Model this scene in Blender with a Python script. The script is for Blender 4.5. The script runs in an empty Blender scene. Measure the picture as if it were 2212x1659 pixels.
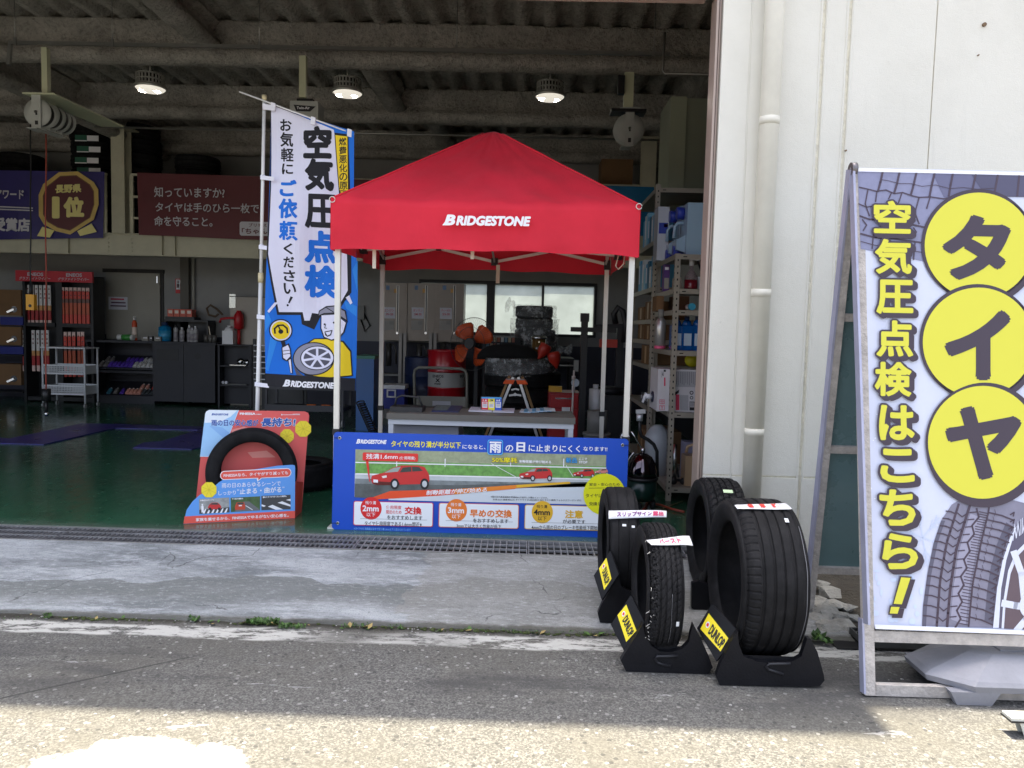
import bpy, bmesh, math, random
from mathutils import Vector, Matrix, noise
SC = bpy.context.scene
COL = SC.collection
rnd = random.Random(7)
PI = math.pi
# ---------------------------------------------------------------- camera
PW, PH, FPX, CH = 2212.0, 1659.0, 1650.0, 1.34          # photo size used for measuring, focal length in those pixels, lens height above the shop floor
_p, _y, _r = math.radians(4.11870521), math.radians(-0.92795016), math.radians(1.46607285)
CF = Vector((math.sin(_y)*math.cos(_p), math.cos(_y)*math.cos(_p), -math.sin(_p)))
CR = Vector((math.cos(_y), -math.sin(_y), 0)); CU = CR.cross(CF)
CR, CU = CR*math.cos(_r)+CU*math.sin(_r), CU*math.cos(_r)-CR*math.sin(_r)
cam = bpy.data.cameras.new('camera'); cam.sensor_width = 36; cam.lens = FPX/PW*36; cam.clip_end = 2000; cam.clip_start = 0.05
co = bpy.data.objects.new('camera', cam); COL.objects.link(co)
co.matrix_world = Matrix(((CR.x, CU.x, -CF.x, 0), (CR.y, CU.y, -CF.y, 0), (CR.z, CU.z, -CF.z, CH), (0, 0, 0, 1)))
SC.camera = co
# ---------------------------------------------------------------- sky, sun, exposure
SUN_EL, SUN_AZ = math.radians(77.5), math.radians(0)      # sun stands high behind the building (+y)
w = bpy.data.worlds.new('World'); SC.world = w; w.use_nodes = True
nt = w.node_tree; bg = nt.nodes['Background']
sky = nt.nodes.new('ShaderNodeTexSky'); sky.sky_type = 'NISHITA'; sky.sun_disc = False
sky.sun_elevation = SUN_EL; sky.sun_rotation = SUN_AZ; sky.dust_density = 4.0; sky.air_density = 0.6; sky.ozone_density = 0.3
hs = nt.nodes.new('ShaderNodeHueSaturation'); hs.inputs['Saturation'].default_value = .6; nt.links.new(sky.outputs[0], hs.inputs['Color']); nt.links.new(hs.outputs[0], bg.inputs[0]); bg.inputs[1].default_value = 0.15
sl = bpy.data.lights.new('sun', 'SUN'); sl.energy = 3.9; sl.angle = math.radians(0.55); sl.color = (1.0, 0.89, 0.68)
so = bpy.data.objects.new('sun', sl); COL.objects.link(so)
_d = Vector((math.sin(SUN_AZ)*math.cos(SUN_EL), math.cos(SUN_AZ)*math.cos(SUN_EL), math.sin(SUN_EL)))
so.rotation_euler = _d.to_track_quat('Z', 'Y').to_euler(); so.location = _d*40
SC.view_settings.view_transform = 'Standard'; SC.view_settings.look = 'None'
SC.view_settings.exposure = 2.2; SC.view_settings.gamma = 1
try:
    SC.cycles.use_denoising = True; SC.cycles.max_bounces = 10; SC.cycles.diffuse_bounces = 5; SC.cycles.sample_clamp_indirect = 6
except Exception: pass
# ---------------------------------------------------------------- measuring: photo pixel -> point in the place
def ray(px, py): return CR*((px-PW/2)/FPX) - CU*((py-PH/2)/FPX) + CF
CAM = Vector((0, 0, CH))
def P(px, py, y): d = ray(px, py); return CAM + d*(y/d.y)
def G(px, py, z=0.0): d = ray(px, py); return CAM + d*((z-CH)/d.z)
# ---------------------------------------------------------------- materials
def lin(c): return tuple((v/255/12.92 if v/255 <= .04045 else ((v/255+.055)/1.055)**2.4) for v in c)
MATS = {}
def M(name, c, rough=.6, metal=0, var=.0, vs=4, bump=0, bs=60, spec=.5, trans=0, emit=None, es=1, alpha=1, coat=0, sub=0):
    if name in MATS: return MATS[name]
    m = bpy.data.materials.new(name); m.use_nodes = True; n = m.node_tree.nodes; L = m.node_tree.links
    b = n['Principled BSDF']; c = lin(c)
    b.inputs['Base Color'].default_value = (*c, 1); b.inputs['Roughness'].default_value = rough; b.inputs['Metallic'].default_value = metal
    b.inputs['Specular IOR Level'].default_value = spec; b.inputs['Transmission Weight'].default_value = trans; b.inputs['Alpha'].default_value = alpha
    b.inputs['Coat Weight'].default_value = coat
    if emit: b.inputs['Emission Color'].default_value = (*emit, 1); b.inputs['Emission Strength'].default_value = es
    g = n.new('ShaderNodeNewGeometry')
    if var:
        t = n.new('ShaderNodeTexNoise'); t.inputs['Scale'].default_value = vs; t.inputs['Detail'].default_value = 6; t.inputs['Roughness'].default_value = .65
        r = n.new('ShaderNodeMapRange'); r.inputs[1].default_value = .3; r.inputs[2].default_value = .7
        r.inputs[3].default_value = 1-var; r.inputs[4].default_value = 1+var
        x = n.new('ShaderNodeVectorMath'); x.operation = 'SCALE'; x.inputs[0].default_value = c
        L.new(g.outputs['Position'], t.inputs['Vector']); L.new(t.outputs[0], r.inputs[0]); L.new(r.outputs[0], x.inputs['Scale'])
        L.new(x.outputs[0], b.inputs['Base Color'])
        r2 = n.new('ShaderNodeMapRange'); r2.inputs[3].default_value = max(0, rough-.12); r2.inputs[4].default_value = min(1, rough+.12)
        L.new(t.outputs[0], r2.inputs[0]); L.new(r2.outputs[0], b.inputs['Roughness'])
    if bump:
        t = n.new('ShaderNodeTexNoise'); t.inputs['Scale'].default_value = bs; t.inputs['Detail'].default_value = 4
        u = n.new('ShaderNodeBump'); u.inputs['Strength'].default_value = bump; u.inputs['Distance'].default_value = .02
        L.new(g.outputs['Position'], t.inputs['Vector']); L.new(t.outputs[0], u.inputs['Height']); L.new(u.outputs[0], b.inputs['Normal'])
    MATS[name] = m; return m
def nodes(name):
    m = bpy.data.materials.new(name); m.use_nodes = True; MATS[name] = m
    return m, m.node_tree.nodes, m.node_tree.links, m.node_tree.nodes['Principled BSDF']
class NB:                                                   # little node helper
    def __init__(s, m): s.n = m.node_tree.nodes; s.L = m.node_tree.links; s.pos = s.n.new('ShaderNodeNewGeometry').outputs['Position']
    def noise(s, scale, detail=5, rough=.6, vec=None, dist=0):
        t = s.n.new('ShaderNodeTexNoise'); t.inputs['Scale'].default_value = scale; t.inputs['Detail'].default_value = detail; t.inputs['Roughness'].default_value = rough; t.inputs['Distortion'].default_value = dist
        s.L.new(vec or s.pos, t.inputs['Vector']); return t.outputs[0]
    def voro(s, scale, vec=None, feat='F1', out='Distance', rnd_=1):
        t = s.n.new('ShaderNodeTexVoronoi'); t.feature = feat; t.inputs['Scale'].default_value = scale; t.inputs['Randomness'].default_value = rnd_
        s.L.new(vec or s.pos, t.inputs['Vector']); return t.outputs[out]
    def ramp(s, v, a, b, lo=0, hi=1, smooth=True):
        t = s.n.new('ShaderNodeMapRange'); t.interpolation_type = 'SMOOTHSTEP' if smooth else 'LINEAR'
        t.inputs[1].default_value = a; t.inputs[2].default_value = b; t.inputs[3].default_value = lo; t.inputs[4].default_value = hi
        s.L.new(v, t.inputs[0]); return t.outputs[0]
    def mix(s, f, a, b):
        t = s.n.new('ShaderNodeMix'); t.data_type = 'RGBA'
        for k, v in ((6, a), (7, b)):
            if isinstance(v, tuple): t.inputs[k].default_value = (*v, 1)
            else: s.L.new(v, t.inputs[k])
        if isinstance(f, (int, float)): t.inputs[0].default_value = f
        else: s.L.new(f, t.inputs[0])
        return t.outputs[2]
    def math(s, op, a, b=None):
        t = s.n.new('ShaderNodeMath'); t.operation = op
        for k, v in ((0, a), (1, b)):
            if v is None: continue
            if isinstance(v, (int, float)): t.inputs[k].default_value = v
            else: s.L.new(v, t.inputs[k])
        return t.outputs[0]
    def sep(s, vec=None):
        t = s.n.new('ShaderNodeSeparateXYZ'); s.L.new(vec or s.pos, t.inputs[0]); return t.outputs
    def bump(s, h, strength, dist=.02):
        t = s.n.new('ShaderNodeBump'); t.inputs['Strength'].default_value = strength; t.inputs['Distance'].default_value = dist; s.L.new(h, t.inputs['Height']); return t.outputs[0]
    def mapv(s, scale):
        t = s.n.new('ShaderNodeMapping'); t.inputs['Scale'].default_value = scale; s.L.new(s.pos, t.inputs[0]); return t.outputs[0]
# ---------------------------------------------------------------- scene objects
def thing(name, label, cat, loc=(0, 0, 0), group=None):
    o = bpy.data.objects.new(name, None); COL.objects.link(o); o.location = loc; o.empty_display_size = .1
    o['label'] = label; o['category'] = cat
    if group: o['group'] = group
    return o
def root_loc(p):
    while p.parent: p = p.parent
    return p.location
def tag(o, label, cat, group=None):
    o['label'] = label; o['category'] = cat
    if group: o['group'] = group
    return o
def dup(root, loc, label=None, group=None):
    r = root.copy(); COL.objects.link(r); r.location = loc
    if label: r['label'] = label
    if group: r['group'] = group
    for ch in list(root.children):
        c = ch.copy(); COL.objects.link(c); c.parent = r
        for g in ch.children:
            d = g.copy(); COL.objects.link(d); d.parent = c
    return r
class B:
    """collects shapes in place coordinates; done() links them as ONE mesh object"""
    def __init__(s): s.bm = bmesh.new(); s.mats = []; s.mi = 0
    def m(s, mat):
        if mat not in s.mats: s.mats.append(mat)
        s.mi = s.mats.index(mat); return s
    def face(s, vs, smooth=False):
        try: f = s.bm.faces.new(vs)
        except ValueError: return None
        f.material_index = s.mi; f.smooth = smooth; return f
    def poly(s, pts): return s.face([s.bm.verts.new(Vector(p)) for p in pts])
    def hexa(s, q):                                          # 8 corners: bottom ring 0-3, top ring 4-7
        v = [s.bm.verts.new(Vector(p)) for p in q]
        for f in ((3, 2, 1, 0), (4, 5, 6, 7), (0, 1, 5, 4), (1, 2, 6, 5), (2, 3, 7, 6), (3, 0, 4, 7)): s.face([v[i] for i in f])
        return s
    def box(s, x0, y0, z0, x1, y1, z1):
        return s.hexa([(x0, y0, z0), (x1, y0, z0), (x1, y1, z0), (x0, y1, z0), (x0, y0, z1), (x1, y0, z1), (x1, y1, z1), (x0, y1, z1)])
    def obox(s, c, ax, ay, az):                              # oriented box: centre and half-axis vectors
        c, ax, ay, az = map(Vector, (c, ax, ay, az))
        return s.hexa([c-ax-ay-az, c+ax-ay-az, c+ax+ay-az, c-ax+ay-az, c-ax-ay+az, c+ax-ay+az, c+ax+ay+az, c-ax+ay+az])
    def bar(s, a, b, w_, h_=None, up=(0, 0, 1)):             # rectangular bar from a to b
        a, b = Vector(a), Vector(b); d = (b-a); h_ = h_ or w_; L_ = d.length; d = d/L_; u = Vector(up)
        if abs(d.dot(u)) > .98: u = Vector((0, 1, 0))
        sd = d.cross(u).normalized(); u = sd.cross(d)
        return s.obox((a+b)/2, d*L_/2, sd*w_/2, u*h_/2)
    def prism(s, pts, ext):                                  # polygon extruded by vector
        ext = Vector(ext); a = [s.bm.verts.new(Vector(p)) for p in pts]; b = [s.bm.verts.new(Vector(p)+ext) for p in pts]; n = len(a)
        s.face(a[::-1]); s.face(b)
        for i in range(n): s.face([a[i], a[(i+1) % n], b[(i+1) % n], b[i]])
        return s
    def ring(s, c, ax, r, n):
        ax = Vector(ax).normalized(); u = ax.orthogonal().normalized() if abs(ax.z) < .9 else Vector((1, 0, 0)); u = (u-ax*u.dot(ax)).normalized(); v = ax.cross(u)
        return [s.bm.verts.new(Vector(c)+u*r*math.cos(2*PI*i/n)+v*r*math.sin(2*PI*i/n)) for i in range(n)]
    def skin(s, rings, caps=True, smooth=True, close=False):
        n = len(rings[0]); R_ = rings+[rings[0]] if close else rings
        for a, b in zip(R_, R_[1:]):
            for i in range(n): s.face([a[i], a[(i+1) % n], b[(i+1) % n], b[i]], smooth)
        if caps and not close: s.face(rings[0][::-1]); s.face(rings[-1])
        return s
    def cyl(s, a, b, r0, r1=None, n=16, smooth=True):
        a, b = Vector(a), Vector(b); r1 = r0 if r1 is None else r1
        return s.skin([s.ring(a, b-a, r0, n), s.ring(b, b-a, r1, n)], True, smooth)
    def lathe(s, c, prof, n=20, ax=(0, 0, 1), smooth=True, caps=True):   # prof: (radius, height)
        c = Vector(c); ax = Vector(ax).normalized()
        return s.skin([s.ring(c+ax*z, ax, max(r, 1e-4), n) for r, z in prof], caps, smooth)
    def tube(s, pts, r, n=8, close=False):
        pts = [Vector(p) for p in pts]; rings = []
        u = None
        for i, p in enumerate(pts):
            d = (pts[min(i+1, len(pts)-1)]-pts[max(i-1, 0)]) if not close else (pts[(i+1) % len(pts)]-pts[i-1])
            d.normalize()
            if u is None: u = d.orthogonal().normalized()
            u = (u-d*u.dot(d)).normalized(); v = d.cross(u)
            rr = r[i] if isinstance(r, (list, tuple)) else r
            rings.append([s.bm.verts.new(p+u*rr*math.cos(2*PI*k/n)+v*rr*math.sin(2*PI*k/n)) for k in range(n)])
        return s.skin(rings, True, True, close)
    def ball(s, c, r, n=12, sc=(1, 1, 1)):
        c = Vector(c); rings = []
        for j in range(n//2+1):
            t = PI*j/(n//2); rr = max(math.sin(t), 1e-3)
            rings.append([s.bm.verts.new(c+Vector((r*sc[0]*rr*math.cos(2*PI*i/n), r*sc[1]*rr*math.sin(2*PI*i/n), -r*sc[2]*math.cos(t)))) for i in range(n)])
        return s.skin(rings)
    def done(s, name, mat=None, parent=None, bevel=0, seg=2, jit=0, kind=None, keep=False, base=None):
        if bevel:
            es = [e for e in s.bm.edges if len(e.link_faces) == 2 and e.calc_face_angle(0) > .6 and e.calc_length() > bevel*2.2]
            if es: bmesh.ops.bevel(s.bm, geom=es, offset=bevel, segments=seg, affect='EDGES', profile=.6, clamp_overlap=True)
        if jit:
            for v in s.bm.verts: v.co += Vector((rnd.uniform(-jit, jit), rnd.uniform(-jit, jit), rnd.uniform(-jit, jit)))
        org = Vector(root_loc(parent)) if parent else Vector(base or (0, 0, 0))
        if org.length: bmesh.ops.translate(s.bm, verts=s.bm.verts, vec=-org)
        bmesh.ops.recalc_face_normals(s.bm, faces=s.bm.faces) if not keep else None
        me = bpy.data.meshes.new(name); s.bm.to_mesh(me); s.bm.free()
        for mm in ([mat] if mat else s.mats): me.materials.append(mm)
        o = bpy.data.objects.new(name, me); COL.objects.link(o)
        if parent: o.parent = parent
        else: o.location = org
        if kind: o['kind'] = kind
        return o
# ---------------------------------------------------------------- lettering and printed artwork
_fc = bpy.data.curves.new('lettering', 'FONT'); _fo = bpy.data.objects.new('lettering', _fc); COL.objects.link(_fo)
_fc.resolution_u = 3
_tc = {}
def glyphs(body, bold=0.0, shear=0.0):
    k = (body, bold, shear)
    if k in _tc: return _tc[k]
    _fc.body = body; _fc.offset = bold; _fc.shear = shear; bpy.context.view_layer.update()
    dg = bpy.context.evaluated_depsgraph_get(); e = _fo.evaluated_get(dg); me = e.to_mesh()
    vs = [(v.co.x, v.co.y) for v in me.vertices]; fs = [tuple(p.vertices) for p in me.polygons]; e.to_mesh_clear()
    _tc[k] = (vs, fs); return _tc[k]
class Art:
    """flat artwork traced in photo pixels and laid on a real surface (plane through p0 with normal n)"""
    def __init__(s, p0, n, slope=0.0, lean=0.0, step=.0006, warp=None):
        s.p0 = Vector(p0); s.n = Vector(n).normalized(); s.slope = slope; s.lean = lean; s.step = step; s.b = B(); s.warp = warp; s.mp = None
        if s.n.dot(CAM-s.p0) < 0: s.n = -s.n
    def map(s, ox, oy, sc): s.mp = (ox, oy, sc); return s     # coordinates read in an enlarged crop of the photo
    def at(s, px, py, lay=0):
        if s.mp: px, py = (s.mp[0]+px/s.mp[2])*.67770, (s.mp[1]+py/s.mp[2])*.67770
        d = ray(px, py); t = (s.p0-CAM).dot(s.n)/d.dot(s.n); q = CAM+d*t
        return q+s.n*(s.step*lay)
    def poly(s, pts, mat, lay=1): s.b.m(mat); s.b.poly([s.at(x, y, lay) for x, y in pts]); return s
    def quad(s, x0, y0, x1, y1, mat, lay=1):                 # box following the sign's slope and lean
        w_, h_ = x1-x0, y1-y0
        return s.poly([(x0, y0), (x1, y0+s.slope*w_), (x1+s.lean*h_, y1+s.slope*w_), (x0+s.lean*h_, y1)], mat, lay)
    def ell(s, cx, cy, rx, ry, mat, lay=1, n=36, a0=0, a1=2*PI):
        return s.poly([(cx+rx*math.cos(a0+(a1-a0)*i/n), cy+ry*math.sin(a0+(a1-a0)*i/n)) for i in range(n)], mat, lay)
    def line(s, pts, w_, mat, lay=2):
        for (ax, ay), (bx, by) in zip(pts, pts[1:]):
            dx, dy = bx-ax, by-ay; L_ = math.hypot(dx, dy) or 1; nx, ny = -dy/L_*w_/2, dx/L_*w_/2
            ex, ey = dx/L_*w_*.3, dy/L_*w_*.3
            s.poly([(ax+nx-ex, ay+ny-ey), (bx+nx+ex, by+ny+ey), (bx-nx+ex, by-ny+ey), (ax-nx-ex, ay-ny-ey)], mat, lay)
        return s
    def rr(s, x0, y0, x1, y1, r, mat, lay=1, grow=0):        # rounded rectangle
        x0 -= grow; y0 -= grow; x1 += grow; y1 += grow; pts = []
        for cx, cy, a in ((x1-r, y0+r, -90), (x1-r, y1-r, 0), (x0+r, y1-r, 90), (x0+r, y0+r, 180)):
            for k in range(5):
                t = math.radians(a+k*22.5); X, Y_ = cx+r*math.cos(t), cy+r*math.sin(t)
                pts.append((X+s.lean*(Y_-y0), Y_+s.slope*(X-x0)))
        return s.poly(pts, mat, lay)
    def text(s, body, x0, y0, x1, y1, mat, lay=3, bold=.012, shear=0, slope=None, dx=0, dy=0, fit=None):
        vs, fs = glyphs(body, min(bold, .008), shear); r = max(0, bold-.008); e = max(0, (bold if fit is None else fit)-.008)
        if not vs: return s
        ax, bx = min(v[0] for v in vs)-e, max(v[0] for v in vs)+e; ay, by = min(v[1] for v in vs)-e, max(v[1] for v in vs)+e
        sl_ = s.slope if slope is None else slope; w_, h_ = x1-x0, y1-y0; s.b.m(mat); nc = 1 if r < .003 else (5 if r < .016 else (9 if r < .05 else 17))
        for c_ in range(nc):                                 # strokes thickened by stacking shifted copies
            t = 2*PI*c_/max(1, nc-1); ox, oy = (r*math.cos(t), r*math.sin(t)) if c_ < nc-1 or nc == 1 else (0, 0)
            if nc == 1: ox = oy = 0
            out = []
            for x, y in vs:
                u, v = (x+ox-ax)/(bx-ax or 1), (by-y-oy)/(by-ay or 1)
                out.append(s.b.bm.verts.new(s.at(x0+u*w_+s.lean*v*h_+dx, y0+v*h_+sl_*u*w_+dy, lay+c_*.05)))
            for f in fs: s.b.face([out[i] for i in f])
        return s
    def column(s, body, x0, y0, x1, y1, mat, lay=3, bold=.012, shrink={}, fit=None, dx=0, dy=0):   # vertical writing, one cell per character
        n = len(body); h_ = (y1-y0)/n
        for i, ch in enumerate(body):
            k = shrink.get(ch, 1.0); cy = y0+h_*i; cx0 = x0+s.lean*h_*i; w_ = x1-x0
            s.text(ch, cx0+w_*(1-k)/2, cy+h_*.05+h_*.9*(1-k)/2, cx0+w_*(1+k)/2, cy+h_*.95-h_*.9*(1-k)/2, mat, lay, bold, fit=fit, dx=dx, dy=dy)
        return s
    def done(s, name, parent, cut=None):
        if s.warp:
            bm = s.b.bm
            for nn, lo, hi, st in cut:
                t = lo
                while t < hi:
                    bmesh.ops.bisect_plane(bm, geom=bm.verts[:]+bm.edges[:]+bm.faces[:], plane_co=Vector(nn)*t, plane_no=Vector(nn)); t += st
            for v in bm.verts: v.co += s.warp(v.co)
        return s.b.done(name, None, parent, keep=True)
# ================================================================ SETTING: ground, apron, shop floor
ZS = -0.12                                                   # street level under the shop floor
def mat_asphalt():
    m, n, L, b = nodes('asphalt'); k = NB(m); x, y, z = k.sep()
    sp = k.voro(150, out='Color'); v = k.sep(sp)[0]
    big = k.noise(1.1, 6, .7); mid = k.noise(9, 5, .7); fine = k.noise(160, 3, .6)
    base = k.mix(k.ramp(v, .15, 1.0), (.084, .083, .079), (.178, .176, .166))
    base = k.mix(k.ramp(fine, .35, .7, 0, .40), base, (.050, .050, .047))
    base = k.mix(k.ramp(big, .42, .62, 0, .5), base, (.100, .096, .083))
    base = k.mix(k.math('MULTIPLY', k.ramp(mid, .60, .68), .30), base, (.24, .235, .22))
    st_ = k.voro(42, out='Color'); sv_ = k.sep(st_)[1]; sd_ = k.voro(42, out='Distance'); base = k.mix(k.math('MULTIPLY', k.math('MULTIPLY', k.ramp(sv_, .86, .90), k.ramp(sd_, .40, .30)), .6), base, (.30, .295, .285)); base = k.mix(k.math('MULTIPLY', k.math('MULTIPLY', k.ramp(sv_, .14, .10), k.ramp(sd_, .40, .30)), .7), base, (.045, .045, .046))
    # dark oily band beside the worn line
    oil = k.math('MULTIPLY', k.ramp(y, 2.75, 3.05), k.ramp(y, 3.40, 3.15)); oil = k.math('MULTIPLY', oil, k.ramp(k.noise(1.6, 4, .6, k.mapv((.5, 2.2, 1))), .45, .62, 0, .75))
    base = k.mix(oil, base, (.05, .05, .052))
    # flakes of old paint
    fl = k.math('MAXIMUM', k.ramp(k.noise(5.5, 6, .72, k.mapv((.7, 2.6, 1))), .64, .67), k.ramp(k.noise(28, 4, .7, k.mapv((.8, 1.6, 1))), .70, .74, 0, .7))
    base = k.mix(k.math('MULTIPLY', fl, .6), base, (.36, .36, .37))
    # worn painted line along the apron
    wob = k.math('MULTIPLY', k.math('SUBTRACT', k.noise(2.2, 3), .5), .10); yy = k.math('ADD', y, wob)
    band = k.math('MULTIPLY', k.ramp(yy, 3.395, 3.42), k.ramp(yy, 3.555, 3.53))
    wear = k.ramp(k.noise(9, 9, .8, k.mapv((.5, 1.9, 1))), .44, .51)
    wear = k.math('MULTIPLY', wear, k.ramp(k.noise(.9, 2), .30, .46)); 
    base = k.mix(k.math('MULTIPLY', k.math('MULTIPLY', band, wear), .85), base, (.50, .50, .47))
    # pale cement spill at the near edge
    dx = k.math('MULTIPLY', k.math('ADD', x, 1.22), 1.25); dy = k.math('MULTIPLY', k.math('SUBTRACT', y, 2.33), 2.1)
    rr = k.math('SQRT', k.math('ADD', k.math('POWER', dx, 2), k.math('POWER', dy, 2))); rr = k.math('ADD', rr, k.math('MULTIPLY', k.math('SUBTRACT', k.noise(4.5, 8, .75), .5), .75))
    base = k.mix(k.ramp(rr, .52, .44, 0, .62), base, (.56, .55, .50))
    # dirt and moss in the joint against the apron
    yj = k.math('ADD', y, k.math('MULTIPLY', k.math('SUBTRACT', k.noise(5, 6, .7), .5), .10))
    base = k.mix(k.math('MULTIPLY', k.ramp(yj, 3.545, 3.60), .85), base, (.030, .028, .020))
    # saw cut running off
    cr = k.math('ABSOLUTE', k.math('ADD', k.math('ADD', k.math('MULTIPLY', x, .60), k.math('MULTIPLY', y, -.80)), 3.42)); cr = k.math('MULTIPLY', k.ramp(cr, .009, .003), k.ramp(x, -1.3, -1.5))
    base = k.mix(k.math('MULTIPLY', cr, .7), base, (.03, .03, .03))
    L.new(base, b.inputs['Base Color']); b.inputs['Roughness'].default_value = .93; b.inputs['Specular IOR Level'].default_value = .25
    h = k.math('ADD', k.math('MULTIPLY', v, .5), k.math('MULTIPLY', fine, .8)); L.new(k.bump(h, .4, .004), b.inputs['Normal'])
    return m
def mat_apron():
    m, n, L, b = nodes('apron_concrete'); k = NB(m); x, y, z = k.sep()
    st = k.mapv((.55, 2.0, 1)); a = k.noise(2.2, 8, .7, st); c = k.noise(7, 8, .75, st); f = k.noise(120, 3)
    base = k.mix(k.ramp(a, .35, .65), (.165, .180, .188), (.375, .395, .410))
    base = k.mix(k.math('MULTIPLY', k.ramp(c, .50, .62), .75), base, (.44, .46, .48))
    # older, browner pour with an irregular edge
    e = k.math('ADD', k.math('ADD', y, k.math('MULTIPLY', k.math('SUBTRACT', k.noise(1.3, 4, .55), .5), .55)), k.math('MULTIPLY', x, -.04))
    base = k.mix(k.math('MULTIPLY', k.math('MULTIPLY', k.ramp(e, 4.09, 4.085), k.ramp(e, 3.72, 3.95)), .85), base, (.155, .165, .160))
    wr = k.math('ADD', x, k.math('MULTIPLY', k.noise(2.6, 5, .6), .55)); base = k.mix(k.math('MULTIPLY', k.ramp(wr, -.27, -.25), .55), base, (.26, .255, .235))
    # hairline cracks
    d = k.n.new('ShaderNodeVectorMath'); d.operation = 'ADD'; nz = k.n.new('ShaderNodeTexNoise'); nz.inputs['Scale'].default_value = 3; nz.inputs['Detail'].default_value = 6
    s2 = k.n.new('ShaderNodeVectorMath'); s2.operation = 'SCALE'; s2.inputs['Scale'].default_value = .35; k.L.new(k.pos, nz.inputs['Vector']); k.L.new(nz.outputs['Color'], s2.inputs[0]); k.L.new(k.pos, d.inputs[0]); k.L.new(s2.outputs[0], d.inputs[1])
    cr = k.voro(1.25, d.outputs[0], 'DISTANCE_TO_EDGE'); crk = k.math('MULTIPLY', k.ramp(cr, .006, .0015), k.ramp(k.noise(1.7, 2), .50, .56))
    base = k.mix(k.math('MULTIPLY', crk, .75), base, (.06, .06, .06))
    base = k.mix(k.ramp(f, .55, .70, 0, .5), base, (.11, .115, .115)); g_ = k.noise(34, 6, .75, k.mapv((.7, 1.8, 1))); base = k.mix(k.ramp(g_, .54, .66, 0, .45), base, (.12, .13, .135)); base = k.mix(k.ramp(g_, .46, .36, 0, .4), base, (.50, .52, .53))
    pit = k.voro(16, out='Distance'); base = k.mix(k.math('MULTIPLY', k.ramp(pit, .10, .06), k.ramp(k.noise(3), .5, .6, 0, .5)), base, (.10, .10, .10))
    edge = k.math('ADD', y, k.math('MULTIPLY', k.math('SUBTRACT', k.noise(8, 5, .7), .5), .06)); base = k.mix(k.ramp(edge, 3.665, 3.63, 0, .8), base, (.07, .066, .05))
    L.new(base, b.inputs['Base Color']); b.inputs['Roughness'].default_value = .85; b.inputs['Specular IOR Level'].default_value = .3
    L.new(k.bump(k.math('ADD', c, k.math('MULTIPLY', f, .5)), .8, .014), b.inputs['Normal']); return m
def mat_floor():
    m, n, L, b = nodes('green_floor_paint'); k = NB(m)
    a = k.noise(.8, 5); c = k.noise(14, 6, .7, k.mapv((1, .6, 1)))
    base = k.mix(k.ramp(a, .3, .7), (.017, .078, .040), (.027, .112, .060))
    base = k.mix(k.ramp(c, .58, .75, 0, .5), base, (.04, .07, .055)); sc = k.noise(3.2, 7, .75, k.mapv((1.8, .35, 1)), 1.2); base = k.mix(k.ramp(sc, .60, .70, 0, .45), base, (.075, .10, .085)); base = k.mix(k.ramp(k.noise(1.3, 4), .56, .68, 0, .5), base, (.010, .030, .018))
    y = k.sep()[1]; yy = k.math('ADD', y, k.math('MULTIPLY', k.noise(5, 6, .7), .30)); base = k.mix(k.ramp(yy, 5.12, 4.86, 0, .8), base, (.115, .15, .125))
    L.new(base, b.inputs['Base Color']); L.new(k.ramp(c, .3, .8, .10, .34), b.inputs['Roughness'])
    L.new(k.bump(k.noise(2.5, 3), .06, .02), b.inputs['Normal']); return m
g = B().m(mat_asphalt()); g.poly([(-90, -90, ZS), (90, -90, ZS), (90, 90, ZS), (-90, 90, ZS)]); g.done('street_ground', kind='structure')
def grid_sheet(x0, x1, y0, y1, nx, ny, fz, fy=None):
    b = B(); V = [[b.bm.verts.new((x0+(x1-x0)*i/nx, (y0+(y1-y0)*j/ny)+(fy(x0+(x1-x0)*i/nx, j/ny) if fy else 0), 0)) for i in range(nx+1)] for j in range(ny+1)]
    for r_ in V:
        for v in r_: v.co.z = fz(v.co.x, v.co.y)
    for j in range(ny):
        for i in range(nx): f = b.face([V[j][i], V[j][i+1], V[j+1][i+1], V[j+1][i]], True)
    return b, V
def nz(x, y, z=0, s=1): return noise.noise(Vector((x*s, y*s, z*s)))
def apz(x, y): return -.006-(4.48-y)/.86*.104+.004*nz(x, y, 0, 3)+.0025*nz(x, y, 3, 9)
def apy(x, t): return (1-t)*(.035*nz(x, 0, 5, 2.2)+.02*nz(x, 1, 2, 9)+.008*nz(x, 3, 2, 30))
b, V = grid_sheet(-9, 1.62, 3.62, 4.484, 420, 24, apz, apy)
for i in range(420):                                          # broken front edge down to the street
    a0, a1 = V[0][i], V[0][i+1]; c0 = b.bm.verts.new((a0.co.x, a0.co.y-.012, ZS-.01)); c1 = b.bm.verts.new((a1.co.x, a1.co.y-.012, ZS-.01)); b.face([c0, c1, a1, a0])
bmesh.ops.remove_doubles(b.bm, verts=b.bm.verts, dist=1e-5)
b.done('concrete_apron', mat_apron(), kind='structure')
b = B().m(mat_floor()); b.box(-11, 4.80, -.30, 2.1, 12.6, 0); b.done('workshop_floor', kind='structure')
def zq(x, y, ox, oy, sc): return ((ox+x/sc)*.67770, (oy+y/sc)*.67770)     # zoomed crop -> photo pixel
def Zm(pts, ox, oy, sc): return [zq(x, y, ox, oy, sc) for x, y in pts]
pm = M('purple_floor_paint', (52, 48, 118), .3, var=.2, vs=3)
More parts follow.
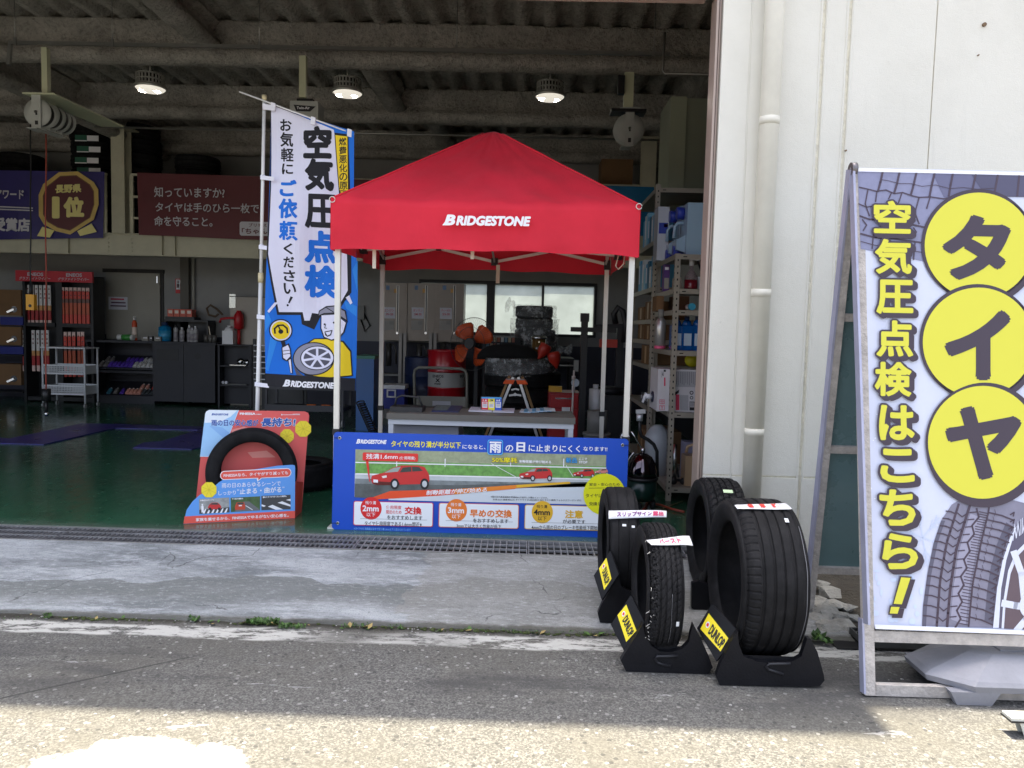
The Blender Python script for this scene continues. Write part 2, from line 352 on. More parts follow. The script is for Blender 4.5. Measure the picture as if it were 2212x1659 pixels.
for pts in ([(0, 465), (95, 472), (830, 318), (1330, 330), (2060, 352), (1990, 385), (1160, 365), (700, 470), (440, 530), (0, 518)], [(1992, 387), (2062, 362), (2110, 540), (1930, 578), (1340, 562), (1450, 510), (1620, 500)]):
    b = B().m(pm); q = [G(x, y, .005) for x, y in Zm(pts, 0, 1250, 3.16)]; b.prism([Vector((v.x, v.y, .002)) for v in q], (0, 0, .010)); b.done('floor_marking', kind='structure')
# soil of the rubble strip beside the wall
b, V = grid_sheet(1.25, 9, 3.68, 4.52, 150, 16, lambda x, y: ZS+.012+max(0, (y-3.72))*.16+.02*nz(x, y, 0, 5)+.012*nz(x, y, 4, 16))
b.done('soil_strip', M('soil', (70, 64, 54), .95, var=.4, vs=14, bump=.8, bs=90), kind='structure')
# ================================================================ BUILDING
cream = nodes('cream_wall')[0]; k = NB(cream); bb = cream.node_tree.nodes['Principled BSDF']
t1 = k.noise(1.4, 6, .65); t2 = k.noise(26, 5, .7); t3 = k.noise(220, 2)
cc = k.mix(k.ramp(t1, .3, .7), (.70, .68, .605), (.76, .74, .665)); cc = k.mix(k.ramp(t2, .66, .74, 0, .35), cc, (.42, .40, .34))
vz = k.noise(9, 5, .7, k.mapv((1.6, 1.6, .12))); cc = k.mix(k.ramp(vz, .58, .76, 0, .14), cc, (.50, .48, .41))
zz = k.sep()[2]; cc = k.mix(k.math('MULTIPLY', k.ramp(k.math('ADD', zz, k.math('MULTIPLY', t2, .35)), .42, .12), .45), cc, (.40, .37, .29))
k.L.new(cc, bb.inputs['Base Color']); bb.inputs['Roughness'].default_value = .75; k.L.new(k.bump(k.math('ADD', t3, k.math('MULTIPLY', t2, 1.2)), .35, .008), bb.inputs['Normal'])
spray = nodes('sprayed_fireproofing')[0]; k = NB(spray); bb = spray.node_tree.nodes['Principled BSDF']
a_ = k.noise(2.2, 8, .7); c_ = k.noise(26, 6, .75); sc_ = k.mix(k.ramp(a_, .3, .7), (.36, .335, .30), (.62, .585, .53)); sc_ = k.mix(k.ramp(c_, .45, .70, 0, .65), sc_, (.17, .157, .14))
k.L.new(sc_, bb.inputs['Base Color']); bb.inputs['Roughness'].default_value = .95; bb.inputs['Specular IOR Level'].default_value = .1
k.L.new(k.bump(k.math('ADD', k.math('MULTIPLY', c_, 1.0), a_), 1.0, .06), bb.inputs['Normal'])
inner = nodes('inner_wall_paint')[0]; k = NB(inner); bb = inner.node_tree.nodes['Principled BSDF']
zz = k.sep()[2]; ic = k.mix(k.ramp(k.noise(1.5, 5), .3, .7), (.25, .248, .24), (.31, .305, .29)); ic = k.mix(k.ramp(zz, 1.083, 1.077), ic, (.035, .036, .055)); k.L.new(ic, bb.inputs['Base Color']); bb.inputs['Roughness'].default_value = .6
YW = 4.5
bld = thing('workshop_building', 'cream panelled tyre workshop with one wide open bay and rough sprayed ceiling', 'building', (0, YW, 0))
seal = M('joint_sealant', (232, 227, 210), .7, var=.15, vs=20, bump=.6, bs=40)
# front wall beside the bay: panels divided by joints
xj = lambda px, py: P(px, py, YW).x
X0 = P(1560, 100, YW).x; groove = [P(1612, 300, YW).x, P(1772, 200, YW).x, P(1828, 200, YW).x, P(2015, 180, YW).x]
edges = [X0]+groove+[4.2, 5.4, 6.6, 9.0]; ZT = 6.87
zpl = P(1680, 1030, YW).z                                     # top of the base course
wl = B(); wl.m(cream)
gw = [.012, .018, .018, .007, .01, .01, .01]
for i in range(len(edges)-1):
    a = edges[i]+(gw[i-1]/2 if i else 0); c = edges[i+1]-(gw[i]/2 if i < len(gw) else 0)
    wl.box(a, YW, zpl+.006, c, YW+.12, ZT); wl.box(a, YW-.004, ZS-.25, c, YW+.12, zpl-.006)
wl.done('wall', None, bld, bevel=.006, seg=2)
wl = B().m(seal)
V2 = [[wl.bm.verts.new((X0+.02+(9-X0-.02)*0, 0, 0))]]; wl.bm.clear()
wl.box(X0+.002, YW+.010, ZS-.2, 8.99, YW+.20, ZT-.01); wl.done('wall_core', None, bld)
sl_ = B().m(cream)
for gx, w_ in ((groove[1], .05), (groove[2], .05)):            # rough hand-run sealant beads
    for s_ in (-1, 1): sl_.tube([(gx+s_*.016+.004*nz(0, 0, z*.12+s_, 3.1), YW+.002, ZS+.3+z*.12) for z in range(52)], [.006+.005*abs(nz(gx, s_, z*.37, 2)) for z in range(52)], 8)
sl_.tube([(groove[0]+.003*nz(0, 2, z*.12, 2), YW+.010, ZS+z*.12) for z in range(54)], [  .009+.003*nz(5, 1, z*.31, 3) for z in range(54)], 8)
sl_.done('sealant_bead', None, bld)
dk = M('dark_plinth', (66, 60, 50), .9, var=.35, vs=9, bump=.6, bs=60)
b = B().m(dk); zp2 = P(1800, 1243, YW).z; b.box(1.15, YW-.022, ZS-.3, 9, YW-.006, max(zp2, ZS+.10)); b.done('plinth', None, bld)
# lintel and fascia above the bay
b = B().m(cream); zl = P(1000, 3, YW+.02).z+.07; b.box(-11, YW, zl+.12, X0-.002, YW+.2, 7.86); b.box(X0-.002, YW+.003, ZT+.002, 1.40, YW+.2, 7.86); b.done('fascia', None, bld, bevel=.01)
gm = M('beige_steel', (168, 150, 138), .32, .0, var=.06, vs=6, spec=.6)
b = B().m(gm); b.box(-11, YW+.02, zl, X0-.08, YW+.16, zl+.115); b.done('shutter_rail', None, bld, bevel=.006)
b = B().m(gm); xg = P(1529, 500, YW).x; b.box(xg, YW+.012, ZS+.1, xg+.012, YW+.15, zl-.002); b.box(xg+.012, YW+.03, ZS+.1, X0-.003, YW+.15, zl-.002); b.box(xg+.020, YW+.016, ZS+.1, X0-.012, YW+.0295, zl-.002); b.done('shutter_guide', None, bld, bevel=.003)
# notice stuck on the shutter guide
# shell
b = B().m(inner); b.box(-11.2, YW+.21, -.3, -11, 12.6, 4.6); b.done('side_wall', None, bld)
b = B().m(inner); b.box(2.1, YW+.21, -.3, 2.3, 12.6, 4.6); b.done('side_wall', None, bld)
b = B().m(spray); b.box(-11.2, YW+.17, 4.5, 9, 12.765, 4.6); b.done('roof', None, bld)
YB = 12.6
wx0, wx1 = P(905, 670, YB).x, P(1288, 670, YB).x; wz0, wz1 = P(1180, 727, YB).z, P(1180, 610, YB).z
b = B().m(inner); b.box(-11.2, YB, -.3, wx0, YB+.15, 4.6); b.box(wx1, YB, -.3, 2.3, YB+.15, 4.6); b.box(wx0, YB, -.3, wx1, YB+.15, wz0); b.box(wx0, YB, wz1, wx1, YB+.15, 4.6); b.done('back_wall', None, bld)
dframe = M('dark_window_frame', (26, 24, 26), .5)
fro = bpy.data.materials.new('frosted_glass'); fro.use_nodes = True; n_ = fro.node_tree.nodes; n_.clear(); L_ = fro.node_tree.links
o_ = n_.new('ShaderNodeOutputMaterial'); tr = n_.new('ShaderNodeBsdfTranslucent'); tr.inputs[0].default_value = (.80, .90, .86, 1); gl = n_.new('ShaderNodeBsdfGlossy'); gl.inputs['Roughness'].default_value = .25; mx = n_.new('ShaderNodeMixShader'); mx.inputs[0].default_value = .06
L_.new(tr.outputs[0], mx.inputs[1]); L_.new(gl.outputs[0], mx.inputs[2]); L_.new(mx.outputs[0], o_.inputs[0])
fb = n_.new('ShaderNodeTexNoise'); fb.inputs['Scale'].default_value = 2.2; fb.inputs['Detail'].default_value = 6; fr = n_.new('ShaderNodeMapRange'); fr.inputs[1].default_value = .3; fr.inputs[2].default_value = .7; fr.inputs[3].default_value = .62; fr.inputs[4].default_value = .95
fg = n_.new('ShaderNodeNewGeometry'); fx = n_.new('ShaderNodeVectorMath'); fx.operation = 'SCALE'; fx.inputs[0].default_value = (.29, .335, .32); L_.new(fg.outputs['Position'], fb.inputs['Vector']); L_.new(fb.outputs[0], fr.inputs[0]); L_.new(fr.outputs[0], fx.inputs['Scale']); L_.new(fx.outputs[0], tr.inputs[0])
xm0, xm1 = P(1051, 670, YB).x, P(1068, 670, YB).x
b = B().m(dframe); b.box(wx0, YB-.03, wz0, wx0+.03, YB+.13, wz1); b.box(wx1-.04, YB-.03, wz0, wx1, YB+.13, wz1); b.box(wx0+.03, YB-.03, wz0, wx1-.04, YB+.13, wz0+.045); b.box(wx0+.03, YB-.03, wz1-.05, wx1-.04, YB+.13, wz1); b.box(xm0, YB-.035, wz0+.045, xm1, YB+.135, wz1-.05)
xs = P(1173, 640, YB).x; b.box(xs-.018, YB-.01, wz0+.045, xs+.018, YB+.12, wz1-.05); win = b.done('window', None, bld)
b = B().m(fro); b.poly([(wx0+.03, YB+.10, wz0+.045), (xm0, YB+.10, wz0+.045), (xm0, YB+.10, wz1-.05), (wx0+.03, YB+.10, wz1-.05)]); b.done('pane', None, win)
b = B().m(fro); b.poly([(xm1, YB+.10, wz0+.045), (xs, YB+.10, wz0+.045), (xs, YB+.10, wz1-.05), (xm1, YB+.10, wz1-.05)]); b.done('pane', None, win)
b = B().m(fro); b.poly([(xs, YB+.11, wz0+.045), (wx1-.04, YB+.11, wz0+.045), (wx1-.04, YB+.11, wz1-.05), (xs, YB+.11, wz1-.05)]); b.done('pane', None, win)
# corrugated deck
b = B().m(spray); dz, pit = 4.36, .285; prof = []
x = -11.0
while x < 2.2: prof += [(x, dz), (x+.10, dz), (x+.135, dz+.075), (x+.25, dz+.075)]; x += pit
ny_ = 34; rows = []
for j in range(ny_+1):
    y = 4.72+(12.58-4.72)*j/ny_; rows.append([b.bm.verts.new((px_+.008*nz(px_, y, 1, 3), y, pz_+.012*nz(px_, y, 0, 4)+.008*nz(px_, y, 2, 11))) for px_, pz_ in prof])
for r0, r1 in zip(rows, rows[1:]):
    for i in range(len(prof)-1): b.face([r0[i], r0[i+1], r1[i+1], r1[i]], True)
b.done('ceiling_deck', None, bld)
def lumpy_beam(a, c, zb, h_, seed):                            # steel beam under rough sprayed coating
    a, c = Vector(a), Vector(c); d = (c-a).normalized(); s_ = Vector((-d.y, d.x, 0)); n_ = max(8, int((c-a).length/.10)); b = B().m(spray)
    pr = [(-.12, .03), (-.135, .075), (-.10, .135), (-.05, .16), (-.05, h_-.08), (-.13, h_-.03), (-.13, h_), (.13, h_), (.13, h_-.03), (.05, h_-.08), (.05, .16), (.10, .135), (.135, .075), (.12, .03), (.07, 0), (0, -.004), (-.07, 0)]
    rg = []
    for i in range(n_+1):
        p = a+(c-a)*i/n_; r_ = []
        for j, (u, v) in enumerate(pr):
            k_ = 1+.16*nz(i*.35, j*.9, seed, 1)+.10*nz(i*1.2, j*2.1, seed+5, 1)
            r_.append(b.bm.verts.new(p+s_*u*k_+Vector((0, 0, zb+v+.012*nz(i*.5, j, seed+9, 1)))))
        rg.append(r_)
    b.skin(rg); return b.done('ceiling_beam', None, bld)
ZB = 3.965
for i, yb in enumerate((5.9, 8.0, 10.1, 12.2)): lumpy_beam((-11, yb, 0), (2.1, yb, 0), ZB, .40, i*3.3)
lumpy_beam((-5.95, 4.8, 0), (-5.95, 12.5, 0), ZB-.05, .43, 20); lumpy_beam((1.95, 4.8, 0), (1.95, 12.5, 0), ZB-.05, .43, 31)
for i, (px, y0_, y1_) in enumerate(((-3.3, 5.9, 8.0), (-1.75, 8, 10.1), (-1.3, 10.1, 12.2))): lumpy_beam((px, y0_+.05, 0), (px, y1_-.05, 0), ZB+.10, .30, 40+i)
# downpipe with clamps on the cream wall
pipem = M('cream_pipe', (214, 210, 196), .45, var=.05, vs=7, bump=.08, bs=60)
a = P(1679, 0, YW-.075); c = P(1626, 1000, YW-.075); xc = (P(1660, 300, YW-.075).x)
b = B().m(pipem); b.cyl((xc, YW-.075, ZS), (xc, YW-.075, 6.8), .054, n=24); dp = b.done('downpipe', None, bld)
for py in (262, 634, 934):
    z = P(1660, py, YW-.075).z; b = B().m(pipem); b.cyl((xc, YW-.075, z-.022), (xc, YW-.075, z+.022), .0558, n=24); b.box(xc-.012, YW-.03, z-.015, xc+.012, YW+.004, z+.015); b.done('pipe_clamp', None, dp)
for px, py, r_ in ((2125, 54, .011), (1826, 326, .005), (2112, 120, .004)):
    p = P(px, py, YW); b = B().m(M('rusty_bolt', (120, 96, 70), .7, var=.3, vs=60)); b.cyl((p.x, YW-.012, p.z), (p.x, YW+.005, p.z), r_, n=12); b.done('wall_bolt', None, bld)
# sliding door, wall joints, small pipe on the inner back wall
dr = M('grey_door', (150, 146, 134), .5, var=.06, vs=3)
b = B().m(dr); xa, xb = P(232, 640, YB).x, P(348, 640, YB).x; b.box(xa, YB-.045, .02, xb, YB-.003, P(300, 590, YB).z); b.m(M('dark_gap', (38, 36, 34))); b.box(xb, YB-.02, .02, xb+.05, YB-.002, P(300, 590, YB).z); b.box(xa-.05, YB-.05, P(300, 590, YB).z, xb+.06, YB-.002, P(300, 590, YB).z+.06); b.m(M('chrome', (200, 200, 200), .2, 1)); b.box(xb-.05, YB-.055, P(345, 612, YB).z, xb-.03, YB-.045, P(345, 597, YB).z); b.done('sliding_door', None, bld)
b = B().m(M('wall_post', (96, 92, 84), .6)); b.box(P(395, 640, YB).x, YB-.10, 0, P(413, 640, YB).x, YB-.002, 2.6); b.m(M('pipe_paint', (170, 168, 158), .5)); b.cyl((P(421, 640, YB).x, YB-.05, P(421, 690, YB).z), (P(421, 640, YB).x, YB-.05, 2.5), .02, n=10); b.done('wall_post', None, bld)
# mezzanine: girder, floor, columns, guard rail
ivory = M('ivory_paint', (182, 178, 156), .5, var=.08, vs=5)
mez = thing('storage_mezzanine', 'ivory steel storage balcony with guard rail across the back of the workshop', 'mezzanine', (-4, 11, 2.2))
YM = 11.0; zg0, zg1 = P(300, 551, YM).z, P(300, 507, YM).z
b = B().m(ivory); b.box(-11, YM, zg0, 2.1, YM+.02, zg1); b.box(-11, YM-.05, zg0-.012, 2.1, YM+.08, zg0); b.box(-11, YM-.05, zg1, 2.1, YM+.08, zg1+.012)
for px in (150, 352, 380, 560, 730): X_ = P(px, 530, YM).x; b.box(X_-.006, YM-.045, zg0+.001, X_+.006, YM-.001, zg1-.001)
for px in (240, 290):
    for q in range(4): X_ = P(px-6, 520, YM).x; z_ = zg0+.05+q*.06; b.cyl((X_, YM-.014, z_), (X_, YM-.001, z_), .014, n=8)
b.done('girder', None, mez)
b = B().m(M('mezzanine_floor', (70, 66, 60), .8)); b.box(-11, YM+.03, zg1-.06, 2.1, YB-.02, zg1-.002); b.done('deck', None, mez)
b = B().m(ivory)
for px, top in ((258, 279), (1400, 300)):
    X_ = P(px, 400, YM-.02).x; h_ = .095; b = B().m(ivory); z1_ = P(px, top, YM-.02).z; b.box(X_-h_, YM-.05-.012, zg1+.013, X_+h_, YM-.05, z1_); b.box(X_-.006, YM-.05, zg1+.013, X_+.006, YM+.13, z1_); b.box(X_-h_, YM+.13, zg1+.013, X_+h_, YM+.142, z1_); b.box(X_-.2, YM-.1, z1_, X_+.2, YM+.16, z1_+.015); b.done('column', None, mez)
zr = P(290, 374, YM-.06).z
def rail(xa, xb, posts):
    b = B().m(ivory); b.box(xa, YM-.035, zr-.03, xb, YM, zr); b.box(xa, YM-.03, zr-.34, xb, YM-.006, zr-.31); b.box(xa, YM-.03, zr-.64, xb, YM-.006, zr-.61)
    for X_ in posts: b.box(X_-.025, YM-.034, zg1+.013, X_+.025, YM-.002, zr-.031)
    b.done('guard_rail', None, mez)
rail(-11, P(232, 374, YM).x, [-10.5, P(-300, 400, YM).x, P(100, 400, YM).x, P(228, 400, YM).x]); rail(P(283, 374, YM).x, P(1385, 400, YM).x, [P(286, 400, YM).x, P(560, 400, YM).x, P(850, 400, YM).x, P(1150, 400, YM).x])
# ================================================================ DRAIN GRATES
steel = M('galvanised_grate', (150, 150, 152), .5, .6, var=.25, vs=8); pit_ = M('drain_pit', (20, 19, 18), .95)
def grate(x0, x1, y0, y1, z, pitch, label, grp, lean=0, mat=steel):
    t = thing('drain_grate', label, 'drain grate', ((x0+x1)/2, (y0+y1)/2, z), grp); b = B().m(mat); e = .012
    b.box(x0, y0, z-.03, x1, y0+.006, z); b.box(x0, y1-.006, z-.03, x1, y1, z); b.box(x0, y0+.006, z-.03, x0+.006, y1-.006, z); b.box(x1-.006, y0+.006, z-.03, x1, y1-.006, z); b.done('grate_frame', None, t)
    b = B().m(mat); x = x0+pitch
    while x < x1-.01: b.box(x-.003, y0+.0065, z-.03, x+.003, y1-.0065, z-.001); x += pitch
    for f in (.33, .67): yy = y0+(y1-y0)*f; b.box(x0+.0065, yy-.004, z-.012, x1-.0065, yy+.004, z+.001)
    b.done('grate_bars', None, t); return t
b = B().m(pit_); b.box(-9, 4.487, -.35, 1.64, 4.797, -.055); b.done('drain_channel', kind='structure')
b = B().m(M('kerb_edge', (120, 120, 116), .85, var=.2, vs=12)); b.box(-9, 4.484, -.2, 1.64, 4.496, -.004); b.box(-9, 4.782, -.2, 1.64, 4.799, -.002); b.done('drain_edge', kind='structure')
gx = [-9, -8, -7, -6, -5.02, -4.03, -3.04, -2.06]; xbr = [P(137, 1150, 4.64).x, P(440, 1165, 4.64).x, P(773, 1175, 4.64).x, P(1140, 1183, 4.64).x, 1.14, 1.6]
xs_ = [xbr[0]-1, *xbr]
for i, (a, c) in enumerate(zip(xs_, xs_[1:])):
    lab = ['galvanised drain grate with one end past the open bay', 'galvanised floor drain grate under the purple floor markings', 'galvanised drain grate in front of the red tyre display stand', 'galvanised drain grate meeting the corner of the blue banner', 'galvanised drain grate below the blue rain braking banner', 'galvanised drain grate behind the tread-worn tyre'][i]
    grate(a+.003, c-.003, 4.50, 4.78, -.004, .030 if i < 3 else .040, lab, 'drain grates along the bay threshold')
rust = M('weathered_grate', (92, 92, 90), .55, .7, var=.3, vs=9)
ygr = G(1900, 1395, ZS+.03).y
b = B().m(pit_); b.box(1.5, ygr+.01, ZS+.003, 6, ygr+.155, ZS+.006); b.done('gutter', kind='structure')
xq = [1.62, P(2150, 1375, ygr).x, 4.2]
grate(xq[0], xq[1]-.004, ygr, ygr+.17, ZS+.05, .04, 'weathered gutter grate behind the poster board legs', 'gutter grates by the cream wall', mat=rust)
grate(xq[1]+.004, 3.4, ygr, ygr+.17, ZS+.05, .045, 'weathered gutter grate past the lump of concrete, towards the frame edge', 'gutter grates by the cream wall', mat=rust)
# ================================================================ OUTDOOR THINGS
WH = M('white_ink', (236, 236, 240), .5); BKI = M('black_ink', (24, 24, 30), .5); alu = M('white_metal', (214, 212, 204), .35, .3, var=.04, vs=6)
blackp = M('black_plastic', (28, 28, 30), .5); 
# ---------------------------------------------------------------- canopy tent
YF, YR = 4.95, 6.48
tl_, tr_ = P(734, 545, YF).x, P(1366, 555, YF).x; bl_, br_ = P(824, 575, YR).x, P(1310, 590, YR).x
xl, xr = (tl_+bl_)/2, (tr_+br_)/2; yc = (YF+YR)/2; xc_ = (xl+xr)/2
tent = thing('canopy_tent', 'red pop-up canopy tent with white steel legs at the bay threshold', 'canopy tent', (xc_, yc, 0))
legs = [(xl, YF), (xr, YF), (xr, YR), (xl, YR)]; zlo, zup = P(835, 560, YR).z, 2.10
fab = bpy.data.materials.new('red_canopy_fabric'); fab.use_nodes = True; k = NB(fab); pb = fab.node_tree.nodes['Principled BSDF']
fc_ = k.mix(k.ramp(k.noise(2.5, 4), .3, .7), (.72, .012, .036), (.84, .018, .048)); k.L.new(fc_, pb.inputs['Base Color']); pb.inputs['Roughness'].default_value = .7; pb.inputs['Sheen Weight'].default_value = .1
tt = k.n.new('ShaderNodeBsdfTranslucent'); tt.inputs[0].default_value = (.9, .02, .05, 1); mm_ = k.n.new('ShaderNodeMixShader'); mm_.inputs[0].default_value = .25; k.L.new(pb.outputs[0], mm_.inputs[1]); k.L.new(tt.outputs[0], mm_.inputs[2]); k.L.new(mm_.outputs[0], k.n['Material Output'].inputs[0])
k.L.new(k.bump(k.math('ADD', k.noise(7, 5, .6, k.mapv((1, 1, .5))), k.math('MULTIPLY', k.noise(900, 1), .05)), .25, .03), pb.inputs['Normal'])
for (x, y) in legs:
    b = B().m(alu); b.box(x-.017, y-.017, .014, x+.017, y+.017, zlo-.02); b.m(alu); b.box(x-.013, y-.013, zlo-.02, x+.013, y+.013, zup+.02)
    for s_ in (-1, 1): b.box(x+s_*.017-(.0015 if s_ < 0 else 0), y-.004, .02, x+s_*.017+(.0015 if s_ > 0 else 0), y+.004, zlo-.03)
    lg = b.done('leg', None, tent, bevel=.003)
    b = B().m(blackp); b.box(x-.024, y-.024, zlo-.045, x+.024, y+.024, zlo+.035); b.done('slider', None, lg, bevel=.004)
    b = B().m(blackp); b.box(x-.023, y-.023, .62, x+.023, y+.023, .66); b.done('strap_band', None, lg, bevel=.004)
    b = B().m(alu); b.box(x-.045, y-.045, .001, x+.045, y+.045, .013); b.done('foot_plate', None, lg)
mids = []
for i in range(4):
    (x0, y0), (x1, y1) = legs[i], legs[(i+1) % 4]; b = B().m(alu); d = Vector((x1-x0, y1-y0, 0)); n_ = Vector((-d.y, d.x, 0)).normalized()*.012; a, c = Vector((x0, y0, 0)), Vector((x1, y1, 0)); mid = (a+c)/2; mids.append(mid)
    for p, q in ((a, mid), (c, mid)):
        b.bar(p+n_+Vector((0, 0, zlo)), q+n_+Vector((0, 0, zup)), .012, .024); b.bar(p-n_+Vector((0, 0, zup)), q-n_+Vector((0, 0, zlo)), .012, .024)
    ts = b.done('scissor_truss', None, tent, bevel=.002)
    b = B().m(blackp)
    for z_ in (zlo, zup): b.box(mid.x-.028, mid.y-.028, z_-.03, mid.x+.028, mid.y+.028, z_+.03)
    for f in (.25, .75): p = a+(c-a)*f; b.box(p.x-.022, p.y-.022, (zlo+zup)/2-.018, p.x+.022, p.y+.022, (zlo+zup)/2+.018)
    b.done('truss_joint', None, ts, bevel=.004)
zpk = P(1070, 279, yc-.02).z
b = B().m(alu); b.box(xc_-.016, yc-.016, zlo+.05, xc_+.016, yc+.016, zpk-.03)
for m_ in mids: b.bar(m_+Vector((0, 0, zlo)), Vector((xc_, yc, zlo+.08)), .012, .022); b.bar(m_+Vector((0, 0, zup)), Vector((xc_, yc, zlo+.4)), .012, .022)
b.done('centre_post', None, tent)
zc = P(727, 432, YF-.02).z; zvb = P(727, 541, YF-.02).z; o_ = .058; ox_ = .034; cor = [(xl-ox_, YF-o_), (xr+ox_, YF-o_), (xr+ox_, YR+o_), (xl-ox_, YR+o_)]
b = B().m(fab)
def canopy_pt(side, u, v):
    (x0, y0), (x1, y1) = cor[side], cor[(side+1) % 4]; x, y = x0+(x1-x0)*u, y0+(y1-y0)*u; d = Vector((x1-x0, y1-y0, 0)).normalized(); n_ = Vector((d.y, -d.x, 0))
    if n_.dot(Vector((x-xc_, y-yc, 0))) < 0: n_ = -n_
    e = 4*u*(1-u); zt = zc-.015*e; zb_ = zvb+.018*e+.005*math.sin(u*23+side)+.004*nz(u*6, side, 1)
    if v <= 1:
        z = zb_+(zt-zb_)*v; p = Vector((x, y, z)); wv = .004+(1-v)*(.016*math.sin(u*9+side*2)*e+.009*math.sin(u*31+side)*e+.006*nz(u*9, v*3, side, 1))-.012*e*v
        return p+n_*wv
    t = v-1; ap = Vector((xc_, yc, zpk)); p = Vector((x, y, zt)); f = t; q = p.lerp(ap, f); q.z -= .016*math.sin(PI*t)*e+.004*nz(u*5, t*5, side, 1)
    if t > .965:                                              # rounded crown over the centre post
        q.z -= .012*((t-.965)/.035)**2
    pass
    k2 = abs(2*u-1); q += (n_*.6+Vector((0, 0, .8)))*((.008*math.sin(t*26+side)*k2**3+.008*math.sin(u*38+t*9)*(1-t)**3+.010*nz(u*6, t*4, side+8, 1)+.006*nz(u*17, t*9, side+3, 1)+.010*math.sin((u-.5)*9+t*16)*max(0, .5-abs(t-.4))*e)*min(1, 8*(1-t))*(1-k2**6))
    return q+n_*(-.012*e*(1-t))
NU, NV1, NV2 = 40, 9, 20
for side in range(4):
    V_ = [[b.bm.verts.new(canopy_pt(side, i/NU, (j/NV1 if j <= NV1 else 1+(j-NV1)/NV2))) for i in range(NU+1)] for j in range(NV1+NV2+1)]
    for r0, r1 in zip(V_, V_[1:]):
        for i in range(NU): b.face([r0[i], r0[i+1], r1[i+1], r1[i]], True)
bmesh.ops.remove_doubles(b.bm, verts=b.bm.verts, dist=.0015)
cn = b.done('canopy', None, tent)
b = B().m(fab)
for i in range(4):                                            # seam piping down the roof ridges
    b.tube([canopy_pt(i, 0, 1+t/14)+Vector((0, 0, .004)) for t in range(14)], .006, 6)
b.done('ridge_piping', None, cn)
for (cx, cy, s_) in ((cor[1][0]-.01, cor[1][1]-.008, 1), (cor[0][0]+.01, cor[0][1]-.008, 1)): b = B().m(alu); b.tube([(cx+.018*math.cos(a*.5), cy-.004, zc-.005+.018*math.sin(a*.5)) for a in range(13)], .003, 6); b.done('eyelet_ring', None, cn)
WBM = M('webbing', (205, 196, 178), .8)
for (px, y0_, y1_, yy) in ((808, 528, 580, YF+.02), (1075, 572, 612, YR-.1), (1020, 530, 560, YF+.05)): p, q = P(px-3, y0_, yy), P(px+4, y1_, yy); b = B().m(WBM); b.box(p.x, yy-.0015, q.z, q.x, yy+.0015, p.z); b.done('webbing_strap', None, tent)
b = B().m(WBM); b.tube([P(1338, 545, YF+.1)+Vector((0, 0, 0)), P(1330, 575, YF+.1), P(1336, 582, YF+.1), P(1347, 570, YF+.1), P(1350, 548, YF+.1)], .004, 6)
b.done('webbing_strap', None, tent)
art = Art((0, YF-o_-.036, 1), (0, -1, 0), slope=.008); art.map(1000, 0, 1.7015)
def logo(A, x0, y0, x1, y1, mat, lay=3, sl_=None, bold=.03):   # slanted block capitals with a split initial
    w_ = x1-x0; h_ = y1-y0; s_ = A.slope if sl_ is None else sl_
    A.text('B', x0+w_*.02, y0, x0+w_*.15, y1, mat, lay, bold+.02, .25, slope=s_); A.text('RIDGESTONE', x0+w_*.155, y0+h_*.08+s_*w_*.15, x1, y1+s_*w_*.15, mat, lay, bold+.02, .22, slope=s_)
    A.poly([(x0, y1), (x0+w_*.085, y0+h_*.12), (x0+w_*.10, y0+h_*.12), (x0+w_*.03, y1)], mat, lay+.6)
    return A
logo(art, 697, 1163, 1178, 1222, WH, 1, .012, .035); art.done('lettering', tent)
# ---------------------------------------------------------------- blue banner board tied to the tent legs
YBD = 4.905
blue = M('print_blue', (12, 74, 186), .42, var=.03, vs=3); red = M('print_red', (214, 34, 38), .45); org = M('print_orange', (228, 122, 44), .45); yel = M('print_yellow', (238, 224, 40), .45); gold = M('print_gold', (226, 178, 42), .45)
board = thing('banner_board', 'wide blue printed board on wet-road braking tied across the tent front legs', 'banner', P(1035, 1150, YBD))
A = Art((0, YBD-.0022, 0), (0, -1, 0), slope=.0228, lean=-.024).map(1000, 1350, 2.011)
b = B().m(blue); pts = []
for cx, cy, a in ((1994, 122, -90), (1972, 712, 0), (140, 655, 90), (152, 78, 180)):
    for q in range(5): t = math.radians(a+q*22.5); p = A.at(cx+24*math.cos(t), cy+24*math.sin(t)); pts.append(Vector((p.x, YBD-.002, p.z)))
b.prism(pts, (0, .004, 0)); b.done('board_sheet', None, board)
for gx_, gy_ in ((167, 92), (1980, 138), (154, 638), (1960, 690)):
    b = B(); c_ = A.at(gx_, gy_, 1); b.m(M('chrome', (200, 200, 200), .2, 1)); b.tube([c_+Vector((.0085*math.cos(t*PI/8), -.001, .0085*math.sin(t*PI/8))) for t in range(16)], .0028, 6, True); b.m(blackp); b.cyl(c_+Vector((0, .001, 0)), c_+Vector((0, -.0005, 0)), .0055, n=12)
    s_ = -1 if gx_ < 1000 else 1; b.tube([c_+Vector((0, -.003, 0)), c_+Vector((s_*.02, -.005, .001)), c_+Vector((s_*.034, -.002, -.001)), c_+Vector((s_*.040, .02, 0))], .0022, 6); b.done('eyelet', None, board)
